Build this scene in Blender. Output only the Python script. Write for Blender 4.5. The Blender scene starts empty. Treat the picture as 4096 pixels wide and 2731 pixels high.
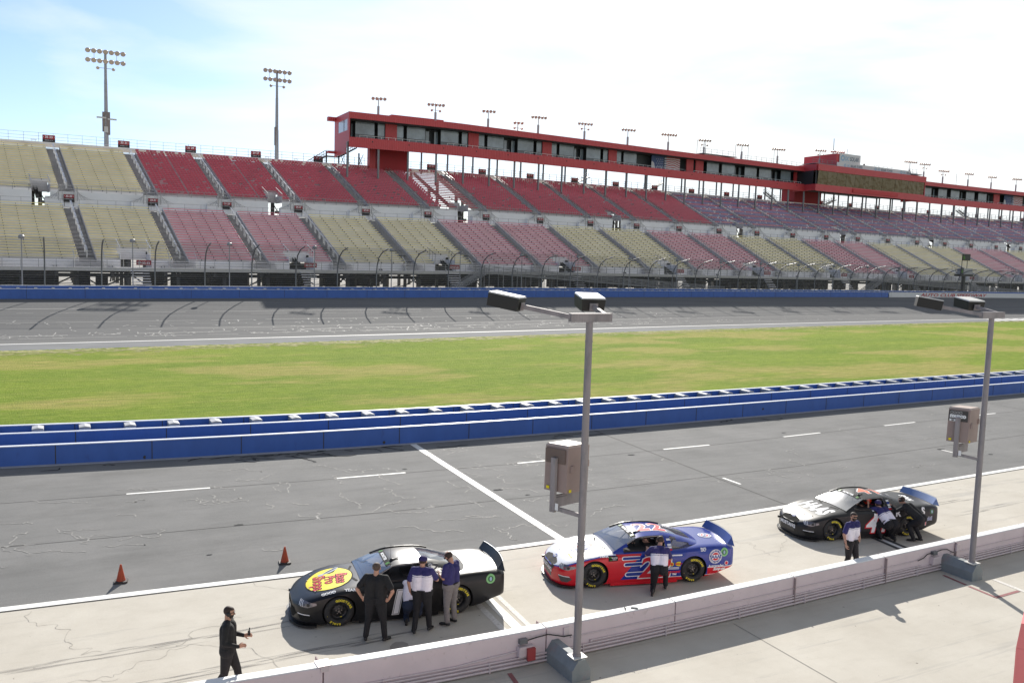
import bpy, bmesh, math, random
from mathutils import Vector, Matrix, Euler
from mathutils.bvhtree import BVHTree
random.seed(7)
S = bpy.context.scene
C = S.collection
PI = math.pi
R = math.radians
# ------------------------------------------------------------ camera
CAMZ = 8.44
cam_d = bpy.data.cameras.new('camera')
cam = bpy.data.objects.new('camera', cam_d); C.objects.link(cam)
cam_d.sensor_width = 36.0; cam_d.sensor_fit = 'HORIZONTAL'
cam_d.lens = 3450 / 4096 * 36.0
cam_d.clip_start = 0.2; cam_d.clip_end = 9000
P_, RO_ = .0923, .0305
fw = Vector((0, math.cos(P_), -math.sin(P_))); up0 = Vector((0, math.sin(P_), math.cos(P_))); rt0 = Vector((1, 0, 0))
rt = math.cos(RO_) * rt0 + math.sin(RO_) * up0
up = -math.sin(RO_) * rt0 + math.cos(RO_) * up0
M = Matrix((rt, up, -fw)).transposed().to_4x4(); M.translation = Vector((0, 0, CAMZ))
cam.matrix_world = M
S.camera = cam
# ------------------------------------------------------------ sky, sun, exposure
S.view_settings.view_transform = 'Standard'
S.view_settings.look = 'None'
S.view_settings.exposure = 0.55
S.view_settings.gamma = 1.0
SUN_EL = 29.3
wd = bpy.data.worlds.new('World'); S.world = wd; wd.use_nodes = True
nt = wd.node_tree; nt.nodes.clear()
def N(t, ty, **kw):
    n = t.nodes.new(ty)
    for k, v in kw.items():
        if k.startswith('i_'):
            n.inputs[k[2:].replace('_', ' ')].default_value = v
        else: setattr(n, k, v)
    return n
out = N(nt, 'ShaderNodeOutputWorld')
bg = N(nt, 'ShaderNodeBackground')
sky = N(nt, 'ShaderNodeTexSky', sky_type='NISHITA', sun_disc=False, sun_elevation=R(SUN_EL), sun_rotation=R(-1.5), air_density=1.0, dust_density=.3, ozone_density=2.2)
tc = N(nt, 'ShaderNodeTexCoord')
mp = N(nt, 'ShaderNodeMapping'); mp.inputs['Scale'].default_value = (1.0, 1.0, 3.6); mp.inputs['Rotation'].default_value = (0.0, R(14), R(0))
cn = N(nt, 'ShaderNodeTexNoise'); cn.inputs['Scale'].default_value = 2.6; cn.inputs['Detail'].default_value = 9; cn.inputs['Roughness'].default_value = .52; cn.inputs['Distortion'].default_value = .35
cr = N(nt, 'ShaderNodeValToRGB'); cr.color_ramp.elements[0].position = .40; cr.color_ramp.elements[1].position = .70
# more cloud to the right of the frame and towards the sun
sx = N(nt, 'ShaderNodeSeparateXYZ')
rx = N(nt, 'ShaderNodeMapRange'); rx.inputs['From Min'].default_value = -.48; rx.inputs['From Max'].default_value = .22; rx.inputs['To Min'].default_value = -.10; rx.inputs['To Max'].default_value = .20
ad = N(nt, 'ShaderNodeMath', operation='ADD')
cmix = N(nt, 'ShaderNodeMixRGB')
# thin high cloud is bright on the sun's side and dull on the far side of the sky
ry = N(nt, 'ShaderNodeMapRange'); ry.inputs['From Min'].default_value = -.2; ry.inputs['From Max'].default_value = .85; ry.inputs['To Min'].default_value = .74; ry.inputs['To Max'].default_value = 1.0
cv = N(nt, 'ShaderNodeVectorMath', operation='SCALE'); cv.inputs[0].default_value = (13.2, 13.7, 13.8)
L = nt.links.new
L(tc.outputs['Generated'], mp.inputs['Vector']); L(mp.outputs['Vector'], cn.inputs['Vector'])
L(tc.outputs['Generated'], sx.inputs[0]); L(sx.outputs['X'], rx.inputs['Value'])
L(cn.outputs['Fac'], ad.inputs[0]); L(rx.outputs[0], ad.inputs[1]); L(ad.outputs[0], cr.inputs['Fac'])
L(sx.outputs['Y'], ry.inputs['Value']); L(ry.outputs[0], cv.inputs['Scale']); rz = N(nt, 'ShaderNodeMapRange'); rz.inputs['From Min'].default_value = .30; rz.inputs['From Max'].default_value = .85; rz.inputs['To Min'].default_value = 1.0; rz.inputs['To Max'].default_value = .42; L(sx.outputs['Z'], rz.inputs['Value']); cv2 = N(nt, 'ShaderNodeVectorMath', operation='SCALE'); L(rz.outputs[0], cv2.inputs['Scale']); L(cv.outputs[0], cv2.inputs[0]); L(cv2.outputs[0], cmix.inputs['Color2']); L(cr.outputs['Color'], cmix.inputs['Fac']); sg_ = N(nt, 'ShaderNodeMixRGB', blend_type='MULTIPLY'); sg_.inputs['Fac'].default_value = 1.0; sg_.inputs['Color2'].default_value = (1.42, 1.50, 1.74, 1); L(sky.outputs['Color'], sg_.inputs['Color1']); L(sg_.outputs[0], cmix.inputs['Color1'])
L(cmix.outputs['Color'], bg.inputs['Color']); bg.inputs['Strength'].default_value = .057
L(bg.outputs[0], out.inputs[0])
sun_d = bpy.data.lights.new('sun', 'SUN'); sun_d.energy = 5.0; sun_d.angle = R(.53); sun_d.color = (1.0, .955, .88)
sun = bpy.data.objects.new('sun', sun_d); C.objects.link(sun); sun.rotation_euler = (R(-(90 - SUN_EL)), 0, R(1.5)); sun.location = (0, 60, 60)
# ------------------------------------------------------------ track frame: u along the pit wall, v across it
A0 = R(28.0); CA, SA = math.cos(A0), math.sin(A0)
def W(u, v, z=0.0): return Vector((u * CA - v * SA, u * SA + v * CA, z))
def interp(x, xs, ys):
    if x <= xs[0]: return ys[0]
    for i in range(1, len(xs)):
        if x <= xs[i]:
            t = (x - xs[i-1]) / (xs[i] - xs[i-1]); return ys[i-1] + t * (ys[i] - ys[i-1])
    return ys[-1]
_us = [-160, -60, -4.2, 10, 31, 42, 72.7, 140, 200, 260, 340, 450]
_vs = [80.5, 80.5, 85.5, 87.3, 90.1, 91.4, 96.2, 104.4, 109.5, 112.5, 114, 114]
def WLraw(u): return interp(u, _us, _vs)
def WL(u):  # smoothed line of the inner edge of the banking
    return sum(WLraw(u + d) for d in (-12, -8, -4, 0, 4, 8, 12)) / 7
def Gz(u): return interp(u, [-10, 16, 45, 72, 110, 150, 200, 300], [0, .5, 1.05, 1.75, 2.0, 2.2, 2.4, 2.6])
def Fz(z): return max(.2, min(1.1, .2 + .04 * z))
def SP0(u, k, z): return (u, WL(u) + k, z + Gz(u) * Fz(z))
def SPS(u, k, z):   # rows and aisles run square to the slightly turned wall line
    x = u + .105 * (72 - k); return (x, WL(x) + k, z + Gz(x) * Fz(z))
SP = SPS   # stand coordinates -> (u, v, z)
def unit(a): return a.normalized()
# ------------------------------------------------------------ objects
def tag(o, label=None, cat=None, group=None, kind=None):
    if label: o['label'] = label
    if cat: o['category'] = cat
    if group: o['group'] = group
    if kind: o['kind'] = kind
    return o
def thing(name, label, cat, loc=(0, 0, 0), rotz=None, group=None):
    o = bpy.data.objects.new(name, None); C.objects.link(o); o.empty_display_size = .3
    o.location = loc; o.rotation_euler = (0, 0, A0 if rotz is None else rotz)
    return tag(o, label, cat, group)
def copy_tree(o, parent=None):
    c = o.copy(); C.objects.link(c)
    if parent is not None: c.parent = parent
    for ch in list(o.children): copy_tree(ch, c)
    return c
class MB:
    def __init__(s, o=(0, 0, 0)): s.v = []; s.f = []; s.m = []; s.sm = []; s.o = Vector(o)
    def add(s, vs, fs, m=0, smooth=False):
        n = len(s.v); o = s.o
        s.v += [(p[0] - o[0], p[1] - o[1], p[2] - o[2]) for p in vs]
        s.f += [tuple(i + n for i in f) for f in fs]; s.m += [m] * len(fs); s.sm += [smooth] * len(fs)
    def hexa(s, p, m=0):  # p: 8 points, bottom ring then top ring
        s.add(p, [(3, 2, 1, 0), (4, 5, 6, 7), (0, 1, 5, 4), (1, 2, 6, 5), (2, 3, 7, 6), (3, 0, 4, 7)], m)
    def box(s, x0, x1, y0, y1, z0, z1, m=0, F=None, nx=1):
        for i in range(nx):
            a = x0 + (x1 - x0) * i / nx; b = x0 + (x1 - x0) * (i + 1) / nx
            p = [(a, y0, z0), (b, y0, z0), (b, y1, z0), (a, y1, z0), (a, y0, z1), (b, y0, z1), (b, y1, z1), (a, y1, z1)]
            s.hexa([F(*q) for q in p] if F else p, m)
    def obox(s, c, ax, ay, az, m=0):  # centre and three half-axis vectors
        c = Vector(c); ax = Vector(ax); ay = Vector(ay); az = Vector(az)
        s.hexa([c - ax - ay - az, c + ax - ay - az, c + ax + ay - az, c - ax + ay - az, c - ax - ay + az, c + ax - ay + az, c + ax + ay + az, c - ax + ay + az], m)
    def quad(s, a, b, c, d, m=0): s.add([a, b, c, d], [(0, 1, 2, 3)], m)
    def tube(s, a, b, r0, r1=None, n=8, m=0, caps=True):
        a = Vector(a); b = Vector(b); r1 = r0 if r1 is None else r1
        d = b - a
        if d.length < 1e-6: return
        d.normalize(); x = d.orthogonal().normalized(); y = d.cross(x)
        vs = []
        for p, r in ((a, r0), (b, r1)):
            for i in range(n):
                t = 2 * PI * i / n; vs.append(p + x * (r * math.cos(t)) + y * (r * math.sin(t)))
        fs = [(i, (i + 1) % n, n + (i + 1) % n, n + i) for i in range(n)]
        s.add(vs, fs, m, n > 5)
        if caps: s.add(vs, [tuple(range(n - 1, -1, -1)), tuple(range(n, 2 * n))], m)
    def path(s, pts, r, n=6, m=0):
        for i in range(len(pts) - 1): s.tube(pts[i], pts[i + 1], r, r, n, m, True)
    def lathe(s, prof, axis_o, ax, n=24, m=0, smooth=True, x=None):  # prof: (dist along axis, radius)
        o = Vector(axis_o); ax = Vector(ax).normalized(); x = ax.orthogonal().normalized() if x is None else Vector(x); y = ax.cross(x)
        vs = []
        for (h, r) in prof:
            for i in range(n):
                t = 2 * PI * i / n; vs.append(o + ax * h + x * (r * math.cos(t)) + y * (r * math.sin(t)))
        fs = []
        for j in range(len(prof) - 1):
            for i in range(n):
                fs.append((j * n + i, j * n + (i + 1) % n, (j + 1) * n + (i + 1) % n, (j + 1) * n + i))
        s.add(vs, fs, m, smooth)
    def build(s, name, mats, parent=None, loc=None, rotz=None):
        me = bpy.data.meshes.new(name); me.from_pydata(s.v, [], s.f); 
        me.polygons.foreach_set('material_index', s.m); me.polygons.foreach_set('use_smooth', s.sm)
        for mt in (mats if isinstance(mats, (list, tuple)) else [mats]): me.materials.append(mt)
        me.validate(); me.update()
        o = bpy.data.objects.new(name, me); C.objects.link(o)
        if parent is not None: o.parent = parent
        if loc is not None: o.location = loc
        if rotz is not None: o.rotation_euler = (0, 0, rotz)
        return o
# ------------------------------------------------------------ materials
MATS = {}
def mat(name, col, rough=.6, metal=0.0, var=.08, scale=3.0, spec=.5, bump=0.0, bscale=40.0, dirt=None, coat=0.0, alpha=1.0, trans=0.0, stretch=None, obj=False):
    if name in MATS: return MATS[name]
    m = bpy.data.materials.new(name); m.use_nodes = True; t = m.node_tree
    b = t.nodes['Principled BSDF']; b.inputs['Roughness'].default_value = rough; b.inputs['Metallic'].default_value = metal
    b.inputs['Specular IOR Level'].default_value = spec; b.inputs['Coat Weight'].default_value = coat; b.inputs['Coat Roughness'].default_value = .04
    b.inputs['Alpha'].default_value = alpha; b.inputs['Transmission Weight'].default_value = trans
    col = (*col, 1) if len(col) == 3 else col
    b.inputs['Base Color'].default_value = col
    if var > 0 or bump > 0:
        co = N(t, 'ShaderNodeTexCoord'); mpn = N(t, 'ShaderNodeMapping')
        if stretch: mpn.inputs['Scale'].default_value = stretch
        t.links.new(co.outputs['Object'], mpn.inputs[0])
    if var > 0:
        n1 = N(t, 'ShaderNodeTexNoise'); n1.inputs['Scale'].default_value = scale; n1.inputs['Detail'].default_value = 6; n1.inputs['Roughness'].default_value = .65
        t.links.new(mpn.outputs[0], n1.inputs['Vector'])
        mr = N(t, 'ShaderNodeMapRange'); mr.inputs['From Min'].default_value = .3; mr.inputs['From Max'].default_value = .7; mr.inputs['To Min'].default_value = 1 - var; mr.inputs['To Max'].default_value = 1 + var
        t.links.new(n1.outputs['Fac'], mr.inputs['Value'])
        mx = N(t, 'ShaderNodeVectorMath', operation='SCALE'); mx.inputs[0].default_value = col[:3]
        t.links.new(mr.outputs[0], mx.inputs['Scale'])
        last = mx.outputs[0]
        if dirt:
            n2 = N(t, 'ShaderNodeTexNoise'); n2.inputs['Scale'].default_value = dirt[1]; n2.inputs['Detail'].default_value = 8; n2.inputs['Roughness'].default_value = .7
            t.links.new(mpn.outputs[0], n2.inputs['Vector'])
            rp = N(t, 'ShaderNodeMapRange'); rp.inputs['From Min'].default_value = dirt[2]; rp.inputs['From Max'].default_value = dirt[2] + .12; rp.inputs['To Max'].default_value = dirt[3]
            t.links.new(n2.outputs['Fac'], rp.inputs['Value'])
            m2 = N(t, 'ShaderNodeMixRGB'); m2.inputs['Color2'].default_value = (*dirt[0], 1)
            t.links.new(rp.outputs[0], m2.inputs['Fac']); t.links.new(last, m2.inputs['Color1']); last = m2.outputs[0]
        t.links.new(last, b.inputs['Base Color'])
    if bump > 0:
        n3 = N(t, 'ShaderNodeTexNoise'); n3.inputs['Scale'].default_value = bscale; n3.inputs['Detail'].default_value = 3
        t.links.new(mpn.outputs[0], n3.inputs['Vector'])
        bp = N(t, 'ShaderNodeBump'); bp.inputs['Strength'].default_value = bump; bp.inputs['Distance'].default_value = .02
        t.links.new(n3.outputs['Fac'], bp.inputs['Height']); t.links.new(bp.outputs[0], b.inputs['Normal'])
    MATS[name] = m
    return m
# ------------------------------------------------------------ lettering
_tc = {}
def text2d(s, size=1.0, bold=0.0, shear=0.0, sx=1.0, space=1.0):
    """flat mesh of a word: (verts2d, faces), centred on 0,0"""
    key = (s, size, bold, shear, sx, space)
    if key in _tc: return _tc[key]
    cu = bpy.data.curves.new('lettering', 'FONT'); cu.body = s; cu.size = size; cu.offset = bold; cu.shear = shear; cu.space_character = space
    cu.resolution_u = 3; cu.align_x = 'CENTER'; cu.align_y = 'CENTER'
    ob = bpy.data.objects.new('lettering', cu); C.objects.link(ob)
    dg = bpy.context.evaluated_depsgraph_get(); me = bpy.data.meshes.new_from_object(ob.evaluated_get(dg))
    vs = [(v.co.x * sx, v.co.y) for v in me.vertices]; fs = [tuple(p.vertices) for p in me.polygons]
    bpy.data.objects.remove(ob); bpy.data.curves.remove(cu); bpy.data.meshes.remove(me)
    if vs:
        cx = (min(v[0] for v in vs) + max(v[0] for v in vs)) / 2; cy = (min(v[1] for v in vs) + max(v[1] for v in vs)) / 2
        vs = [(a - cx, b - cy) for a, b in vs]
    _tc[key] = (vs, fs); return vs, fs
def put_text(mb, s, o, ex, ey, m=0, off=.003, **kw):
    """flat lettering on a plane: o centre, ex/ey unit axes"""
    vs, fs = text2d(s, **kw); o = Vector(o); ex = Vector(ex).normalized(); ey = Vector(ey).normalized(); n = ex.cross(ey)
    mb.add([o + ex * a + ey * b + n * off for a, b in vs], fs, m)
# ------------------------------------------------------------ ground, roads, track
def xz(u): return u
def pitwall_v(u): return interp(u, [-30, -6, 0, 3.2, 5.2, 7.4, 11, 15, 19.5, 26.5, 40, 120], [17.4, 16.2, 15.65, 15.42, 15.26, 15.15, 15.10, 15.22, 15.36, 15.56, 16.0, 18.5])
def road_v(u): return interp(u, [-60, -1.3, 3.7, 11, 18.2, 29, 38, 60, 120, 300], [25.0, 22.75, 22.3, 21.9, 21.84, 22.29, 22.65, 23.6, 26, 34])
def bar_v(u): return interp(u, [-60, -8, 0, 5, 10, 15, 20, 30, 40, 50, 62, 90, 300], [42, 38.4, 37.35, 36.85, 36.5, 36.33, 36.3, 36.42, 36.76, 37.15, 37.55, 38.9, 49])
def sm(f, u, d=4.0): return (f(u - d) + f(u - d / 2) + f(u) + f(u + d / 2) + f(u + d)) / 5
pwv = lambda u: sm(pitwall_v, u); rdv = lambda u: sm(road_v, u, 5); brv = lambda u: sm(bar_v, u, 5)

def ground_mat(name, kind):
    m = bpy.data.materials.new(name); m.use_nodes = True; t = m.node_tree; b = t.nodes['Principled BSDF']; l = t.links.new
    co = N(t, 'ShaderNodeTexCoord')
    def noise(sc, det=6, rg=.6, st=(1, 1, 1), rot=0):
        mpn = N(t, 'ShaderNodeMapping'); mpn.inputs['Scale'].default_value = st
        l(co.outputs['Object'], mpn.inputs[0]); n = N(t, 'ShaderNodeTexNoise'); n.inputs['Scale'].default_value = sc; n.inputs['Detail'].default_value = det; n.inputs['Roughness'].default_value = rg
        l(mpn.outputs[0], n.inputs['Vector']); return n.outputs['Fac']
    def rmp(fac, a, bb, lo=0., hi=1.):
        r = N(t, 'ShaderNodeMapRange'); r.inputs['From Min'].default_value = a; r.inputs['From Max'].default_value = bb; r.inputs['To Min'].default_value = lo; r.inputs['To Max'].default_value = hi
        l(fac, r.inputs['Value']); return r.outputs[0]
    def mix(fac, c1, c2):
        n = N(t, 'ShaderNodeMixRGB')
        if hasattr(fac, 'links'): l(fac, n.inputs['Fac'])
        else: n.inputs['Fac'].default_value = fac
        for k, c in (('Color1', c1), ('Color2', c2)):
            if isinstance(c, tuple): n.inputs[k].default_value = (*c, 1)
            else: l(c, n.inputs[k])
        return n.outputs[0]
    b.inputs['Roughness'].default_value = .95; b.inputs['Specular IOR Level'].default_value = .12
    if kind == 'asphalt':
        c = mix(rmp(noise(.35, 5), .35, .65), (.175, .174, .170), (.215, .212, .207))
        c = mix(rmp(noise(1.0, 4, .6, (.25, 3, 1)), .5, .75, 0, .35), c, (.125, .125, .123))
        c = mix(rmp(noise(.22, 7, .75, (.5, 1.4, 1)), .52, .70, 0, .55), c, (.115, .113, .11))
        c = mix(rmp(noise(26, 3, .8), .60, .72, 0, .75), c, (.36, .35, .33))
        c = mix(rmp(noise(45, 2, .8), .30, .44, .75, 0), c, (.05, .05, .05))
        b.inputs['Roughness'].default_value = .9; bs = 60; bst = .5
    elif kind == 'track':
        c = mix(rmp(noise(.06, 5, .6, (.3, 3, 1)), .3, .7), (.14, .141, .143), (.178, .178, .175))
        c = mix(rmp(noise(.5, 5, .7, (.05, 3.2, 1)), .50, .66, 0, .55), c, (.095, .096, .10))
        c = mix(rmp(noise(6, 3, .8), .58, .7, 0, .4), c, (.30, .30, .29))
        b.inputs['Roughness'].default_value = .95; bs = 20; bst = .3
    elif kind == 'apron':
        c = mix(rmp(noise(.3, 5), .3, .7), (.165, .17, .175), (.21, .215, .22)); bs = 20; bst = .3
        c = mix(rmp(noise(8, 3, .8), .58, .7, 0, .4), c, (.30, .30, .29))
    elif kind == 'concrete':
        c = mix(rmp(noise(.5, 6, .65), .3, .7), (.45, .415, .355), (.54, .505, .44))
        c = mix(rmp(noise(2.2, 7, .7, (.5, 1.6, 1)), .52, .8, 0, .35), c, (.36, .325, .27))
        c = mix(rmp(noise(.9, 7, .7, (.12, 1.9, 1)), .56, .70, 0, .6), c, (.27, .26, .25))
        c = mix(rmp(noise(5.5, 2, .5), .74, .77, 0, .8), c, (.16, .14, .12))
        c = mix(rmp(noise(60, 2, .8), .62, .72, 0, .5), c, (.66, .64, .6))
        c = mix(rmp(noise(60, 2, .8), .28, .40, .4, 0), c, (.22, .2, .18)); bs = 70; bst = .25; b.inputs['Roughness'].default_value = .8
    elif kind == 'grass':
        c = mix(rmp(noise(.09, 6, .6, (.6, 2.0, 1)), .33, .6), (.14, .235, .013), (.235, .315, .026))
        c = mix(rmp(noise(.5, 8, .75, (.16, 1.5, 1)), .45, .68, 0, .6), c, (.27, .32, .055))
        mm_ = N(t, 'ShaderNodeMath', operation='MULTIPLY'); l(rmp(noise(.06, 4, .55, (.8, 1.5, 1)), .51, .58), mm_.inputs[0]); l(rmp(noise(1.1, 9, .85, (.25, 1.5, 1)), .34, .56, .1, 1), mm_.inputs[1]); c = mix(mm_.outputs[0], c, (.46, .36, .13))
        c = mix(rmp(noise(.22, 9, .8, (.3, 1.8, 1)), .56, .68, 0, .75), c, (.40, .34, .10))
        c = mix(rmp(noise(1.6, 8, .8, (.22, 1.5, 1)), .38, .6, .6, 0), c, (.10, .165, .02))
        c = mix(rmp(noise(2.6, 9, .95, (.35, 1.0, 1)), .48, .60, 0, .65), c, (.36, .38, .085)); c = mix(rmp(noise(1.9, 9, .95, (.3, 1.1, 1)), .38, .49, .7, 0), c, (.075, .135, .01)); bs = 9; bst = 1.0
        b.inputs['Roughness'].default_value = 1.0; b.inputs['Specular IOR Level'].default_value = .1
    elif kind == 'dirt':
        c = mix(rmp(noise(.05, 6), .3, .7), (.34, .32, .29), (.5, .48, .44)); bs = 5; bst = .3
    l(c, b.inputs['Base Color'])
    n = noise(bs, 4, .7); bp = N(t, 'ShaderNodeBump'); bp.inputs['Strength'].default_value = bst; bp.inputs['Distance'].default_value = .015 if kind != 'grass' else .12
    l(n, bp.inputs['Height']); l(bp.outputs[0], b.inputs['Normal'])
    return m
M_asph = ground_mat('asphalt_pit_road', 'asphalt'); M_track = ground_mat('asphalt_track', 'track'); M_apron = ground_mat('asphalt_apron', 'apron')
M_conc = ground_mat('concrete_pavement', 'concrete'); M_grass = ground_mat('infield_grass', 'grass'); M_dirt = ground_mat('pale_lot', 'dirt')
M_white = mat('white_road_paint', (.74, .73, .70), .7, var=.1, scale=8, dirt=((.3, .29, .27), 9, .60, .6))
M_crack = mat('crack_sealant', (.27, .26, .242), .8, var=.2, scale=5, dirt=((.20, .196, .19), 6, .44, .85))
M_crackt = mat('track_crack_sealant', (.34, .335, .32), .8, var=.15, scale=5)
M_joint = mat('dark_joint', (.035, .033, .03), .9, var=.2)
M_rubber = mat('rubber_marks', (.05, .05, .05), .9, var=.2)

def strip(name, fa, fb, u0, u1, z, m, du=4.0, za=None, zb=None, nv=1, parent=None):
    mb = MB(); n = max(1, int((u1 - u0) / du)); vs = []
    for i in range(n + 1):
        u = u0 + (u1 - u0) * i / n
        for j in range(nv + 1):
            t = j / nv; v = fa(u) + (fb(u) - fa(u)) * t
            vs.append((u, v, z if za is None else za(u) + (zb(u) - za(u)) * t))
    w = nv + 1
    fs = [(i * w + j, (i + 1) * w + j, (i + 1) * w + j + 1, i * w + j + 1) for i in range(n) for j in range(nv)]
    mb.add(vs, fs)
    return mb.build(name, m, parent, None if parent else (0, 0, 0), None if parent else A0)
def setting(o): o['kind'] = 'structure'; return o
# one sheet to the horizon, lying just under the rest
mb = MB(); mb.quad((-3000, -3000, -.05), (5000, -3000, -.05), (5000, 5000, -.05), (-3000, 5000, -.05))
setting(mb.build('ground', M_dirt, None, (0, 0, 0), A0))
setting(strip('pit_pavement', lambda u: -60, lambda u: 15.6, -60, 160, 0.0, M_conc, 10))
setting(strip('pit_box_pavement', lambda u: 15.0, lambda u: rdv(u) + .02, -60, 300, 0.004, M_conc, 3))
setting(strip('pit_road', lambda u: rdv(u) + .02, lambda u: brv(u) + 2, -80, 320, 0.0, M_asph, 3))
setting(strip('infield_grass', lambda u: brv(u) + 1.2, lambda u: WL(u) - 5.6, -160, 450, 0.0, M_grass, 5))
setting(strip('track_apron', lambda u: WL(u) - 5.6, lambda u: WL(u), -160, 450, 0.0, M_apron, 5))
def wz(u): return interp(u, [-160, -5, 62, 150, 450], [2.7, 2.7, 2.93, 3.1, 3.1])
# banking
def bankz(t, u): return wz(u) * (t ** 1.12)
mb = MB(); nv = 12; us = [-160 + i * 5 for i in range(123)]; vs = []
for u in us:
    for j in range(nv + 1):
        t = j / nv; vs.append((u, WL(u) + 23.5 * t, bankz(t, u)))
w = nv + 1; mb.add(vs, [(i * w + j, (i + 1) * w + j, (i + 1) * w + j + 1, i * w + j + 1) for i in range(len(us) - 1) for j in range(nv)], 0, True)
trk = setting(mb.build('race_track', M_track, None, (0, 0, 0), A0))
def on_track(u, k, dz=.006): return (u, WL(u) + k, bankz(k / 23.5, u) + dz if k > 0 else dz)
mb = MB()
for i in range(len(us) - 1):
    a, b = us[i], us[i + 1]
    mb.quad(on_track(a, -.12), on_track(b, -.12), on_track(b, .13, .02), on_track(a, .13, .02))
mb.build('edge_line', M_white, trk)
# light streaks, sealed seams on the banking
mb = MB(); rnd = random.Random(3)
for k, u0, u1, w_ in ((3.6, -20, 60, .15), (6.0, 8, 330, .11), (10.2, -30, 300, .11), (15.2, -20, 120, .12), (17.5, -8, 1.5, .22), (2.9, 30, 90, .08), (13.6, 20, 200, .08), (2.4, -30, 120, .10)):
    u = u0; kk = k
    while u < u1:
        k2 = kk + rnd.uniform(-.12, .12) if k < 4 else k
        if rnd.random() < .86: mb.quad(on_track(u, kk - w_ / 2, .012), on_track(u + 1.5, k2 - w_ / 2, .012), on_track(u + 1.5, k2 + w_ / 2, .012), on_track(u, kk + w_ / 2, .012))
        kk = k2; u += 1.5
_zc = [0]
def jag(mb, u, k, ang, n, step, w_, P, rnd, z=.014, turn=.6):
    _zc[0] += 1; z += (_zc[0] % 90) * .00002
    pts = [(u, k)]; a = ang
    for i in range(n):
        a += rnd.gauss(0, .12); a2 = a + rnd.gauss(0, turn); st_ = step * rnd.uniform(.5, 1.4); u += math.cos(a2) * st_; k += math.sin(a2) * st_; pts.append((u, k))
    P0 = pts
    for _ in range(1): P0 = [P0[0]] + [((a[0] * q + b[0] * (1 - q)), (a[1] * q + b[1] * (1 - q))) for a, b in zip(P0[:-1], P0[1:]) for q in (.75, .25)] + [P0[-1]]
    pts = P0
    L_ = []; Rr = []
    for i, (x, y) in enumerate(pts):
        j0 = max(0, i - 1); j1 = min(len(pts) - 1, i + 1); dx = pts[j1][0] - pts[j0][0]; dy = pts[j1][1] - pts[j0][1]; d = math.hypot(dx, dy) or 1
        ww = w_ * rnd.uniform(.45, 1.3) * (.35 if i in (0, len(pts) - 1) else 1); nx_, ny_ = -dy / d * ww / 2, dx / d * ww / 2
        L_.append(P(x + nx_, y + ny_, z)); Rr.append(P(x - nx_, y - ny_, z))
    m_ = len(pts)
    mb.add(L_ + Rr, [(i, i + 1, m_ + i + 1, m_ + i) for i in range(m_ - 1)])
    return pts
for i in range(460):
    u = rnd.uniform(-16, 95) if i < 400 else rnd.uniform(95, 200); k = rnd.choice([rnd.uniform(2.2, 4.6), rnd.uniform(7.5, 10.5), rnd.uniform(2.6, 6.5)])
    jag(mb, u, k, rnd.choice([-1.2, 1.3, -.8, .4]), rnd.randint(1, 3), .34, .12, lambda x, y, z: on_track(x, y, z), rnd)
mb.build('sealed_crack', M_crackt, trk)
# kerb strip, road lines, dashes, joints
st = MB()
n = 120
for i in range(n):
    a = -60 + i * 3; b = a + 3
    st.hexa([(a, rdv(a) - .16, -.02), (b, rdv(b) - .16, -.02), (b, rdv(b) + .13, -.02), (a, rdv(a) + .13, -.02), (a, rdv(a) - .16, .022), (b, rdv(b) - .16, .022), (b, rdv(b) + .13, .008), (a, rdv(a) + .13, .008)])
setting(st.build('road_edge_line', M_white, None, (0, 0, 0), A0))
st = MB()
for i in range(n):
    a = -60 + i * 3; b = a + 3
    st.quad((a, rdv(a) - .21, .0085), (b, rdv(b) - .21, .0085), (b, rdv(b) - .16, .0085), (a, rdv(a) - .16, .0085), 0)
    if b > 2000: pass
setting(st.build('pavement_joint_line', M_joint, None, (0, 0, 0), A0))
st = MB()
def dash(u0, v0, u1, v1, w_=.11, z=.006): 
    dx, dy = u1 - u0, v1 - v0; d = math.hypot(dx, dy); nx_, ny_ = -dy / d * w_ / 2, dx / d * w_ / 2
    st.quad((u0 - nx_, v0 - ny_, z), (u1 - nx_, v1 - ny_, z), (u1 + nx_, v1 + ny_, z), (u0 + nx_, v0 + ny_, z))
for u in (-13.2, -5.6, 2.08, 9.4, 17.1, 24.8, 32.6, 40.6, 48.6, 56.5, 64.5): dash(u, interp(u, [-10, 2, 9, 17, 28, 40, 50, 65], [33, 32.1, 31.6, 31.33, 31.4, 32, 32.5, 33.2]), u + 2.75, interp(u + 2.75, [-10, 2, 9, 17, 28, 40, 50, 65], [33, 32.1, 31.6, 31.33, 31.4, 32, 32.5, 33.2]), .13)
dash(23.75, 26.15, 23.72, 25.1, .12); dash(37.85, 26.7, 37.8, 25.7, .12); dash(52, 27.6, 52, 26.6, .12)
dash(14.35, 36.3, 13.62, 21.85, .30)
setting(st.build('road_markings', M_white, None, (0, 0, 0), A0))
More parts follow.
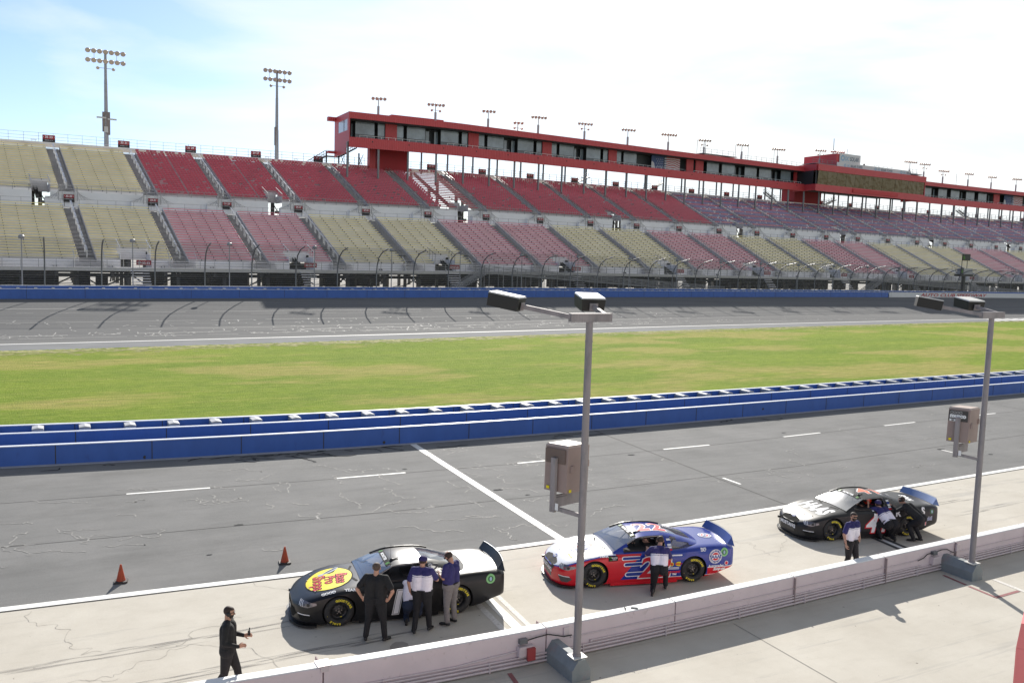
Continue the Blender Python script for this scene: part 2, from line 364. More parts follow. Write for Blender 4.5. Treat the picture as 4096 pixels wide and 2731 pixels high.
# white pit-box line behind the black car, black/white box line under the far car
st = MB()
for (u0, v0, u1, v1, w_, m_) in ((9.63, 21.0, 9.25, 15.45, .25, 0), (9.28, 21.0, 8.9, 15.45, .16, 2), (9.95, 21.0, 9.55, 15.45, .14, 2), (23.35, 19.6, 22.75, 15.6, .12, 0), (23.18, 19.6, 22.58, 15.6, .14, 1), (23.52, 19.6, 22.92, 15.6, .14, 1)):
    dx, dy = u1 - u0, v1 - v0; d = math.hypot(dx, dy); nx_, ny_ = -dy / d * w_ / 2, dx / d * w_ / 2
    st.quad((u0 - nx_, v0 - ny_, .010), (u1 - nx_, v1 - ny_, .010), (u1 + nx_, v1 + ny_, .010), (u0 + nx_, v0 + ny_, .010), m_)
M_worn = mat('worn_white_paint', (.62, .59, .55), .8, var=.12, scale=14, dirt=((.45, .42, .37), 18, .50, .9))
setting(st.build('pit_box_lines', [M_white, M_rubber, M_worn], None, (0, 0, 0), A0))
# joints and cracks
st = MB(); rnd = random.Random(11)
Pz = lambda x, y, z: (x, y, z)
def line(f, u0, u1, w_, m_=0, du=1.0, z=.005):
    u = u0
    while u < u1:
        a, b = f(u), f(u + du); st.quad((u, a - w_ / 2, z), (u + du, b - w_ / 2, z), (u + du, b + w_ / 2, z), (u, a + w_ / 2, z), m_); u += du
vmid = lambda u: interp(u, [-10, 2, 9, 17, 28, 40, 50, 65, 200], [33, 32.1, 31.6, 31.33, 31.4, 32, 32.5, 33.2, 40])
line(lambda u: vmid(u) - .04, -40, 120, .028, 0); line(lambda u: vmid(u) - 4.85, -40, 120, .03, 0)
def cross(u0, v0, u1, v1, w_=.035, m_=0, z=.0055):
    dx, dy = u1 - u0, v1 - v0; d = math.hypot(dx, dy); nx_, ny_ = -dy / d * w_ / 2, dx / d * w_ / 2
    st.quad((u0 - nx_, v0 - ny_, z), (u1 - nx_, v1 - ny_, z), (u1 + nx_, v1 + ny_, z), (u0 + nx_, v0 + ny_, z), m_)
cross(24.2, 36.3, 23.2, 21.9, .05); cross(-20, 38.9, -19.2, 22.9); cross(55, 37.6, 54.2, 23)
for i in range(190):
    u = rnd.uniform(-20, 20) if i < 150 else rnd.uniform(22, 60); v = rnd.uniform(23, 36)
    if i % 3 == 0: v = rnd.choice([vmid(u), vmid(u) - 4.85]) + rnd.uniform(-1.6, 1.6)
    v = min(v, brv(u) - 1.2); a = rnd.choice([0.1, PI / 2, -PI / 2, 2.6, -.6])
    p = []
    q0 = len(st.f)
    n_ = rnd.randint(4, 13)
    vv = v + math.sin(a) * n_ * .26
    if vv > brv(u) - .6 or vv < rdv(u) + .6: continue
    jag(st, u, v, a, int(n_ * 1.8), .15, .042, Pz, rnd, .0065, .95)
    for q in range(q0, len(st.f)): st.m[q] = 1
# cracks in the concrete
for (u, v, a, n_, tn) in ((-.6, 22.3, -1.75, 15, .5), (.4, 18.2, .1, 26, .35), (1.0, 18.0, 3.0, 22, .3), (4.5, 22.2, -1.3, 6, .5), (3.0, 16.0, .3, 10, .3), (18.5, 21.2, -1.5, 14, .5), (19.0, 18.4, .1, 12, .3), (31, 21.9, -1.4, 20, .45), (35, 19, .2, 20, .3), (28, 17, .1, 22, .3), (13.5, 19.6, -.1, 12, .3), (2.2, 19.0, .5, 9, .5), (24.5, 12.5, .05, 26, .25)):
    q0 = len(st.f); jag(st, u, v, a, n_ * 2, .17, .009, Pz, rnd, .0095, tn + .35)
    for q in range(q0, len(st.f)): st.m[q] = 2
M_hair = mat('hairline_crack', (.27, .25, .22), .9, var=.2)
cross(27.6, 15.1, 24.2, 12.0, .02, 2, .006); cross(14.2, 15.0, 13.9, 2, .02, 2, .006)
setting(st.build('pavement_cracks', [M_joint, M_crack, M_hair], None, (0, 0, 0), A0))
# rubber drag marks on the pit boxes: long thin ragged streaks
st = MB()
for (v, u0, u1, n_) in ((19.05, -9, 5.2, 60), (17.35, -9, 6.0, 90), (20.0, 24, 30, 16), (16.9, 25, 36, 26), (18.9, 27.5, 31, 8)):
    for i in range(n_):
        a = rnd.uniform(u0, u1); ln = rnd.uniform(.5, 2.2); y = v + rnd.gauss(0, .11) + (a - u0) * .02; w_ = rnd.uniform(.012, .045)
        zz = .0080 + i * .00002; st.add([(a, y, zz), (a + ln * .3, y - w_, zz), (a + ln, y + rnd.uniform(-.02, .02), zz), (a + ln * .4, y + w_, zz)], [(0, 1, 2, 3)])
M_drag = mat('rubber_dust', (.22, .21, .20), .9, var=.15, scale=6, alpha=.30)
setting(st.build('rubber_marks', M_drag, None, (0, 0, 0), A0))
# red paint marks and a worn line on the near pavement
st = MB(); z = .006
M_redp = mat('shade_darkened_red_paint', (.26, .10, .10), .8, var=.2, scale=6)  # red darkened in its colour for the shade these marks lie in
def mk(u0, v0, u1, v1, w_, m_):
    dx, dy = u1 - u0, v1 - v0; d = math.hypot(dx, dy); nx_, ny_ = -dy / d * w_ / 2, dx / d * w_ / 2
    st.quad((u0 - nx_, v0 - ny_, z), (u1 - nx_, v1 - ny_, z), (u1 + nx_, v1 + ny_, z), (u0 + nx_, v0 + ny_, z), m_)
mk(22.05, 15.1, 21.95, 14.35, .1, 0); mk(21.93, 14.25, 21.85, 13.45, .1, 0); mk(21.8, 13.42, 22.9, 13.46, .1, 0)
mk(8.15, 15.0, 8.05, 14.35, .1, 0); mk(8.03, 14.25, 7.95, 13.4, .1, 0)
mk(23.1, 14.3, 22.4, 8.0, .14, 1)
setting(st.build('paint_marks', [M_redp, M_worn], None, (0, 0, 0), A0))
# bright lot beyond the stands, seen under them
# ragged fringe of dry grass over the paving on both edges of the infield
mb = MB(); rnd = random.Random(21)
for (f_, sg, n_) in ((lambda u: WL(u) - 5.62, 1, 2600), (lambda u: brv(u) + 4.3, -1, 500)):
    for i in range(n_):
        u = -14 + (i / n_) * 250 if sg > 0 else -12 + (i / n_) * 90; v = f_(u); w_ = rnd.uniform(.06, .35); d_ = rnd.uniform(.05, .55) * sg * (1 if sg > 0 else .3)
        mb.add([(u - w_, v - .1 * sg, .012 + i * 1e-6), (u + w_, v - .1 * sg, .012 + i * 1e-6), (u + rnd.uniform(-w_, w_), v + d_, .014 + i * 1e-6)], [(0, 1, 2)], rnd.choice([0, 0, 1]))
for i in range(3800):
    u = -14 + rnd.random() ** 1.3 * 240; v = WL(u) - 5.7 - abs(rnd.gauss(0, 1.5)); w_ = rnd.uniform(.15, .7)
    mb.add([(u - w_, v - .12, .010 + i * 1e-6), (u + w_, v - .08, .010 + i * 1e-6), (u + rnd.uniform(-w_, w_), v + rnd.uniform(.05, .35), .012 + i * 1e-6)], [(0, 1, 2)], 1)
o = mb.build('grass_fringe', [M_grass, mat('dry_grass', (.26, .25, .075), .95, var=.35, scale=2)], None, (0, 0, 0), A0); tag(o, 'ragged dry fringe of grass along the edges of the infield', 'grass', kind='stuff')
# dark oil and water stains at the foot of the front barrier and on the road
mb = MB()
for i in range(34):
    u = rnd.uniform(-10, 45) if i > 14 else rnd.uniform(5, 13); q0 = len(mb.f); jag(mb, u, brv(u) - rnd.uniform(.25, .95), rnd.choice([0, .2, -.3, -.9]), rnd.randint(2, 6), .3, .12, Pz, rnd, .0075, .5)
for i in range(10):
    u, v = rnd.uniform(-8, 40), rnd.uniform(24, 34); n = 9; r_ = rnd.uniform(.05, .16)
    mb.add([(u + r_ * rnd.uniform(.7, 1.2) * math.cos(2 * PI * k / n) * 1.6, v + r_ * rnd.uniform(.6, 1.1) * math.sin(2 * PI * k / n), .0076) for k in range(n)], [tuple(range(n))])
setting(mb.build('road_stains', mat('oil_stain', (.065, .065, .066), .95, var=.2, spec=.05), None, (0, 0, 0), A0))
setting(strip('parking_lot', lambda u: WL(u) + 25.2, lambda u: WL(u) + 420, -200, 520, 3.0, M_dirt, 20, lambda u: 3.05, lambda u: 3.05))
# ------------------------------------------------------------ barriers
M_blue = mat('blue_barrier_paint', (.040, .115, .40), .45, var=.10, scale=1.2, dirt=((.02, .03, .09), 2.0, .62, .35), stretch=(1, 1, .4))
M_bluetop = mat('pale_barrier_top', (.78, .80, .86), .4, var=.06)
M_lip = mat('barrier_foot', (.27, .29, .36), .7, var=.1)
M_foam = mat('barrier_foam', (.36, .37, .40), .7, var=.1)
M_steel = mat('galvanized_steel', (.30, .30, .31), .42, .75, var=.25, scale=7)
M_steelD = mat('dark_galvanized_steel', (.20, .205, .215), .5, .6, var=.2, scale=4)
M_black = mat('black_plastic', (.012, .012, .013), .45, var=.1)
def wall_run(name, fv, u0, u1, t, h, mface, parent, z0=lambda u: 0.0, joints=(), foot=True, mtop=None, panel=3.45, side=-1):
    mb = MB(); du = 1.15; n = int((u1 - u0) / du)
    for i in range(n):
        a = u0 + i * du; b = a + du
        za, zb = z0(a), z0(b)
        mb.hexa([(a, fv(a), za - .05), (b, fv(b), zb - .05), (b, fv(b) + t, zb - .05), (a, fv(a) + t, za - .05), (a, fv(a), za + h - .035), (b, fv(b), zb + h - .035), (b, fv(b) + t, zb + h - .035), (a, fv(a) + t, za + h - .035)], 0)
        mb.hexa([(a, fv(a) - .012, za + h - .034), (b, fv(b) - .012, zb + h - .034), (b, fv(b) + t + .012, zb + h - .034), (a, fv(a) + t + .012, za + h - .034), (a, fv(a) - .012, za + h), (b, fv(b) - .012, zb + h), (b, fv(b) + t + .012, zb + h), (a, fv(a) + t + .012, za + h)], 1)
        if foot: mb.hexa([(a, fv(a) - .10, za - .05), (b, fv(b) - .10, zb - .05), (b, fv(b) - .002, zb - .05), (a, fv(a) - .002, za - .05), (a, fv(a) - .10, za + .05), (b, fv(b) - .10, zb + .05), (b, fv(b) - .002, zb + .055), (a, fv(a) - .002, za + .055)], 2)
    k = u0 + .6
    while k < u1:
        mb.hexa([(k, fv(k) - .004, z0(k) + .06), (k + .035, fv(k) - .004, z0(k) + .06), (k + .035, fv(k) + .01, z0(k) + .06), (k, fv(k) + .01, z0(k) + .06), (k, fv(k) - .004, z0(k) + h - .036), (k + .035, fv(k) - .004, z0(k) + h - .036), (k + .035, fv(k) + .01, z0(k) + h - .036), (k, fv(k) + .01, z0(k) + h - .036)], 3)
        k += panel
    return mb.build(name, [mface, mtop or M_bluetop, M_lip, M_rubber], parent)
r_ = thing('pit_road_barrier', 'blue front barrier with white top edge along the far side of the pit road', 'barrier', (0, 0, 0))
wall_run('barrier_wall', brv, -60 + .85 - .2, 120, .16, .83, M_blue, r_)
mb = MB()
for u, z in ((12.1 + .9, .16), (12.6 - 9.5, .14), (36.0, .42)):
    mb = MB(); mb.lathe([(0, .001), (0, .07)], (u, brv(u) - .003, z), (0, -1, 0), 12, 0, False)
    mb.build('drain_hole', M_rubber, r_)
r2 = thing('infield_barrier', 'blue double barrier with grey foam blocks in its gap, beside the infield grass', 'barrier', (0, 0, 0))
wall_run('barrier_wall', lambda u: brv(u) + 2.45, -60 + .55, 130, .14, .86, M_blue, r2, foot=False, panel=3.5)
wall_run('barrier_wall', lambda u: brv(u) + 4.05, -60 + .55, 130, .16, .90, M_blue, r2, foot=False, panel=3.5)
fb = MB(); blocks = []
u = -11.35; i = 0
while u < 75:
    v = brv(u) + 2.61
    b = MB()
    for j in range(5):
        y0 = .03 + j * .165; b.box(-.22, .22, .62, 1.42, y0, y0 + .14, 0)
        b.box(-.20, .20, .64, 1.40, y0 + .14, y0 + .165, 1)
    b.add([(-.22, .62, .852), (.22, .62, .852), (.22, 1.42, .852), (-.22, 1.42, .852), (0, .7, .895), (0, 1.36, .895)], [(0, 1, 4), (1, 2, 5, 4), (2, 3, 5), (3, 0, 4, 5)], 0)
    o = b.build('foam_block', [M_foam, M_rubber], r2); o.location = (u, v, 0); blocks.append(o)
    u += 1.77 + .0 * i; i += 1
# outer wall of the track
M_wwall = mat('white_wall_paint', (.62, .62, .64), .5, var=.06)
r3 = thing('outer_track_wall', 'long blue wall at the top of the banked track in front of the stands', 'barrier', (0, 0, 0))
wall_run('barrier_wall', lambda u: WL(u) + 23.5, -120, 163.1, .18, 1.13, M_blue, r3, z0=wz, foot=False, panel=5.83, mtop=M_bluetop)
wall_run('concrete_wall', lambda u: WL(u) + 24.5, -120, 420, .3, 1.45, M_blue, r3, z0=lambda u: wz(u), foot=False, panel=5.83)
o = wall_run('painted_wall', lambda u: WL(u) + 23.5, 163.3, 420, .18, 1.13, M_wwall, r3, z0=wz, foot=False, panel=500, mtop=M_wwall)
mb = MB(); u = -119
while u < 200:
    mb.box(u, u + .3, WL(u) + 23.7, WL(u) + 24.48, wz(u) + .7, wz(u) + 1.22, 0); u += 1.72
mb.build('bracing_block', M_foam, r3)['kind'] = 'stuff'
mb = MB()
M_redlet = mat('red_lettering', (.42, .02, .03), .5, var=.05)
def wall_text(s_, u, size, **kw):
    vs, fs = text2d(s_, size=size, bold=.02, shear=.25); w_ = max(v[0] for v in vs) * 2; k_ = 27.6 / w_
    mb.add([(u + x * k_, WL(u + x * k_) + 23.47, wz(u + x * k_) + .56 + y) for x, y in vs], fs, 0)
wall_text('AUTO CLUB SPEEDWAY', 188.7, .98)
mb.build('lettering', M_redlet, r3)
# painted start line area on the track and the apron
st = MB()
for i in range(14):
    u = 158 + i * 6.2
    for j in range(2):
        a = u + j * 3.0; k0 = -4.6
        st.quad((a, WL(a) + k0, .012), (a + 1.5, WL(a) + k0, .012), (a + 4.5, WL(a) - .4, .012), (a + 3.0, WL(a) - .4, .012), 0)
for i in range(4):
    a = 232 + i * 2.4
    for j in range(10):
        if (i + j) % 2 == 0: st.quad(on_track(a, 1 + j * 2.1, .02), on_track(a + 2.4, 1 + j * 2.1, .02), on_track(a + 2.4, 3.1 + j * 2.1, .02), on_track(a, 3.1 + j * 2.1, .02), 1)
M_bwhite = mat('blue_white_paint', (.35, .42, .62), .6, var=.2, scale=2)
setting(st.build('start_line_paint', [M_white, M_bwhite], None, (0, 0, 0), A0))
# ------------------------------------------------------------ catch fence
r4 = thing('catch_fence', 'tall catch fence with curved post tops on the outer track wall', 'fence', (0, 0, 0))
fp = [(0, 1.45), (.05, 3.3), (-.2, 4.5), (-.85, 5.55), (-2.3, 6.3), (-4.6, 6.75)]
u = -24.3; cnt = 0; pm = None
while u < 330:
    if pm is None:
        b = MB()
        for i in range(len(fp) - 1): b.tube((0, fp[i][0], fp[i][1]), (0, fp[i + 1][0], fp[i + 1][1]), .085, .08, 6)
        pm = b.build('fence_post', M_steelD, r4); o = pm
    else:
        o = pm.copy(); C.objects.link(o)
    o.location = (u, WL(u) + 24.62, wz(u)); u += 5.83; cnt += 1
mb = MB()
def fpt(u, h):
    for i in range(len(fp) - 1):
        if fp[i][1] <= h <= fp[i + 1][1]:
            t = (h - fp[i][1]) / (fp[i + 1][1] - fp[i][1]); return (u, WL(u) + 24.62 + fp[i][0] + (fp[i + 1][0] - fp[i][0]) * t, wz(u) + h)
    return (u, WL(u) + 24.62 + fp[-1][0], wz(u) + fp[-1][1])
h = 1.55
while h < 6.7:
    u = -24.3
    while u < 325:
        r0 = .012 + .00006 * max(u, 0); a, b_ = fpt(u, h), fpt(u + 5.83, h)
        mb.add([(a[0], a[1], a[2] - r0), (b_[0], b_[1], b_[2] - r0), (b_[0], b_[1], b_[2] + r0), (a[0], a[1], a[2] + r0)], [(0, 1, 2, 3)]); u += 5.83
    h += .27
mb.build('fence_cables', M_steelD, r4)['kind'] = 'stuff'
# woven mesh
def mesh_mat():
    m = bpy.data.materials.new('woven_wire'); m.use_nodes = True; t = m.node_tree; b = t.nodes['Principled BSDF']
    b.inputs['Base Color'].default_value = (.16, .165, .17, 1); b.inputs['Roughness'].default_value = .6
    b.inputs['Alpha'].default_value = .13
    return m
mb = MB(); u = -24.3
while u < 325:
    for i in range(len(fp) - 1):
        mb.quad(fpt(u, fp[i][1] + .001), fpt(u + 5.83, fp[i][1] + .001), fpt(u + 5.83, fp[i + 1][1] - .001), fpt(u, fp[i + 1][1] - .001), 0)
    u += 5.83
mb.v = [(a, b + .03, c) for a, b, c in mb.v]
mb.build('wire_mesh', mesh_mat(), r4)
# ------------------------------------------------------------ near pit wall
M_pw = mat('pink_tinged_wall_paint', (.69, .575, .59), .6, var=.05, scale=1.5, dirt=((.38, .30, .27), 5, .60, .5), bump=.15, bscale=60)
M_pwt = mat('white_wall_cap', (.72, .72, .71), .6, var=.05, scale=4)
M_cond = mat('conduit', (.62, .53, .54), .5, .1, var=.10, scale=5)
r5 = thing('pit_wall', 'low white painted concrete pit wall with conduits running along its near side', 'wall', W(9, 15.3, 0))
mb = MB((9, 15.3, 0)); H = .74
def seg(a, b, h=H): 
    mb.hexa([(a, pwv(a), -.05), (b, pwv(b), -.05), (b, pwv(b) + .27, -.05), (a, pwv(a) + .27, -.05), (a, pwv(a), h - .02), (b, pwv(b), h - .02), (b, pwv(b) + .27, h - .02), (a, pwv(a) + .27, h - .02)], 0)
    mb.hexa([(a, pwv(a) + .012, h - .02), (b, pwv(b) + .012, h - .02), (b, pwv(b) + .258, h - .02), (a, pwv(a) + .258, h - .02), (a, pwv(a) + .02, h), (b, pwv(b) + .02, h), (b, pwv(b) + .25, h), (a, pwv(a) + .25, h)], 1)
jts = [-12.4, -6.2, .2, 4.35, 9.1, 12.55, 16.4, 19.9, 23.0, 26.55, 30.2, 34, 38, 42, 46, 50]
for i in range(len(jts) - 1):
    a = jts[i] + .02; n = 4; e = jts[i + 1] - .012
    for j in range(n): seg(a + (e - a) * j / n, a + (e - a) * (j + 1) / n)
    mb.box(jts[i + 1] - .010, jts[i + 1] + .012, pwv(a) + .03, pwv(a) + .24, 0, H - .015, 2)
mb.build('concrete_wall', [M_pw, M_pwt, mat('brown_joint', (.36, .28, .27), .9)], r5)
def cond(zf, r, off, u0=-8, u1=48, name='conduit'):
    b = MB((9, 15.3, 0)); u = u0
    while u < u1:
        b.tube((u, pwv(u) - off, zf(u)), (u + .75, pwv(u + .75) - off, zf(u + .75)), r, r, 7, 0); 
        if int((u - u0) / .75) % 3 == 0: b.box(u, u + .03, pwv(u) - off - r * 1.2, pwv(u), zf(u) - r * 1.4, zf(u) + r * 1.4, 0)
        u += .75
    b.build(name, [M_cond, M_steel], r5)
cond(lambda u: .055, .028, .04); cond(lambda u: .135, .026, .035); cond(lambda u: .205, .022, .03)
def z4(u):
    d = min(abs(u - 8.9), abs(u - 21.9)); return .28 if d > 2 else .28 + .1 * (1 - d / 2)
cond(lambda u: .27, .018, .025, 10.2, 21.4); cond(lambda u: .27, .018, .025, 22.9, 48)
cond(lambda u: interp(u, [-8, 7.0, 8.3], [.27, .27, .36]), .018, .025, -8, 8.1)
cond(lambda u: .44, .012, .018, 9.7, 21.5); cond(lambda u: .44, .012, .018, 22.8, 48)
# junction boxes and cable at each pole
for (uu, red) in ((8.55, True), (22.0, False)):
    b = MB((9, 15.3, 0))
    b.box(uu - .15, uu + .2, pwv(uu) - .13, pwv(uu) - .003, .26, .47, 0)
    if red: b.box(uu + .02, uu + .2, pwv(uu) - .20, pwv(uu) - .135, .18, .44, 1)
    b.box(uu - .12, uu + .06, pwv(uu) - .1, pwv(uu) - .003, .52, .62, 2)
    b.build('junction_box', [M_cond, mat('red_cover', (.36, .05, .05), .6), M_steelD], r5)
    b = MB((9, 15.3, 0)); pts = [(uu + .05, .57), (uu + .3, .60), (uu + .55, .62), (uu + .8, .55), (uu + .95, .5), (uu + 1.15, .50)] if red else [(uu - .75, .45), (uu - .5, .50), (uu - .35, .58), (uu, .59), (uu + .3, .62), (uu + .55, .60), (uu + .75, .5), (uu + .9, .45)]
    b.path([(a, pwv(a) - .06, z) for a, z in pts], .013, 6); b.build('cable', M_black, r5)
    b = MB((9, 15.3, 0)); b.box(uu + .97, uu + 1.1, pwv(uu) - .05, pwv(uu) - .003, .48, .68, 0); b.build('outlet_box', M_cond, r5)
# metal strap on the cap
b = MB((9, 15.3, 0)); b.box(4.25, 4.52, pwv(4.3) - .012, pwv(4.3) + .285, H + .002, H + .016, 0); b.box(4.30, 4.46, pwv(4.3) - .014, pwv(4.3) - .003, H - .1, H, 0); b.build('joint_cover', M_cond, r5)
# ------------------------------------------------------------ grandstand
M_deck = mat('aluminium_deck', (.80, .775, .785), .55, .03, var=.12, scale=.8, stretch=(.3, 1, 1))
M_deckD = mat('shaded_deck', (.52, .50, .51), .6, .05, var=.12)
M_panel = mat('mid_wall_panel', (.74, .735, .74), .6, .03, var=.06, scale=.5)
M_yel = mat('yellow_bench', (.92, .79, .34), .55, var=.10, scale=1.5)
M_redb = mat('red_bench', (.74, .17, .24), .5, var=.12, scale=1.5)
M_reds = mat('red_seat_plastic', (.48, .07, .11), .38, var=.14, scale=1.0)
M_purp = mat('purple_seat_plastic', (.17, .15, .32), .45, var=.15, scale=1.0)
M_rail = mat('bright_handrail', (.75, .75, .76), .28, .8, var=.03)
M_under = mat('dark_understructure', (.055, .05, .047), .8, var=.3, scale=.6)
M_col = mat('concrete_column', (.17, .165, .155), .8, var=.15, scale=.8)
M_sign = mat('black_sign_face', (.018, .016, .018), .5, var=0)
M_signred = mat('red_sign_face', (.28, .012, .02), .5, var=0)
M_signw = mat('white_sign_lettering', (.75, .75, .75), .6, var=0)
stand = thing('grandstand', 'two tier grandstand with yellow, red and purple seating sections behind the track', 'grandstand', (0, 0, 0))
AI = [-22.8, -11.5, 0.0, 11.3, 22.3, 34.0, 46.2, 58.6, 71.4, 84.3, 97.3, 110.3, 123.2]
while AI[-1] < 335: AI.append(AI[-1] + 13.05)
NL, NU = 21, 22
KL0, ZL0, KU0, ZU0 = 36.0, 6.95, 55.0, 16.55
DK, DZL, DZU = .765, .353, .355
AW = .98
def plank(mb, u0, u1, k0, k1, z0, z1, m, nx=1):
    mb.box(u0, u1, k0, k1, z0, z1, m, SP, nx)
lower_col = {}
seq = 'YYYRRYYRRYYRRYYRRYYYRRYYYRRYY'
VO_U = [i for i in range(len(AI)) if i % 3 == 1]   # upper vomitories are cut in these sections
def seats_row(mb, u0, u1, k, z, m, pitch=.52, h=.34, gap=.06, rnd=None, miss=0.0):
    n = int((u1 - u0) / pitch); 
    if n < 1: return
    p = (u1 - u0) / n
    for i in range(n):
        if rnd and rnd.random() < miss: continue
        a = u0 + i * p + gap / 2; b = a + p - gap
        A_, B_, C_, D_ = SP(a, k, z), SP(b, k, z), SP(b, k + .06, z + h), SP(a, k + .06, z + h)
        E_, F_ = SP(b, k - .36, z + .02), SP(a, k - .36, z + .02)
        mb.add([A_, B_, C_, D_, E_, F_], [(0, 1, 2, 3), (5, 4, 1, 0)], m)
rs = random.Random(5)
for s in range(len(AI) - 1):
    u0, u1 = AI[s] + AW, AI[s + 1] - AW
    # ---- lower tier
    y = seq[s] == 'Y'; mcol = M_yel if y else M_redb
    mb = MB(); vo = s % 2 == 0; um = (u0 + u1) / 2
    for j in range(NL):
        k = KL0 + j * DK; z = ZL0 + j * DZL
        spans = [(u0, u1)]
        if vo and j < 4: spans = [(u0, um - 1.9), (um + 1.9, u1)]
        for a, b in spans:
            # tread and riser
            p = [SP(a, k, z), SP(b, k, z), SP(b, k + DK, z), SP(a, k + DK, z)]; mb.add(p, [(0, 1, 2, 3)], 0)
            p = [SP(a, k, z - DZL + .02), SP(b, k, z - DZL + .02), SP(b, k, z), SP(a, k, z)]; mb.add(p, [(0, 1, 2, 3)], 0)
            plank(mb, a + .05, b - .05, k + .30, k + .58, z + .36, z + .42, 1)
            plank(mb, a + .05, b - .05, k + .29, k + .302, z + (.325 if y else .32), z + .42, 1)
            if s < 16:
                nb = int((b - a) / 1.8)
                for q in range(1, nb):
                    x = a + (b - a) * q / nb; plank(mb, x - .03, x + .03, k + .27, k + .5, z, z + .27, 2)
    o = mb.build('bench_section' , [M_deck, mcol, M_steelD], stand); o['label'] = 'yellow bench section of the lower tier' if y else 'red bench section of the lower tier'
    # ---- upper tier
    mb = MB(); kind = 'Y' if AI[s] < 11 else ('R' if AI[s] < 135 else 'P')
    vo = s in VO_U; ux = u0 + 7.2
    for j in range(NU):
        k = KU0 + j * .79; z = ZU0 + j * DZU
        spans = [(u0, u1)]
        if vo and j < 4: spans = [(u0, ux - 1.15), (ux + 1.15, u1)]
        glare = (58 < AI[s] < 60)
        if glare: spans = [x for a, b in spans for x in ([(a, 62.3), (62.3, b)] if a < 62.3 < b else [(a, b)])]
        for a, b in spans:
            mb.add([SP(a, k, z), SP(b, k, z), SP(b, k + .79, z), SP(a, k + .79, z)], [(0, 1, 2, 3)], 0)
            if not glare or b < 62.4 or j < 1:
                mb.add([SP(a, k, z - DZU + .02), SP(b, k, z - DZU + .02), SP(b, k, z), SP(a, k, z)], [(0, 1, 2, 3)], 0)
            if kind == 'Y':
                plank(mb, a + .05, b - .05, k + .30, k + .58, z + .36, z + .42, 1); plank(mb, a + .05, b - .05, k + .29, k + .302, z + .325, z + .42, 1)
                if s < 4:
                    nb = int((b - a) / 1.8)
                    for q in range(1, nb):
                        x = a + (b - a) * q / nb; plank(mb, x - .03, x + .03, k + .27, k + .5, z, z + .27, 2)
            elif kind == 'R':
                half = s == 3
                segs = [(a, b)]
                if AI[s] > 22 and AI[s] < 24 or s == 3:
                    xm = u0 + 4.6
                    if a < xm < b: segs = [(a, xm - .12), (xm + .12, b)]
                for (c0, c1) in segs:
                    if j == NU - 1: seats_row(mb, c0, c1, k + .40, z + .44, 1, rnd=rs, miss=.25)
                    elif glare and a > 62.2: seats_row(mb, c0, c1, k + .40, z + .36, 1, h=.13, gap=.02)
                    else: seats_row(mb, c0, c1, k + .40, z + .40, 1, h=.27, gap=.08, rnd=rs, miss=.05)
                    # seat pans: folded forward edge reads as a lower red band
                    plank(mb, c0, c1, k + .06, k + .08, z + .31, z + .40, 1)
            else:
                m_ = 1 if j % 3 == 1 else 2
                seats_row(mb, a, b, k + .40, z + .36, m_, pitch=.52, h=.25, gap=.08, rnd=rs, miss=.08)
                plank(mb, a, b, k + .0, k + .05, z - .06, z + (.12 if j % 2 else .03), 3)
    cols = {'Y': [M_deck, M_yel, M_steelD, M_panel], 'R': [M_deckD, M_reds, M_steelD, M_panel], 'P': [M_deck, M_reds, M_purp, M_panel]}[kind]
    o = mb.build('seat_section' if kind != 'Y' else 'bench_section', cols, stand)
    o['label'] = {'Y': 'yellow bench section of the upper tier', 'R': 'red seat section of the upper tier', 'P': 'purple and red seat section of the upper tier'}[kind]
# ---- aisles
for s in range(1, len(AI) - 1):
    c = AI[s]
    for (nr, k0, z0, dk, dz, lab) in ((NL, KL0, ZL0, DK, DZL, 0), (NU, KU0, ZU0, .79, DZU, 1)):
        mb = MB()
        for j in range(nr):
            for h_ in range(2):
                k = k0 + (j + h_ * .5) * dk; z = z0 + (j + h_ * .5 - .5) * dz
                plank(mb, c - AW + .12, c + AW - .12, k, k + dk * .5 + .03, z - .035, z, 0)
                if h_ == 0: mb.add([SP(c - AW, k, z - dz * 1.0), SP(c + AW, k, z - dz * 1.0), SP(c + AW, k + dk, z + dz * .0), SP(c - AW, k + dk, z + dz * .0)], [(0, 1, 2, 3)], 1)
        mb.build('aisle_stairs', [M_deck, mat('stair_underside', (.20, .195, .20), .8, var=.1)], stand)
        if c < 200:
            mb = MB(); j = 1
            while j < nr - 2:
                z = z0 + (j - .4) * dz; k = k0 + j * dk
                a_, b_ = SP(c, k, z + .95), SP(c, k + dk * 1.7, z + .95 + dz * 1.7)
                for sx_ in ((-.35, .35) if c > 40 else (-.06, .06)):
                    P1 = SP(c + sx_, k, z); P2 = SP(c + sx_, k, z + .95); P3 = SP(c + sx_, k + dk * 1.9, z + .95 + dz * 1.9); P4 = SP(c + sx_, k + dk * 1.9, z + dz * 1.9)
                    mb.tube(P1, P2, .03, n=4); mb.tube(P2, P3, .042 if c < 40 else .035, n=4); mb.tube(P3, P4, .03, n=4)
                j += 2.5
            mb.build('handrail', M_rail if c < 46 else M_steel, stand)
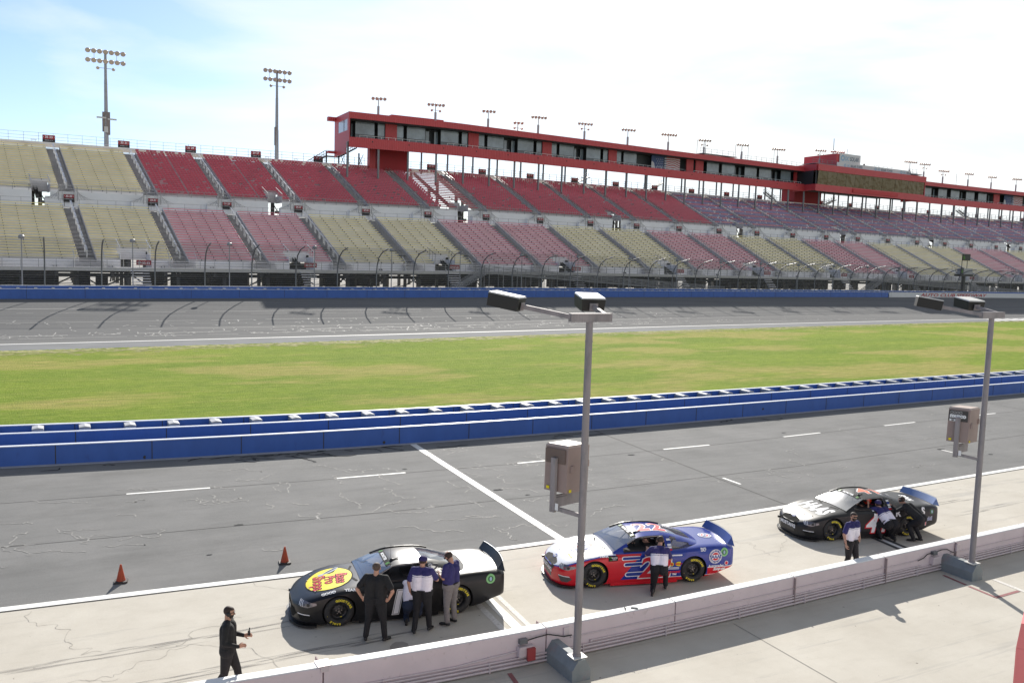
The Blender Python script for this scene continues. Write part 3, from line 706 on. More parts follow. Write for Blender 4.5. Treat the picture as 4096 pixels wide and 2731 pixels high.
# ---- walkways, fascia, mid wall
UA, UB = AI[0], AI[-1]
for s in range(0, len(AI)):
    mb = MB()
    for sg in (-1, 1):
        x = AI[s] + sg * (AW + .0)
        for (k0, z0, k1, z1) in ((KL0, ZL0, KL0 + NL * DK, ZL0 + NL * DZL), (KU0, ZU0, KU0 + NU * .79, ZU0 + NU * DZU)):
            A_, B_ = SP(x, k0, z0), SP(x, k1, z1); A2, B2 = SP(x + sg * .06, k0, z0), SP(x + sg * .06, k1, z1); up_ = Vector((0, 0, .02)); dn_ = Vector((0, 0, -1.1)); A_, B_, A2, B2 = map(Vector, (A_, B_, A2, B2))
            mb.hexa([A_ + dn_, A2 + dn_, B2 + dn_, B_ + dn_, A_ + up_, A2 + up_, B2 + up_, B_ + up_], 0)
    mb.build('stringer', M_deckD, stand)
def srun(name, k0, k1, z0, z1, m, du=3.0, skip=None, u0=UA, u1=UB):
    mb = MB(); u = u0; last = None
    def flush():
        nonlocal mb, last
        if mb.f: last = mb.build(name, m, stand)
        mb = MB()
    while u < u1:
        a, b = u, min(u + du, u1)
        if skip:
            hit_ = [x for x in skip if x[0] < b and x[1] > a]
            if hit_:
                x = hit_[0]
                if x[0] > a + .05: mb.box(a, x[0], k0, k1, z0, z1, 0, SP)
                flush()
                if x[1] < b - .05: mb.box(x[1], b, k0, k1, z0, z1, 0, SP)
                u = b; continue
        mb.box(a, b, k0, k1, z0, z1, 0, SP); u = b
    flush()
    return last
vo_gaps = [(AI[i] + AW + 7.2 - 1.15, AI[i] + AW + 7.2 + 1.15) for i in VO_U if i < len(AI) - 1]
srun('front_fascia', 33.9, 34.0, 5.55, 6.0, mat('pale_fascia', (.50, .48, .45), .6), 3)
srun('front_walkway', 34.001, 36.0, 5.9, 6.02, M_deck)
srun('front_wall', 35.9, 35.98, 6.03, 6.6, M_deck, skip=[((AI[i] + AI[i+1]) / 2 - 1.9, (AI[i] + AI[i+1]) / 2 + 1.9) for i in range(0, len(AI) - 1, 2)])
srun('cross_walkway', 52.08, 54.9, 14.0, 14.12, M_deck)
srun('mid_wall', 54.91, 54.99, 14.13, 16.3, M_panel, skip=vo_gaps, du=3.1)
srun('top_walkway', 72.4, 78.4, 24.72, 24.92, M_deck)
# barrier boxes at the foot of each upper aisle
mb = MB()
for s in range(1, len(AI) - 1):
    c = AI[s]; mb.box(c - 2.9, c + 2.3, 54.1, 54.2, 14.15, 15.55, 0, SP); mb.box(c - 2.9, c - 2.82, 54.2, 54.9, 14.15, 15.4, 0, SP); mb.box(c + 2.22, c + 2.3, 54.2, 54.9, 14.15, 15.4, 0, SP)
    mb.box(c - 1.4, c + 1.1, 54.3, 54.5, 15.55, 16.1, 0, SP)
mb.build('stair_landing_wall', M_panel, stand)['kind'] = 'stuff'
# pipe rails
def rails(name, k, z, hs, post, r=.028, u0=UA, u1=UB, m=None, rp=.035, skip=None):
    mb = MB(); u = u0; n = 0
    while u < u1:
        b = min(u + post, u1); rr = r + .00009 * max(0, u)
        mb.tube(SP(u, k, z), SP(u, k, z + max(hs)), rp + .00009 * max(0, u), n=4)
        for h_ in hs:
            mb.tube(SP(u, k, z + h_), SP(b, k, z + h_), rr, n=4, caps=False)
        u = b
    return mb.build(name, m or M_steel, stand)
rails('front_railing', 33.95, 5.9, (.4, .75, 1.1), 1.9)
rails('cross_walkway_railing', 52.3, 14.1, (.5, 1.05), 2.4)
rails('upper_tier_railing', 54.95, 16.3, (.45, .9), 2.0)
rails('top_railing', 78.3, 24.92, (.5, 1.0, 1.5, 2.05), 2.15, .03)
# diagonal stair rails at the landings
mb = MB()
for s in range(1, 22):
    c = AI[s]
    for sg in (-1, 1):
        for q in range(5):
            mb.tube(SP(c + sg * (1.3 + .45 * q), 54.0, 15.2 - .0 * q), SP(c + sg * 1.2, 54.0, 16.7 - .18 * q), .022, n=4)
        mb.tube(SP(c + sg * 1.2, 54.0, 15.0), SP(c + sg * 1.2, 54.0, 17.0), .045, n=4); mb.tube(SP(c + sg * .75, 54.0, 15.0), SP(c + sg * .75, 54.0, 17.0), .045, n=4)
        for q in range(3): mb.tube(SP(c + sg * 1.2, 54.0, 16.1 + .3 * q), SP(c + sg * .3, 54.0, 16.1 + .3 * q), .03, n=4)
mb.build('landing_rails', M_steel, stand)['kind'] = 'stuff'
# vomitory side rails and dark screens
for i in VO_U:
    if i >= len(AI) - 1 or AI[i] > 230: continue
    ux = AI[i] + AW + 7.2; mb = MB()
    for sg in (-1.18, 1.18):
        for kk in range(3): mb.tube(SP(ux + sg, 55 + kk * 1.0, 16.3 + kk * .35), SP(ux + sg, 55 + kk * 1.0, 17.6 + kk * .35), .03, n=4)
        mb.tube(SP(ux + sg, 55, 17.6), SP(ux + sg, 58.2, 18.8), .06, n=4, m=1)
        mb.box(ux + sg - .04, ux + sg + .04, 55.0, 58.2, 16.2, 17.3, 0, SP)
    mb.box(ux - .25, ux + .25, 56, 56.4, 12.0, 16.2, 2, SP); mb.box(ux - 1.1, ux - .6, 57, 57.4, 14.0, 16.3, 2, SP); mb.box(ux + .2, ux + 1.3, 55.6, 55.7, 14.5, 14.95, 3, SP)
    mb.tube(SP(ux + 1.0, 55.6, 14.2), SP(ux - .1, 55.9, 16.2), .09, n=4, m=2); mb.box(ux - 1.15, ux + 1.15, 58.1, 58.25, 16.3, 17.85, 0, SP)
    mb.build('vomitory', [M_deckD, M_steel, M_under, M_sign], stand)
# lower vomitories with stairs and side walls
for i in range(0, len(AI) - 1, 2):
    if AI[i] > 240: break
    um = (AI[i] + AI[i+1]) / 2; mb = MB()
    for sg in (-1.88, 1.82):
        mb.box(um + sg, um + sg + .06, 36.0, 39.1, 6.0, 7.7, 0, SP)
        mb.tube(SP(um + sg, 36.0, 8.5), SP(um + sg, 39.0, 9.6), .055, n=4, m=1)
        for q in range(3): mb.tube(SP(um + sg, 36 + q, 6.9), SP(um + sg, 36 + q, 8.7 + q * .35), .04, n=4, m=1)
    mb.box(um - 1.8, um + 1.8, 39.05, 39.12, 7.0, 8.4, 2, SP)
    for q in range(7): mb.box(um - 1.1, um + 1.1, 33.4 - q * .32, 33.7 - q * .32, 5.6 - q * .33, 5.68 - q * .33, 2, SP)
    mb.build('vomitory', [M_deck, M_rail if um < 46 else M_steel, M_deck], stand)
# stair steps at the foot of lower aisles
mb = MB()
for s in range(1, len(AI) - 1):
    for q in range(4): mb.box(AI[s] - 1.7, AI[s] + 1.7, 34.6 + q * .3, 34.95 + q * .3, 6.02 + q * .24, 6.14 + q * .24, 0, SP)
    for sg in (-1.7, 1.7):
        mb.tube(SP(AI[s] + sg, 34.6, 6.0), SP(AI[s] + sg, 34.6, 7.2), .04, n=4, m=1); mb.tube(SP(AI[s] + sg, 34.6, 7.2), SP(AI[s] + sg, 36.0, 8.1), .05, n=4, m=1)
mb.build('foot_stairs', [M_deckD, M_rail], stand)['kind'] = 'stuff'
# ---- structure under the tiers
mb = MB(); mc = MB(); u = UA
while u < UB:
    z0 = 2.6
    for k, w_, zt in ((40.5, .45, 8.3), (47, .45, 11.3), (56, .5, 16.2), (66, .5, 20.7), (76, .5, 24.6)):
        p = [(u - w_ / 2, k), (u + w_ / 2, k)]
        gz = Gz(u) * Fz(zt)
        mc.box(u - w_ / 2, u + w_ / 2, WL(u) + k, WL(u) + k + w_, 2.6, zt + gz, 0)
    # raking beams
    for (ka, za, kb, zb) in ((34.2, 5.6, 52, 13.8), (55, 15.9, 74, 24.4)):
        A_, B_ = SP(u, ka, za), SP(u, kb, zb)
        mb.add([(A_[0] - .2, A_[1], A_[2] - .7), (A_[0] + .2, A_[1], A_[2] - .7), (B_[0] + .2, B_[1], B_[2] - .7), (B_[0] - .2, B_[1], B_[2] - .7), (A_[0] - .2, A_[1], A_[2] - .12), (A_[0] + .2, A_[1], A_[2] - .12), (B_[0] + .2, B_[1], B_[2] - .12), (B_[0] - .2, B_[1], B_[2] - .12)], [(3, 2, 1, 0), (0, 1, 5, 4), (1, 2, 6, 5), (2, 3, 7, 6), (3, 0, 4, 7)], 0)
    mb.tube(SP(u, 40.5, 3.4), SP(u + 6.35, 40.5, 6.6), .12, n=4); mb.tube(SP(u, 47, 7.8), SP(u + 6.35, 47, 3.4), .12, n=4)
    mb.tube(SP(u, 36.2, 4.2), SP(u, 34.6, 5.7), .10, n=4)
    u += 6.35
u = UA
while u < UB:
    for k, z in ((36.2, 4.75), (40.5, 5.2), (47, 7.6)):
        mb.box(u, u + 3.2, k, k + .35, z, z + .45, 0, SP)
    u += 3.2
# rear concourse slab and stray walls that close off most of the view below
u = UA; rr = random.Random(9)
while u < UB:
    ln = rr.choice([2.2, 3.5, 5.5, 7.5]); 
    if rr.random() < .62: mb.box(u, u + ln, 58, 58.3, 2.8, 6.6, 0, SP)
    if rr.random() < .45: mb.box(u + 1, u + 1 + ln * .7, 44, 44.2, 2.8, 4.6 + rr.random(), 0, SP)
    u += ln
for q in range(int((UB - UA) / 6.35)):
    a = UA + q * 6.35; mb.box(a, a + 6.35, 50, 54, 6.9, 7.2, 0, SP)
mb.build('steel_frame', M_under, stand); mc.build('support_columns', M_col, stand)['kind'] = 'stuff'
# thin poles with small lamps at the front walkway
# ------------------------------------------------------------ signs
def sec_sign(u, k, z, w_, h_, txt, label, sz, hyph):
    p = SP(u, k, z)
    t = thing('section_sign', label, 'sign', W(*p), group='section number signs at the aisles of the grandstand')
    b = MB(); b.box(-w_ / 2, w_ / 2, 0, .08, 0, h_, 0); b.box(-w_ / 2 + .03, w_ / 2 - .03, -.02, -.001, h_ * .55, h_ - .03, 1)
    b.tube((-w_ / 2 + .1, .12, -.7), (-w_ / 2 + .1, .12, h_), .04, n=4); b.tube((w_ / 2 - .1, .12, -.7), (w_ / 2 - .1, .12, h_), .04, n=4)
    b.build('sign_panel', [M_sign, M_signred], t)
    b = MB(); put_text(b, txt, (0, -.02, h_ * .77), (1, 0, 0), (0, 0, 1), 0, .006, size=sz, bold=.012)
    for sg in (-1, 1): b.add([(sg * w_ * .47, -.027, h_ * .77), (sg * w_ * .41, -.027, h_ * .82), (sg * w_ * .41, -.027, h_ * .72)], [(0, 1, 2)], 0)
    put_text(b, 'ROWS A - Z', (0, -.001, h_ * .42), (1, 0, 0), (0, 0, 1), 0, .006, size=sz * .42)
    b.build('lettering', M_signw, t)
nn = 35
for s in range(2, len(AI) - 1):
    a, b_ = nn, nn - 2
    if b_ < 1: a, b_ = (2 - nn) + 1 - 0, (2 - nn) + 3 - 0
    sec_sign(AI[s] - .0, 76.5, 25.0, 1.85, 1.5, '%d %d' % (a, b_), 'black and red sign reading %d %d, above an upper aisle' % (a, b_), .49, 0)
    sec_sign(AI[s] + .1, 53.9, 14.8, 1.4, 1.08, '%d-%d' % (a, b_), 'black and red sign reading %d-%d, above a lower aisle' % (a, b_), .37, 1)
    nn -= 2
nn = 37
for i in range(0, len(AI) - 2, 2):
    if i == 0: pass
    um = (AI[i] + AI[i+1]) / 2 - .3
    p = SP(um + (.9), 34.05, 6.35)
    a = abs(nn - (i // 2 - 1) * 4)
    if um > 250 or um < -10: continue
    t = thing('vomitory_sign', 'small red sign reading %d-%d-%d over the front walkway of the lower stand' % (a, max(a - 2, 0), max(a - 4, 0)), 'sign', W(*p), group='red signs over the front walkway')
    b = MB(); b.box(-.9, .9, -.1, 0, 0, .62, 0); b.build('sign_panel', [M_signred], t)
    b = MB(); put_text(b, '%d-%d-%d' % (a, max(a - 2, 0), max(a - 4, 0)), (0, -.1, .28), (1, 0, 0), (0, 0, 1), 0, .006, size=.4, bold=.01); b.build('lettering', M_signw, t)
# ------------------------------------------------------------ suite building on columns over the rear rows
SP = SP0
M_redw = mat('red_metal_cladding', (.47, .045, .052), .5, var=.07, scale=.4)
def ribbed(name, col):
    m = mat(name, col, .48, var=.06, scale=.5); t = m.node_tree; b = t.nodes['Principled BSDF']
    co = N(t, 'ShaderNodeTexCoord'); wv = N(t, 'ShaderNodeTexWave'); wv.inputs['Scale'].default_value = .8; wv.wave_type = 'BANDS'; wv.bands_direction = 'X'
    t.links.new(co.outputs['Object'], wv.inputs['Vector']); bp = N(t, 'ShaderNodeBump'); bp.inputs['Strength'].default_value = .8; bp.inputs['Distance'].default_value = .06
    t.links.new(wv.outputs['Fac'], bp.inputs['Height']); t.links.new(bp.outputs[0], b.inputs['Normal']); return m
M_redr = ribbed('red_ribbed_cladding', (.50, .050, .058))
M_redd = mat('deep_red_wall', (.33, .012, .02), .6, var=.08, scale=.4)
M_glass = mat('suite_glass', (.25, .30, .345), .08, .0, var=.35, scale=.30, spec=.9)
M_glassL = mat('suite_glass_lower', (.13, .14, .15), .15, 0, var=.1, spec=.6)
M_mull = mat('dark_mullion', (.028, .03, .034), .5, var=.1)
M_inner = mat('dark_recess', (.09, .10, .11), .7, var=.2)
bl = thing('suite_building', 'long red suite building raised on grey columns above the rear of the grandstand', 'building', (0, 0, 0))
KF = 66.0; B0, B1 = 48.9, 338.0
ZB0, ZB1, ZW, ZT = 27.45, 29.3, 32.75, 33.95
def brun(name, k0, k1, z0, z1, m, u0=B0, u1=B1, du=3.17):
    mb = MB(); u = u0
    while u < u1 - .01:
        b = min(u + du, u1); mb.box(u, b, k0, k1, z0, z1, 0, SP); u = b
    return mb.build(name, m, bl)
TA, TB = 181.5, 229.5
for (a, b) in ((B0, TA), (TB, B1)):
    brun('parapet', KF, KF + .25, ZB0, ZB1, M_redr, a, b); brun('roof_fascia', KF + .2, KF + .5, ZW, ZT, M_redr, a, b)
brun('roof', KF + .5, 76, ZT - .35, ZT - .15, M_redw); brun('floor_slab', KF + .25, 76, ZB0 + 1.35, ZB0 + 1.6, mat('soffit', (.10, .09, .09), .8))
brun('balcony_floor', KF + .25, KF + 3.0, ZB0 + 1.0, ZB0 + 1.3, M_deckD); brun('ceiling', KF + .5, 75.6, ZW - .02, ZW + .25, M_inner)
brun('recess_wall', KF + 4.9, KF + 5.1, ZB1 - 1.2, ZW, M_inner, B0 + .4)
# end wall facing left with its window
mb = MB()
u = B0 - .15
mb.box(u, u + .15, KF, 75.6, ZB1, ZB1 + 1.35, 0, SP); mb.box(u, u + .15, KF + 2.2, 75.6, ZB0 - 1.0, ZB1, 0, SP); mb.box(u, u + .15, KF, KF + 2.2, ZB0, ZB1, 0, SP)
mb.box(u, u + .15, KF + 7.0, 75.6, ZB1 + 1.35, ZW, 0, SP); mb.box(u, u + .15, KF + .2, 75.6, ZW, ZT, 0, SP); mb.box(u, u + .15, KF, KF + 1.2, ZB1 + 1.35, ZW, 0, SP)
mb.box(u - 1.6, u, 74.6, 75.6, ZT - .75, ZT, 0, SP); mb.box(u - 1.6, u, 74.6, 75.6, ZB0 - .4, ZB0, 0, SP)
mb.build('end_wall', M_redr, bl)
f = MB(); f.box(u + .03, u + .09, KF + 1.2, KF + 7.0, ZB1 + 1.35, ZW, 0, SP); ew = f.build('window', mat('pale_window', (.50, .54, .60), .15, var=.05), bl)
f = MB(); f.box(u + .0, u + .12, KF + 3.3, KF + 3.6, ZB1 + 1.35, ZW, 0, SP); f.build('window_frame', M_mull, ew)
def pane(a, b, dark=False):
    if b - a < .3: return
    f = MB(); k = KF + 3.0; zt = ZW - .05; z0 = ZB1 - .1; g = .06
    f.box(a, a + g, k - .05, k + .1, z0, zt, 0, SP); f.box(b - g, b, k - .05, k + .1, z0, zt, 0, SP); f.box(a + g, b - g, k - .05, k + .1, zt - g, zt, 0, SP); f.box(a + g, b - g, k - .05, k + .1, z0, z0 + g, 0, SP); f.box(a + g, b - g, k - .06, k + .1, z0 + 1.05, z0 + 1.13, 0, SP)
    o = f.build('window', M_mull, bl)
    f = MB(); f.box(a + g, b - g, k, k + .03, z0 + 1.13, zt - g, 0, SP); f.box(a + g, b - g, k, k + .03, z0 + g, z0 + 1.05, 1, SP); f.build('pane', [M_glass, M_glassL], o)
def redpanel(a, b):
    f = MB(); f.box(a, b, KF + 2.7, KF + 2.95, ZB1 - .6, ZW, 0, SP); f.build('wall_panel', M_redr, bl)
def door(a, b):
    f = MB(); k = KF + 4.0
    for x in (a, (a * 2 + b) / 3, (a + b * 2) / 3, b - .12): f.box(x, x + .12, k - .1, k + .05, ZB1 - 1.0, ZW - .05, 0, SP)
    f.box(a, b, k - .1, k + .05, ZW - .45, ZW - .33, 0, SP); o = f.build('door', M_mull, bl)
    f = MB(); f.box(a + .12, (a * 2 + b) / 3, k - .03, k, ZB1 - 1.0, ZW - .45, 0, SP); f.box((a + b * 2) / 3 + .12, b - .12, k - .03, k, ZB1 - 1.0, ZW - .45, 0, SP); f.build('pane', M_glass, o)
def steps(a, b):
    f = MB()
    for q in range(4): f.box(a, b, KF + .5 + q * .35, KF + .9 + q * .35, ZB1 - .9 + q * .25, ZB1 - .82 + q * .25, 0, SP)
    f.build('balcony_steps', M_deckD, bl)
pane(50.9, 55.0); pane(55.6, 57.2); door(49.2, 50.8)
u = 57.2
while u < 127:
    redpanel(u, u + 2.5); pane(u + 2.5, u + 4.1); pane(u + 4.75, u + 9.0)
    if u + 9 < 120: door(u + 9.2, u + 12.4); steps(u + 9.4, u + 12.2); pane(u + 12.5, u + 16.8); pane(u + 17.5, u + 19.0)
    u += 19.05
# columns standing on the seats and at the rear
def colz(k): return ZU0 + (k - KU0) / .79 * DZU
cb = None; u = 48.6 + 6.35 * 0
while u < B1:
    f = MB(); f.box(u - .17, u + .17, KF + .3, KF + .62, colz(KF) - .2, ZB0 + 1.0, 0, SP); f.build('column', M_steelD, bl); u += 6.35
u = 61.9
while u < B1:
    f = MB(); f.box(u - .15, u + .15, 75.6, 75.9, 24.2, ZB0 + 1.35, 0, SP); f.build('rear_column', M_steelD, bl); u += 6.35
# seats and rails on the balcony
mb = MB(); rl = MB(); u = 50.9; per = 0
for (a, b) in [(50.9, 66.0), (70.0, 85.0), (89.0, 104.0), (108.2, 127), (127.5, 137), (140, 152), (153.5, 165), (167, 180), (231, 243), (245, 258), (260, 272), (274, 290), (292, 306)]:
    seats_row(mb, a, b, KF + 1.6, ZB1 - .35, 0, pitch=.55, h=.5); seats_row(mb, a, b, KF + 2.3, ZB1 - .1, 0, pitch=.55, h=.5)
    x = a
    while x < b - .5:
        rl.tube(SP(x, KF + .12, ZB1), SP(x, KF + .12, ZB1 + .45), .035, n=4); rl.tube(SP(x, KF + .12, ZB1 + .45), SP(min(x + 1.5, b), KF + .12, ZB1 + .45), .035, n=4); x += 1.5
    rl.tube(SP(b, KF + .12, ZB1), SP(b, KF + .12, ZB1 + .45), .035, n=4)
mb.build('balcony_seats', M_reds, bl)['kind'] = 'stuff'; rl.build('balcony_rail', M_panel, bl)['kind'] = 'stuff'
# small round drains on the parapet
mb = MB(); u = 53.5
while u < 180: mb.lathe([(0, .001), (0, .16)], SP(u, KF - .012, ZB0 + 1.25), (0, -1, 0), 6, 0, False); u += 7.8
mb.build('parapet_vents', M_sign, bl)['kind'] = 'stuff'
# windows to the right of the flags
redpanel(139.7, 142.1); redpanel(142.9, 145.6)
for (a, b) in ((147.0, 151.4), (152.4, 157.2), (160.8, 165.5), (166.3, 171.1), (174.8, 179.0)): pane(a, b)
door(157.4, 160.5); door(171.4, 174.5); redpanel(180, 181.5)
x = 232
for q in range(3):
    pane(x, x + 4.6); pane(x + 6.5, x + 11.2); door(x + 11.4, x + 14.2); x += 14.6
redpanel(275.8, 279)
for q in range(3):
    x = 297 + q * 14.6; pane(x, x + 5); pane(x + 6.5, x + 11.5); door(x + 11.6, x + 14.2)
# roof plant
mb = MB()
u = 55
while u < 178:
    mb.box(u, u + 2.2, 70, 72, ZT, ZT + .35, 0, SP); u += 7.4 if u < 70 else 9.6
u = 232
while u < 330: mb.box(u, u + 3, 70, 72, ZT, ZT + .45, 0, SP); u += 7
mb.build('roof_vents', mat('roof_vent_metal', (.35, .33, .33), .5, .3), bl)['kind'] = 'stuff'
mb = MB(); mb.box(59.5, 71.5, 71.5, 77, ZT - .15, ZT + 1.15, 0, SP); mb.build('roof_plant_room', M_redw, bl)
# flags painted on the recess wall
M_fw, M_fr, M_fb = mat('flag_white', (.55, .53, .55), .6, var=.15), mat('flag_red', (.42, .05, .06), .6, var=.1), mat('flag_blue', (.05, .08, .19), .6, var=.15)
def flag(a, b):
    f = MB(); k = KF + 2.7; z0, z1 = ZB1 - .1, ZW - .05; n = 26
    def wav(x, y): return z0 + (z1 - z0) * y + .35 * math.sin((x - a) * 1.1) * (1 - abs(2 * y - 1))
    mid = a + (b - a) * .52
    f.box(a, mid, k, k + .1, z0, z1, 2, SP)
    f.box(mid, b, k, k + .1, z0, z1, 1, SP)
    for i in range(n):
        for j in range(7):
            xa = mid - .6 + (b - mid + .6) * i / n; xb = mid - .6 + (b - mid + .6) * (i + 1) / n
            y0, y1 = j / 7, (j + .55) / 7
            f.add([SP(xa, k - .01, wav(xa, y0)), SP(xb, k - .01, wav(xb, y0)), SP(xb, k - .01, wav(xb, y1)), SP(xa, k - .01, wav(xa, y1))], [(0, 1, 2, 3)], 0)
    f.add([SP(a, k - .012, z0), SP(a + 1.3, k - .012, z0), SP(a + .9, k - .012, z0 + 1.7), SP(a + .2, k - .012, z0 + 2.2), SP(a, k - .012, z0 + 1.8)], [(0, 1, 2, 3, 4)], 0)
    for i in range(6):
        for j in range(5):
            x = a + 1.7 + i * .58 + (j % 2) * .28; z = z0 + .7 + j * .52
            if x < mid - .7: f.add([SP(x - .11, k - .014, z - .11), SP(x + .11, k - .014, z - .11), SP(x, k - .014, z + .14)], [(0, 1, 2)], 0)
    f.add([SP(a + 4.0, k - .016, z0), SP(a + 4.25, k - .016, z0), SP(a + 4.25, k - .016, z1), SP(a + 4.0, k - .016, z1)], [(0, 1, 2, 3)], 3)
    f.build('flag_mural', [M_fw, M_fr, M_fb, M_mull], bl)
flag(127.9, 137.4); flag(281.5, 292)
# press tower in the middle
tw = 'x'
mb = MB()
def trun(name, k0, k1, z0, z1, m, u0=TA, u1=TB, F=SP):
    mb = MB(); u = u0
    while u < u1 - .01:
        b = min(u + 4, u1); mb.box(u, b, k0, k1, z0, z1, 0, F); u = b
    return mb.build(name, m, bl)
trun('tower_parapet', 61.9, 62.2, ZB0 - .1, 29.15, M_redr); trun('tower_fascia', 61.5, 61.8, 32.75, 34.45, M_redr); trun('tower_soffit', 62.2, 79, ZB0 + 1.4, ZB0 + 1.6, M_inner)
trun('tower_side_wall', 61.9, KF + 4, ZB0, 29.15, M_redr, TA - .25, TA - .02); trun('tower_side_wall', 61.9, KF + 4, 32.75, 34.45, M_redr, TA - .25, TA - .02); trun('tower_side_wall', 63, KF + 4, 29.15, 32.75, M_mull, TA - .25, TA - .02); trun('tower_side_wall', 61.9, KF + 4, ZB0, 34.45, M_redr, TB + .02, TB + .25)
trun('tower_roof', 62.2, 79, 34.2, 34.35, M_redw)
trun('red_banner', 61.7, 61.88, ZB0 + .35, ZB0 + 1.35, mat('bright_red_banner', (.45, .01, .015), .5), 197, 217)
def mirror_mat():
    m = bpy.data.materials.new('bronze_mirror_glass'); m.use_nodes = True; t = m.node_tree; b = t.nodes['Principled BSDF']
    b.inputs['Base Color'].default_value = (.11, .09, .055, 1); b.inputs['Metallic'].default_value = .9; b.inputs['Roughness'].default_value = .03
    co = N(t, 'ShaderNodeTexCoord'); n = N(t, 'ShaderNodeTexNoise'); n.inputs['Scale'].default_value = .55; n.inputs['Detail'].default_value = 1.5
    t.links.new(co.outputs['Object'], n.inputs['Vector']); bp = N(t, 'ShaderNodeBump'); bp.inputs['Strength'].default_value = 1.0; bp.inputs['Distance'].default_value = .16
    t.links.new(n.outputs['Fac'], bp.inputs['Height']); t.links.new(bp.outputs[0], b.inputs['Normal']); return m
MM = mirror_mat(); rr = random.Random(4); u = TA + .6; i = 0
while u < TB - .5:
    b_ = min(u + 1.98, TB - .3); f = MB(); j1, j2 = rr.uniform(-.05, .05), rr.uniform(-.05, .05)
    A_ = [SP(u, 62.1 + j1, 29.15), SP(b_ - .06, 62.1 + j2, 29.15), SP(b_ - .06, 61.87 + j2, 32.75), SP(u, 61.87 + j1, 32.75)]
    f.add(A_, [(0, 1, 2, 3)]); f.build('mirror_pane', MM, bl); u = b_; i += 1
trun('mirror_backing', 62.25, 62.4, 29.15, 32.75, M_mull)
# box and banner on the tower roof
M_wb = mat('white_banner', (.60, .60, .62), .6, var=.05); M_bl1 = mat('grey_blue_lettering', (.10, .14, .20), .6, var=0); M_bl2 = mat('light_blue_lettering', (.25, .42, .60), .6, var=0)
f = MB(); f.box(192, 202, 64.2, 76, 34.4, 38.35, 0, SP); f.build('roof_box', M_redr, bl)
bn = thing('roof_billboard', 'white billboard reading DC SOLAR on the red box on the tower roof', 'sign', W(*SP(197, 64, 38.4)))
o_ = Vector(SP(197, 64, 38.4))
def slope(u): 
    a, b = Vector(SP(u - 4, 62, 34)), Vector(SP(u + 4, 62, 34)); return (b - a).normalized()
f = MB(o_); f.box(193.1, 202.1, 63.95, 64.1, 36.0, 38.5, 0, SP); f.build('sign_panel', M_wb, bn)
def logo(mb, c, r, ex, m):
    ex = Vector(ex); n_ = ex.cross(Vector((0, 0, 1)))
    vs = []
    for i in range(24):
        t = 2 * PI * i / 24
        for q in (r, r * .55): vs.append(Vector(c) + ex * math.cos(t) * q + Vector((0, 0, 1)) * math.sin(t) * q + n_ * .03)
    mb.add(vs, [(2 * i, 2 * ((i + 1) % 24), 2 * ((i + 1) % 24) + 1, 2 * i + 1) for i in range(24)], m)
f = MB(o_); ex = slope(197); c0 = Vector(SP(198.3, 63.93, 37.2)); put_text(f, 'DC', c0 - ex * 2.0, ex, (0, 0, 1), 1, .02, size=1.6, bold=.03, shear=.15, sx=.8); put_text(f, 'SOLAR', c0 + ex * 1.1, ex, (0, 0, 1), 0, .02, size=1.6, bold=.03, shear=.15, sx=.8)
logo(f, Vector(SP(194.4, 63.93, 37.25)), .8, ex, 1); f.build('lettering', [M_bl1, M_bl2], bn)
bn2 = thing('roof_banner', 'long white banner reading DC SOLAR TOWER three times along the tower roof edge', 'sign', W(*SP(207, 63, 34.5)))
o_ = Vector(SP(207, 63, 34.5)); f = MB(o_)
u = 190.9
while u < 223.8: b_ = min(u + 3, 223.8); f.box(u, b_, 62.9, 63.05, 34.46, 35.8, 0, SP); u = b_
f.build('banner', M_wb, bn2); f = MB(o_)
for x in (194.7, 208.1, 219.8):
    ex = slope(x); c0 = Vector(SP(x, 62.88, 35.12)); logo(f, c0 - ex * 0.0 - ex * .4, .45, ex, 1); put_text(f, 'DC', c0 + ex * 1.1, ex, (0, 0, 1), 1, .02, size=.95, bold=.02, shear=.15, sx=.8); put_text(f, 'SOLAR TOWER', c0 + ex * 4.9 - ex * .3, ex, (0, 0, 1), 0, .02, size=.95, bold=.02, shear=.15, sx=.8)
f.build('lettering', [M_bl1, M_bl2], bn2)
# roof railings and platforms of the tower
mb = MB()
def rl2(u0, u1, k, z, h, st=2.0):
    mb = MB(); u = u0
    while u < u1: b = min(u + st, u1); mb.tube(SP(u, k, z), SP(u, k, z + h), .035, n=4); mb.tube(SP(u, k, z + h), SP(b, k, z + h), .035, n=4); mb.tube(SP(u, k, z + h / 2), SP(b, k, z + h / 2), .03, n=4); u = b
    mb.build('roof_railing', M_steelD, bl)
rl2(172, 182, 68, ZT, 1.3); rl2(182, 192, 64, 34.9, 1.2); rl2(211, 220, 66, 34.4, 2.3); rl2(224, 229, 64, 35.2, 1.4)
rl2(143.5, 156, 68, ZT + .55, 1.3); rl2(158, 172, 68, ZT + .2, 1.2)
mb.box(182, 192, 63, 68, 34.75, 34.9, 0, SP); mb.box(224, 229.5, 63, 68, 35.0, 35.2, 0, SP); mb.box(143.5, 156, 67, 70, ZT + .4, ZT + .55, 0, SP); mb.box(158, 172, 67, 70, ZT + .1, ZT + .2, 0, SP)
for u in (146, 149, 160, 164.8, 206, 260, 175): mb.tube(SP(u, 72, ZT), SP(u, 72, ZT + (4.5 if u != 206 else 7.5)), .05, n=4)
mb.tube(SP(197.5, 70, 38.3), SP(197.5, 70, 43.5), .09, n=5); mb.tube(SP(197.5, 70, 40.5), SP(198.2, 70, 38.3), .05, n=4); mb.tube(SP(197.5, 70, 40.5), SP(196.8, 70, 38.3), .05, n=4)
mb.build('roof_platform', M_steelD, bl)['kind'] = 'stuff'
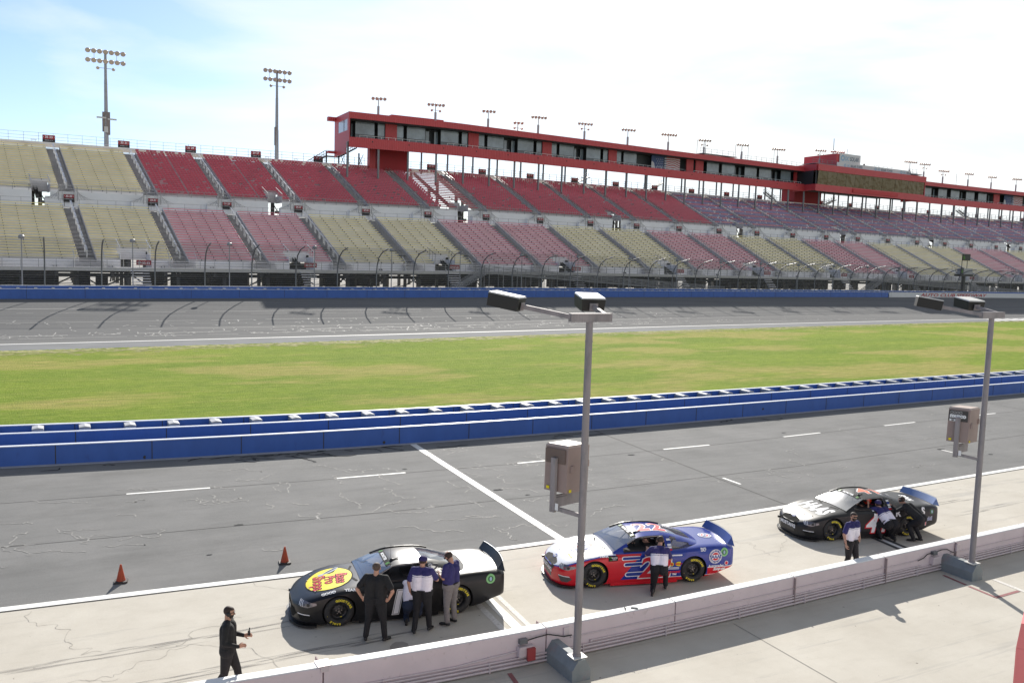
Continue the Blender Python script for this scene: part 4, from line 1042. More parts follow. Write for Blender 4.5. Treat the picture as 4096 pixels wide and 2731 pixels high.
# stair cores below the building
def core(u0, u1, k0, k1, m): f = MB(); f.box(u0, u1, k0, k1, 24.2, ZB0 + 1.34, 0, SP); f.build('stair_core', m, bl)
core(56.4, 63.6, 71.5, 75.5, M_redd); core(185.5, 197, 73.0, 78, M_redd); core(54.9, 56.2, 71.5, 73, M_redr)
def stair(u0, z0, u1, z1, k, nm='access_stairs'):
    f = MB(); n = 14
    for sgn in (0, 1.2):
        f.tube(SP(u0, k + sgn, z0), SP(u1, k + sgn, z1), .16, n=4)
        f.tube(SP(u0, k + sgn, z0 + 1.1), SP(u1, k + sgn, z1 + 1.1), .04, n=4); f.tube(SP(u0, k + sgn, z0 + .55), SP(u1, k + sgn, z1 + .55), .03, n=4)
        for i in range(0, n + 1, 3): t = i / n; f.tube(SP(u0 + (u1 - u0) * t, k + sgn, z0 + (z1 - z0) * t), SP(u0 + (u1 - u0) * t, k + sgn, z0 + (z1 - z0) * t + 1.1), .04, n=4)
    for i in range(n): t = i / n; f.box(u0 + (u1 - u0) * t - .15, u0 + (u1 - u0) * t + .15, k, k + 1.2, z0 + (z1 - z0) * t, z0 + (z1 - z0) * t + .06, 0, SP)
    f.build(nm, M_mull, bl)
stair(43.5, 24.3, 47.2, 26.6, 76); stair(50.0, 26.6, 53.6, 28.6, 76)
f = MB(); f.box(47.2, 50.0, 76, 77.2, 26.5, 26.65, 0, SP)
for x in (47.3, 49.9, 51.9, 54.2, 56.6, 58.8): f.box(x - .12, x + .12, 76.1, 76.4, 24.2, 27.6, 0, SP)
for x in (50.4, 54.3, 56.7): 
    f.tube(SP(x, 77, 24.95), SP(x + 1.1, 77, 27.5), .07, n=4); f.tube(SP(x + 1.1, 77, 24.95), SP(x, 77, 27.5), .07, n=4)
rr_ = [(47.2, 50.0)]
for h_ in (.55, 1.1): f.tube(SP(47.2, 76, 26.6 + h_), SP(50, 76, 26.6 + h_), .04, n=4)
f.build('stair_landing', M_mull, bl)
for (u0, z0, u1, z1) in ((134.5, 25, 139, 27.4), (178, 27.4, 183, 25), (203, 25, 208.5, 27.2), (270, 27.4, 276, 25), (110, 25, 115, 27.2)): stair(u0, z0, u1, z1, 77)
# picnic tables and chairs on the top walkway read as small frames against the sky
mb = MB(); u = -5.5; rr = random.Random(2)
while u < 300:
    if rr.random() < .62:
        h_ = .75; mb.box(u, u + .9, 76.8, 77.1, 24.92 + h_ - .06, 24.92 + h_, 0, SP); mb.box(u - .1, u + 1.0, 77.3, 77.5, 25.35, 25.41, 0, SP)
        mb.tube(SP(u + .2, 77, 24.92), SP(u + .2, 77, 25.62), .04, n=4); mb.tube(SP(u + .7, 77, 24.92), SP(u + .7, 77, 25.62), .04, n=4)
    u += rr.choice([2.4, 3.2, 4.4])
mb.build('walkway_tables', M_deckD, stand)['kind'] = 'stuff'
# ------------------------------------------------------------ tall floodlights, roof floodlights, fence lamps
M_lampb = mat('lamp_housing', (.30, .27, .25), .4, .5, var=.15); M_lampg = mat('lamp_glass', (.50, .42, .36), .12, var=.1)
M_pole = mat('light_pole', (.33, .33, .34), .5, .5, var=.12, scale=2)
def lamp_mesh(r):
    b = MB(); b.lathe([(-.5 * r, .001), (-.5 * r, .5 * r), (.1 * r, .85 * r), (.55 * r, r), (.62 * r, .98 * r)], (0, 0, 0), (0, -.86, -.5), 10, 0); b.lathe([(.6 * r, .96 * r), (.60 * r, .001)], (0, 0, 0), (0, -.86, -.5), 10, 1, False); b.tube((0, 0, 0), (0, 0, -.9 * r), .12 * r, n=5)
    return b
LM = {}
def lamp(parent, loc, r):
    if r not in LM:
        o = lamp_mesh(r).build('lamp', [M_lampb, M_lampg], parent); LM[r] = o
    else:
        o = LM[r].copy(); C.objects.link(o); o.parent = parent
    o.location = loc; return o
def tall(u, k, zt, zb, n, label, cab):
    p = SP(u, k, zb); q = SP(u, k, zt); H_ = q[2] - p[2]
    t = thing('floodlight_pole', label, 'floodlight', W(*p), group='tall floodlight poles behind the stands')
    b = MB(); b.tube((0, 0, 0), (0, 0, H_ * .35), .40, .34, 10); b.tube((0, 0, H_ * .35), (0, 0, H_ * .7), .31, .26, 10); b.tube((0, 0, H_ * .7), (0, 0, H_), .24, .2, 10); b.build('pole', M_pole, t)
    b = MB(); w_ = (n - 1) * .9
    for z in (H_ - .1, H_ - 1.65): b.tube((-w_ / 2 - .3, 0, z), (w_ / 2 + .3, 0, z), .07, n=5)
    for x in (-w_ * .32, w_ * .32): b.tube((x, 0, H_ - 1.65), (x, 0, H_ - .1), .04, n=4)
    b.tube((-1.2, 0, H_ - 2.9), (1.2, 0, H_ - 2.9), .05, n=4); b.build('crossarm', M_pole, t)
    for z in (H_ - .2, H_ - 1.75):
        for i in range(n): lamp(t, (-w_ / 2 + i * .9, -.25, z), .42)
    for x in (-1.2, 1.2): lamp(t, (x, -.2, H_ - 2.95), .28)
    b = MB(); b.box(-.6 if cab else -.42, .1 if cab else 0, -.3, .3, H_ * .18, H_ * .38, 0); 
    if cab: b.box(-.0, .6, -.45, .25, H_ * .15, H_ * .38, 0); b.box(-.35, .25, -.55, -.45, H_ * .17, H_ * .23, 1); b.box(-1.5, 0, -.6, -.35, H_ * .31, H_ * .325, 1); b.box(.2, 1.6, -.6, -.35, H_ * .30, H_ * .315, 1)
    b.build('control_cabinet', [mat('brown_cabinet', (.20, .17, .16), .5), mat('pale_bracket', (.5, .5, .48), .5)], t)
tall(8.2, 78, 41.4, 25.0, 7, 'taller floodlight pole with two rows of seven lamps, left of the red building', True)
tall(37.8, 78, 42.0, 25.0, 6, 'second floodlight pole with rows of six lamps, nearer the red building', False)
ORD = ['first', 'second', 'third', 'fourth', 'fifth', 'sixth', 'seventh', 'eighth', 'ninth', 'tenth', 'eleventh', 'twelfth', 'thirteenth', 'fourteenth', 'fifteenth', 'sixteenth', 'seventeenth', 'eighteenth', 'nineteenth', 'twentieth']
rl_ = [(55.7, 38.8, 4, 0), (68.4, 39.3, 5, 1), (81.1, 39.6, 4, 0), (88.7, 38.1, 3, 1), (94.1, 39.9, 5, 0), (107.1, 40.0, 5, 1), (120.2, 40.1, 5, 0), (133.4, 40.4, 6, 0), (145.7, 40.3, 5, 1), (159.4, 40.5, 5, 0), (173.2, 40.7, 6, 0), (190.6, 42.0, 5, 1), (197.9, 42.3, 7, 0), (231.5, 42.3, 7, 0), (238.6, 42.2, 6, 1), (248.4, 40.9, 6, 1), (261.7, 41.0, 5, 0), (274.2, 40.9, 5, 0), (288.0, 41.2, 6, 0)]
for i, (u, zt_, n, sm_) in enumerate(rl_):
    p = SP(u, 69, 33.9); h_ = zt_ - p[2]
    t = thing('roof_floodlight', 'short floodlight mast, %s from the left on the red roof' % ORD[i], 'floodlight', W(*p), group='short floodlight masts on the roof of the red building')
    if i == 3: t['label'] = 'low floodlight mast on the red roof with small lamps, shorter than the masts beside it'
    b = MB(); b.tube((0, 0, -.3), (0, 0, h_), .10, .08, 6); b.box(-.19, .19, -.15, .15, h_ * .05, h_ * .6, 0) if i != 3 else None; w_ = (n - 1) * .72
    b.build('mast', M_pole, t)
    b = MB(); b.tube((-w_ / 2 - .2, .3, h_ + .1), (w_ / 2 + .2, -.3, h_), .05, n=4)
    if sm_: b.tube((-.9, 0, h_ - 1.0), (.9, 0, h_ - 1.1), .04, n=4)
    b.build('crossarm', M_pole, t)
    for j in range(n): lamp(t, (-w_ / 2 + j * .72, .3 - .6 * j / max(1, n - 1) - .15, h_ + .05), .34)
    if sm_:
        for x in (-.9, .9): lamp(t, (x, -.1, h_ - 1.1), .26)
# slim lamp posts in front of the lower stand
i = 0
for u in (-3.3, 8.5, 20.2, 31.8, 43.6, 55.4, 67.2, 79, 90.8, 102.6, 114.4, 126.2, 138, 149.8, 161.6, 173.4):
    p = (u, WL(u) + 28.5, 3.05)
    t = thing('lamp_post', 'slim pale lamp post behind the catch fence, %s from the left' % (ORD[i]), 'lamp post', W(*p), group='slim lamp posts between the fence and the lower stand')
    b = MB(); b.tube((0, 0, 0), (0, 0, 6.3), .075, .06, 6); b.build('pole', M_pole, t)
    b = MB(); b.lathe([(0, .001), (0, .30), (.28, .34), (.42, .2), (.44, .001)], (0, 0, 6.3), (0, 0, 1), 10, 0); b.build('lamp_head', M_pole, t); i += 1
# ramps in front of the lower stand
M_ramp = mat('ramp_metal', (.27, .27, .275), .5, .4, var=.15)
for (u0, u1, lab) in ((62, 118, 'long grey access ramp with pipe rails, above the head of the nearer lamp pole'), (171, 235, 'long grey access ramp with pipe rails, far to the right near the sign tower')):
    r = thing('access_ramp', lab, 'ramp', W(u0, WL(u0) + 31, 3.0))
    O_ = Vector((u0, WL(u0) + 31, 3.0)); f = MB(O_); g = MB(O_); n = 20
    for kk in (30.6, 32.4):
        for i in range(n):
            a = u0 + (u1 - u0) * i / n; b = u0 + (u1 - u0) * (i + 1) / n
            za = 6.0 - 2.9 * i / n; zb = 6.0 - 2.9 * (i + 1) / n
            PA = lambda u, z: (u, WL(u) + kk, z + .5)
            for h_ in (.1, .3, .5, .7, .9, 1.1): g.tube(PA(a, za + h_), PA(b, zb + h_), .05, n=4, caps=False)
            g.tube(PA(a, za - .1), PA(a, za + 1.15), .05, n=4)
            g.tube(PA(a, 3.0), PA(a, za), .06, n=4)
            if kk < 31:
                f.hexa([(a, WL(a) + 30.6, za + .35), (b, WL(b) + 30.6, zb + .35), (b, WL(b) + 32.4, zb + .35), (a, WL(a) + 32.4, za + .35), (a, WL(a) + 30.6, za + .5), (b, WL(b) + 30.6, zb + .5), (b, WL(b) + 32.4, zb + .5), (a, WL(a) + 32.4, za + .5)], 0)
        # the steep stair flight at the left end
        for h_ in (.1, .3, .5, .7, .9, 1.1):
            g.tube((u0, WL(u0) + kk, 6.5 + h_), (u0 - 6.5, WL(u0 - 6.5) + kk, 3.2 + h_), .05, n=4, caps=False)
    for i in range(12):
        x = u0 - 6.5 * i / 12; f.box(x - .5, x, WL(x) + 30.6, WL(x) + 32.4, 6.4 - 3.3 * i / 12, 6.46 - 3.3 * i / 12, 0)
    f.build('deck', M_ramp, r); g.build('railing', M_ramp, r)
# scoring pylon at far right
u = 158
def py(u, v, z): return (u, v, z)
pt = thing('scoring_pylon', 'black and grey two deck sign tower beside the track at far right', 'sign tower', W(196, WL(196) + 26, 3.0))
b = MB(); b.box(-.35, .35, -.3, .3, 0, 5.2, 0); b.box(-2.3, 2.3, -.9, .9, 5.2, 5.7, 0); b.tube((-1.0, 0, 5.7), (-1.0, 0, 9.6), .07, n=4); b.tube((1.0, 0, 5.7), (1.0, 0, 9.6), .07, n=4); b.build('post', M_black, pt)
b = MB(); b.box(-1.4, 2.1, -.8, .8, 5.7, 7.1, 0); b.build('cabin', mat('grey_cabin', (.42, .42, .43), .5), pt)
b = MB(); b.box(-2.5, -1.5, -.95, -.8, 5.7, 7.2, 0); b.box(-1.4, 1.5, -.4, -.2, 9.0, 10.6, 0); b.build('screen', M_black, pt)
b = MB(); Mg = mat('green_mark', (.10, .28, .04), .5, var=0)
for x, z, s_ in ((-2.3, 6.0, .5), (-1.2, 9.3, .6)):
    for q in range(3): b.box(x + q * .25 * s_ * 2 / 1.2, x + q * .25 * s_ * 2 / 1.2 + .12, -1.0 if x < -2 else -.45, -.96 if x < -2 else -.41, z, z + .9 - .15 * q, 0)
b.build('emblem', Mg, pt)
# ------------------------------------------------------------ stock cars (nose towards +x, left side towards +y)
import numpy as np
def npi(x, tab): return float(np.interp(x, [t[0] for t in tab], [t[1] for t in tab]))
def smi(x, tab, d=.09): return (npi(x - d, tab) + 2 * npi(x, tab) + npi(x + d, tab)) / 4
CW = [(-2.60, .84), (-2.52, .925), (-2.2, .955), (-1.4, .978), (-.5, .962), (.4, .960), (1.0, .972), (1.4, .978), (1.75, .955), (2.0, .90), (2.18, .81), (2.28, .70), (2.36, .52), (2.40, .36)]
CS = [(-2.60, .90), (-2.2, .955), (-1.6, .95), (-1.0, .90), (0, .865), (.7, .86), (1.1, .84), (1.4, .82), (1.8, .73), (2.1, .625), (2.3, .53), (2.40, .46)]
CC = [(-2.60, .955), (-2.3, .985), (-1.6, .99), (-1.2, .96), (0, .92), (.75, .925), (1.2, .875), (1.7, .785), (2.1, .675), (2.3, .57), (2.40, .47)]
CB = [(-2.60, .36), (-2.3, .30), (-1.95, .17), (-1.0, .105), (1.0, .10), (2.0, .085), (2.40, .07)]
CX = sorted(set([-2.60, -2.56, -2.48, -2.36, -2.2, -2.0, -1.8, -1.6, -1.4, -1.2, -1.0, -.8, -.6, -.4, -.2, 0, .2, .4, .6, .75, .9, 1.05, 1.2, 1.4, 1.6, 1.75, 1.88, 2.0, 2.08, 2.16, 2.22, 2.28, 2.33, 2.37, 2.40]))
def section(x):
    w, zs, zc, zb = smi(x, CW, .03), smi(x, CS), smi(x, CC), smi(x, CB)
    fl = .012 * math.exp(-((x - 1.4) / .45) ** 2) + .014 * math.exp(-((x + 1.4) / .5) ** 2)
    h = zs - zb
    tuck = .03 * math.exp(-((x - .0) / .7) ** 2)
    return [(w - .05, zb), (w - .012, zb + .06 * h / .7), (w - tuck * .3, zb + .25 * h), (w - tuck, zb + .48 * h), (w + fl - tuck, zb + .70 * h), (w - .018 + fl, zs - .075 * h), (w - .055 + fl * .5, zs - .015), (w - .12, zs + .012), (w * .72, zs + (zc - zs) * .55 + .006), (w * .42, zc - .012), (0, zc)]
def car_body(parent, paint, name='body'):
    vs = []; NS = len(CX)
    for x in CX:
        s_ = section(x); ring = [(x, y, z) for y, z in s_] + [(x, -y, z) for y, z in s_[-2::-1]]
        vs += ring
    n = len(ring); fs = []
    for i in range(NS - 1):
        for j in range(n - 1): fs.append((i * n + j, i * n + j + 1, (i + 1) * n + j + 1, (i + 1) * n + j))
        fs.append((i * n + n - 1, i * n, (i + 1) * n, (i + 1) * n + n - 1))
    fs.append(tuple(range(n))[::-1]); fs.append(tuple((NS - 1) * n + j for j in range(n)))
    me = bpy.data.meshes.new('car_solid'); me.from_pydata(vs, [], fs); me.validate()
    me.materials.append(paint); me.materials.append(M_well)
    bm = bmesh.new(); bm.from_mesh(me); bmesh.ops.recalc_face_normals(bm, faces=bm.faces); bm.to_mesh(me); bm.free()
    o = bpy.data.objects.new(name, me); C.objects.link(o)
    cuts = []
    for cx in (1.397, -1.397):
        for sg in (1, -1):
            b = MB(); b.lathe([(0, .001), (0, .385), (.6, .385), (.6, .001)], (cx, sg * .60, .368), (0, sg, 0), 40, 1, False)
            cme = b.build('cutter', [paint, M_well]); bm = bmesh.new(); bm.from_mesh(cme.data); bmesh.ops.remove_doubles(bm, verts=bm.verts, dist=.0015); bmesh.ops.recalc_face_normals(bm, faces=bm.faces); bm.to_mesh(cme.data); bm.free(); cuts.append(cme)
            md = o.modifiers.new('b', 'BOOLEAN'); md.operation = 'DIFFERENCE'; md.object = cme; md.solver = 'EXACT'
    dg = bpy.context.evaluated_depsgraph_get(); dg.update()
    nm = bpy.data.meshes.new_from_object(o.evaluated_get(dg))
    o.modifiers.clear(); o.data = nm
    for c_ in cuts: bpy.data.objects.remove(c_)
    for p in nm.polygons: p.use_smooth = True
    nm.set_sharp_from_angle(angle=R(38))
    o.parent = parent
    return o
GX = [.86, .72, .58, .44, .30, .17, .05, -.15, -.40, -.62, -.80, -.98, -1.16, -1.34, -1.52, -1.72]
GE = [.905, .975, 1.04, 1.10, 1.155, 1.20, 1.228, 1.243, 1.245, 1.235, 1.21, 1.17, 1.12, 1.065, 1.01, .955]
GC = [.925, 1.005, 1.08, 1.15, 1.215, 1.262, 1.29, 1.305, 1.308, 1.298, 1.268, 1.225, 1.17, 1.11, 1.05, .99]
GY = [.80, .765, .73, .70, .67, .645, .625, .61, .605, .60, .595, .585, .575, .57, .57, .60]
GB = [.84, .86, .872, .88, .885, .888, .888, .886, .882, .876, .868, .855, .83, .79, .74, .66]
def gh_pt(i, j):  # j 0 base .. 3 roof edge .. 6 centre
    x = GX[i]; yb, zb_ = GB[i], smi(x, CS) + .01; ye, ze, zc = GY[i], GE[i], GC[i]
    if j <= 3:
        t = j / 3; bul = .022 * math.sin(PI * t)
        return (x, yb + (ye - yb) * t + bul, zb_ + (ze - zb_) * t)
    t = (j - 3) / 3
    return (x, ye * (1 - t), ze + (zc - ze) * math.sin(t * PI / 2))
def greenhouse(parent, paint, glass, sideglass):
    NX = len(GX)
    def patch(name, m, sel, thick=None):
        b = MB()
        for sg in (1, -1):
            for i in range(NX - 1):
                for j in range(6):
                    if sel(i, j, sg):
                        p = [gh_pt(i, j), gh_pt(i + 1, j), gh_pt(i + 1, j + 1), gh_pt(i, j + 1)]; p = [(x, y * sg, z) for x, y, z in p]
                        if sg < 0: p = p[::-1]
                        b.add(p, [(0, 1, 2, 3)], 0, True)
        if not b.f: return None
        o = b.build(name, m, parent); bm = bmesh.new(); bm.from_mesh(o.data); bmesh.ops.remove_doubles(bm, verts=bm.verts, dist=.001); bmesh.ops.recalc_face_normals(bm, faces=bm.faces); bm.to_mesh(o.data); bm.free()
        return o
    ws = lambda i, j: i < 5 and j >= 3                      # windshield
    rw = lambda i, j: i >= 9 and j >= 4 and i < 14                     # rear window
    sw = lambda i, j: 1 <= j <= 2 - 0 and 3 <= i <= 8 or (j == 0 and 2 <= i <= 8) or (j == 1 and i == 2)     # driver window
    qw = lambda i, j: 10 <= i <= 12 and j in (0, 1) or (i == 10 and j == 2) or (i == 13 and j == 0)
    roof = patch('roof', paint, lambda i, j, sg: not ws(i, j) and not rw(i, j) and not (sg > 0 and (sw(i, j) or qw(i, j))) and not (sg < 0 and (sw(i, j) or qw(i, j))))
    w1 = patch('windshield', glass, lambda i, j, sg: ws(i, j)); w2 = patch('rear_window', glass, lambda i, j, sg: rw(i, j))
    q = patch('quarter_window', sideglass, lambda i, j, sg: qw(i, j) and sg > 0); patch('quarter_window', sideglass, lambda i, j, sg: qw(i, j) and sg < 0)
    return roof, w1, w2, q
M_well = mat('wheel_well', (.012, .012, .012), .9, var=0)
M_tyre = mat('tyre_rubber', (.022, .022, .022), .7, var=.15, scale=12)
M_rim = mat('black_wheel', (.018, .018, .019), .35, .3, var=0, spec=.6)
M_nut = mat('lug_metal', (.30, .28, .25), .45, .8, var=0)
M_ylet = mat('yellow_tyre_lettering', (.75, .62, .03), .6, var=0)
M_wl = mat('white_lettering', (.78, .78, .78), .5, var=0)
M_int = mat('car_interior', (.02, .018, .018), .7, var=.1)
M_cage = mat('cage_tube', (.34, .33, .33), .4, .3, var=0)
M_carbon = mat('black_splitter', (.015, .015, .016), .35, var=0)
def glassmat(name, col, alpha, rough=.04):
    m = mat(name, col, rough, var=0, spec=.8, alpha=alpha, coat=1.0); return m
M_ws = glassmat('windshield_glass', (.10, .115, .15), .72); M_qg = glassmat('quarter_glass', (.10, .09, .09), .35)
M_ws3 = glassmat('glaring_windshield_glass', (.16, .17, .19), .8, .16)
M_clear = glassmat('clear_plastic', (.35, .4, .45), .35)
def gridcut(vs, fs, step=.07):
    bm = bmesh.new(); bv = [bm.verts.new((a, b, 0)) for a, b in vs]
    for f in fs:
        try: bm.faces.new([bv[i] for i in f])
        except ValueError: pass
    for ax in (0, 1):
        lo = min(v[ax] for v in vs); hi = max(v[ax] for v in vs); x = lo + step
        while x < hi:
            co = Vector((x, 0, 0)) if ax == 0 else Vector((0, x, 0)); no = Vector((1, 0, 0)) if ax == 0 else Vector((0, 1, 0))
            bmesh.ops.bisect_plane(bm, geom=bm.verts[:] + bm.edges[:] + bm.faces[:], plane_co=co, plane_no=no, dist=1e-5); x += step
    bm.verts.index_update(); out = [(v.co.x, v.co.y) for v in bm.verts]; of = [tuple(v.index for v in f.verts) for f in bm.faces]; bm.free()
    return out, of
def project(mb, bvh, vs, fs, O, ex, ey, m=0, off=.005, far=1.2, maxd=3.0, step=.07, cut=True):
    O = Vector(O); ex = Vector(ex).normalized(); ey = Vector(ey).normalized(); n = ex.cross(ey).normalized()
    if cut: vs, fs = gridcut(vs, fs, step)
    pts = []
    for a, b in vs:
        p = O + ex * a + ey * b + n * far; h, nn_, _, _ = bvh.ray_cast(p, -n, maxd)
        if h is None: pts.append(None)
        else: pts.append(h + (nn_ if nn_.dot(n) > 0 else -nn_) * off)
    idx = {}; ov = []; of = []
    for f in fs:
        if any(pts[i] is None for i in f): continue
        ps = [pts[i] for i in f]
        if max((ps[i] - ps[i - 1]).length for i in range(len(ps))) > step * 3.2: continue
        g = []
        for i in f:
            if i not in idx: idx[i] = len(ov); ov.append(pts[i])
            g.append(idx[i])
        of.append(tuple(g))
    mb.add(ov, of, m)
def txt(mb, bvh, s_, O, ex, ey, m=0, off=.006, step=.07, far=1.2, maxd=3.0, **kw):
    vs, fs = text2d(s_, **kw); project(mb, bvh, vs, fs, O, ex, ey, m, off, far=far, maxd=maxd, step=step)
def ell(a, b, n=36, a0=0.0, inner=0.0):
    if inner == 0: return [(a * math.cos(2 * PI * i / n), b * math.sin(2 * PI * i / n)) for i in range(n)], [tuple(range(n))]
    vs = []
    for i in range(n):
        t = 2 * PI * i / n; vs += [(a * math.cos(t), b * math.sin(t)), (a * inner * math.cos(t), b * inner * math.sin(t))]
    return vs, [(2 * i, 2 * ((i + 1) % n), 2 * ((i + 1) % n) + 1, 2 * i + 1) for i in range(n)]
def rrect(w, h, r=None, n=5):
    r = min(w, h) / 2 if r is None else r; vs = []
    for (cx, cy, a0) in ((w / 2 - r, h / 2 - r, 0), (-w / 2 + r, h / 2 - r, PI / 2), (-w / 2 + r, -h / 2 + r, PI), (w / 2 - r, -h / 2 + r, 1.5 * PI)):
        for i in range(n + 1): t = a0 + PI / 2 * i / n; vs.append((cx + r * math.cos(t), cy + r * math.sin(t)))
    return vs, [tuple(range(len(vs)))]
def arc_text(mb, s_, cx, cy, cz, r, a0, da, size, ny, m=0, bold=.004):
    """letters around a wheel centre in the x-z plane, seen from +y*ny"""
    for i, ch in enumerate(s_):
        a = a0 - da * (i - (len(s_) - 1) / 2)
        vs, fs = text2d(ch, size=size, bold=bold)
        # seen from +y, the viewer's right is -x
        rad = Vector((-math.cos(a) * ny, 0, math.sin(a))); tan = Vector((-math.sin(a) * ny, 0, -math.cos(a)))
        o = Vector((cx, cy, cz)) + rad * r
        mb.add([o + tan * x * 1.0 + rad * y for x, y in vs], fs, m)
def wheel(parent, cx, sg, steer=0):
    w = thing('wheel', None, None, (cx, sg * .80, .356), 0); w.parent = parent
    del_ = [k for k in ('label', 'category') if k in w.keys()]
    b = MB(); b.lathe([(-.13, .19), (-.145, .24), (-.14, .32), (-.10, .352), (.10, .352), (.145, .325), (.155, .27), (.15, .225), (.135, .205), (.12, .20)], (0, 0, 0), (0, sg, 0), 40, 0); ty = b.build('tyre', M_tyre, w)
    b = MB(); b.lathe([(.13, .205), (.125, .196), (.06, .188), (.035, .165), (.04, .12), (.055, .085), (.07, .055), (.07, .001)], (0, 0, 0), (0, sg, 0), 32, 0); rm = b.build('rim', M_rim, w)
    b = MB()
    for i in range(5):
        a = 2 * PI * i / 5 + .3; b.lathe([(.05, .014), (.085, .014), (.085, .001)], (.062 * math.cos(a), 0, .062 * math.sin(a)), (0, sg, 0), 6, 0, False)
    b.lathe([(.06, .03), (.10, .026), (.10, .001)], (0, 0, 0), (0, sg, 0), 10, 0, False); b.build('wheel_nuts', M_nut, rm)
    b = MB()
    for i in range(10):
        a = 2 * PI * i / 10; b.lathe([(.046, .018), (.047, .001)], (.135 * math.cos(a), 0, .135 * math.sin(a)), (0, sg, 0), 8, 0, False)
    b.build('vent_holes', M_well, rm)
    if sg > 0:
        b = MB(); arc_text(b, 'GOODYEAR', 0, .1595, 0, .278, PI / 2 - .5, .21, .072, 1); arc_text(b, 'EAGLE', 0, .1595, 0, .278, -PI / 2 - .35, .20, .062, 1); arc_text(b, 'GOODYEAR', 0, .1595, 0, .278, PI + .25, .0, .0001, 1)
        b.build('lettering', M_ylet, ty)
        b = MB(); b.box(-.07, -.03, .058, .062, -.15, -.135, 0); b.build('sticker', M_ylet, rm)
    for k in ('label', 'category', 'group'):
        if k in w.keys(): del w[k]
    return w
def nozzle(parent, rim_col, txt_col):
    pass
def car_base(label, loc, yaw, paint, roofpaint, spoil, group, tint=M_ws, net=True):
    t = thing('race_car', label, 'race car', loc, yaw + PI, group)
    body = car_body(t, paint); roof, wsd, rwd, qd = greenhouse(t, roofpaint, tint, M_qg)
    bm = bmesh.new()
    for o in (body, roof, wsd, rwd, qd):
        if o: bm.from_mesh(o.data)
    bvh = BVHTree.FromBMesh(bm); bm.free()
    for cx in (1.397, -1.397):
        for sg in (1, -1): wheel(t, cx, sg)
    # splitter
    b = MB(); pts = []
    for x in [1.85, 2.0, 2.1, 2.2, 2.28, 2.34, 2.38, 2.41]: pts.append((x + .05, smi(x, CW, .03) + .02))
    out_ = pts + [(2.47, 0)] + [(x, -y) for x, y in pts[::-1]]; n = len(out_)
    b.add([(x, y, .045) for x, y in out_] + [(x, y, .085) for x, y in out_], [tuple(range(n))[::-1], tuple(range(n, 2 * n))] + [(i, (i + 1) % n, n + (i + 1) % n, n + i) for i in range(n)], 0)
    b.build('splitter', M_carbon, t)
    for sg in (1, -1):
        b = MB(); b.box(-.94, .94, sg * .915 - .015, sg * .915 + .018, .045, .125, 0); b.build('side_skirt', paint, t)
    # spoiler: curved blade
    b = MB(); c2 = MB(); n = 14; F_, B_ = [], []
    for i in range(n + 1):
        y = -.78 + 1.56 * i / n; xo = -2.44 - .10 * (1 - (y / .78) ** 2); F_.append((xo, y, .965)); B_.append((xo - .13, y * 1.0, 1.155))
    for i in range(n):
        for (p, q_, dx) in ((F_, B_, 0),):
            b.add([p[i], p[i + 1], q_[i + 1], q_[i]], [(0, 1, 2, 3)]); b.add([(p[i][0] - .012, p[i][1], p[i][2]), (q_[i][0] - .012, q_[i][1], q_[i][2]), (q_[i + 1][0] - .012, q_[i + 1][1], q_[i + 1][2]), (p[i + 1][0] - .012, p[i + 1][1], p[i + 1][2])], [(0, 1, 2, 3)])
        b.add([B_[i], B_[i + 1], (B_[i + 1][0] - .012, B_[i + 1][1], B_[i + 1][2]), (B_[i][0] - .012, B_[i][1], B_[i][2])], [(0, 1, 2, 3)])
        c2.add([B_[i], B_[i + 1], (B_[i + 1][0] - .02, B_[i + 1][1], B_[i + 1][2] + .03), (B_[i][0] - .02, B_[i][1], B_[i][2] + .03)], [(0, 1, 2, 3)])
    b.add([(-2.44, .785, .965), (-2.57, .785, 1.155), (-2.60, .90, .93)], [(0, 1, 2)]); b.add([(-2.44, -.785, .965), (-2.57, -.785, 1.155), (-2.60, -.90, .93)], [(0, 1, 2)])
    sp = b.build('spoiler', spoil, t); c2.build('clear_edge', M_clear, sp)
    # roof rails, antenna, camera pod, flaps
    b = MB()
    for sg in (-1,):
        pr = None
        for i in range(3, 12):
            p = gh_pt(i, 3); p = Vector((p[0], p[1] * sg, p[2]))
            if pr is not None: b.hexa([pr + Vector((0, -.02 * sg, 0)), p + Vector((0, -.02 * sg, 0)), p + Vector((0, .0, 0)), pr, pr + Vector((0, -.02 * sg, .035)), p + Vector((0, -.02 * sg, .035)), p + Vector((0, 0, .035)), pr + Vector((0, 0, .035))])
            pr = p
    b.build('roof_rail', M_carbon, t)
    b = MB(); b.tube((.06, .1, 1.28), (.06, .1, 1.60), .0045, .003, 5); b.build('antenna', M_steelD, t)
    b = MB(); b.tube((-.62, -.06, 1.29), (-.66, -.06, 1.36), .004, n=4); b.build('antenna', M_steelD, t)
    b = MB(); b.lathe([(-.08, .001), (-.06, .03), (.05, .04), (.07, .001)], (.07, .34, 1.262), (1, 0, 0), 10, 0); b.tube((.05, .34, 1.27), (-.08, .32, 1.30), .012, .008, 5); b.build('roof_camera', M_carbon, t)
    b = MB()
    for y0 in (-.42, .1): b.box(-.58, -.30, y0, y0 + .34, 0, .004, 0)
    # cockpit
    b = MB(); b.box(-1.6, .75, -.80, .80, .80, .935, 0); b.build('cockpit_floor', M_int, t)
    b = MB()
    for y in (-.5, .5):
        b.path([(.62, y * 1.3, .93), (.12, y * 1.16, 1.20), (-.62, y * 1.14, 1.22), (-1.5, y * 1.2, .95)], .022, 6); b.path([(-.62, y * 1.14, 1.22), (-.75, y * 1.35, .93)], .022, 6)
        b.path([(-.62, y * 1.14, 1.2), (-1.15, y * .2, .95)], .02, 6)
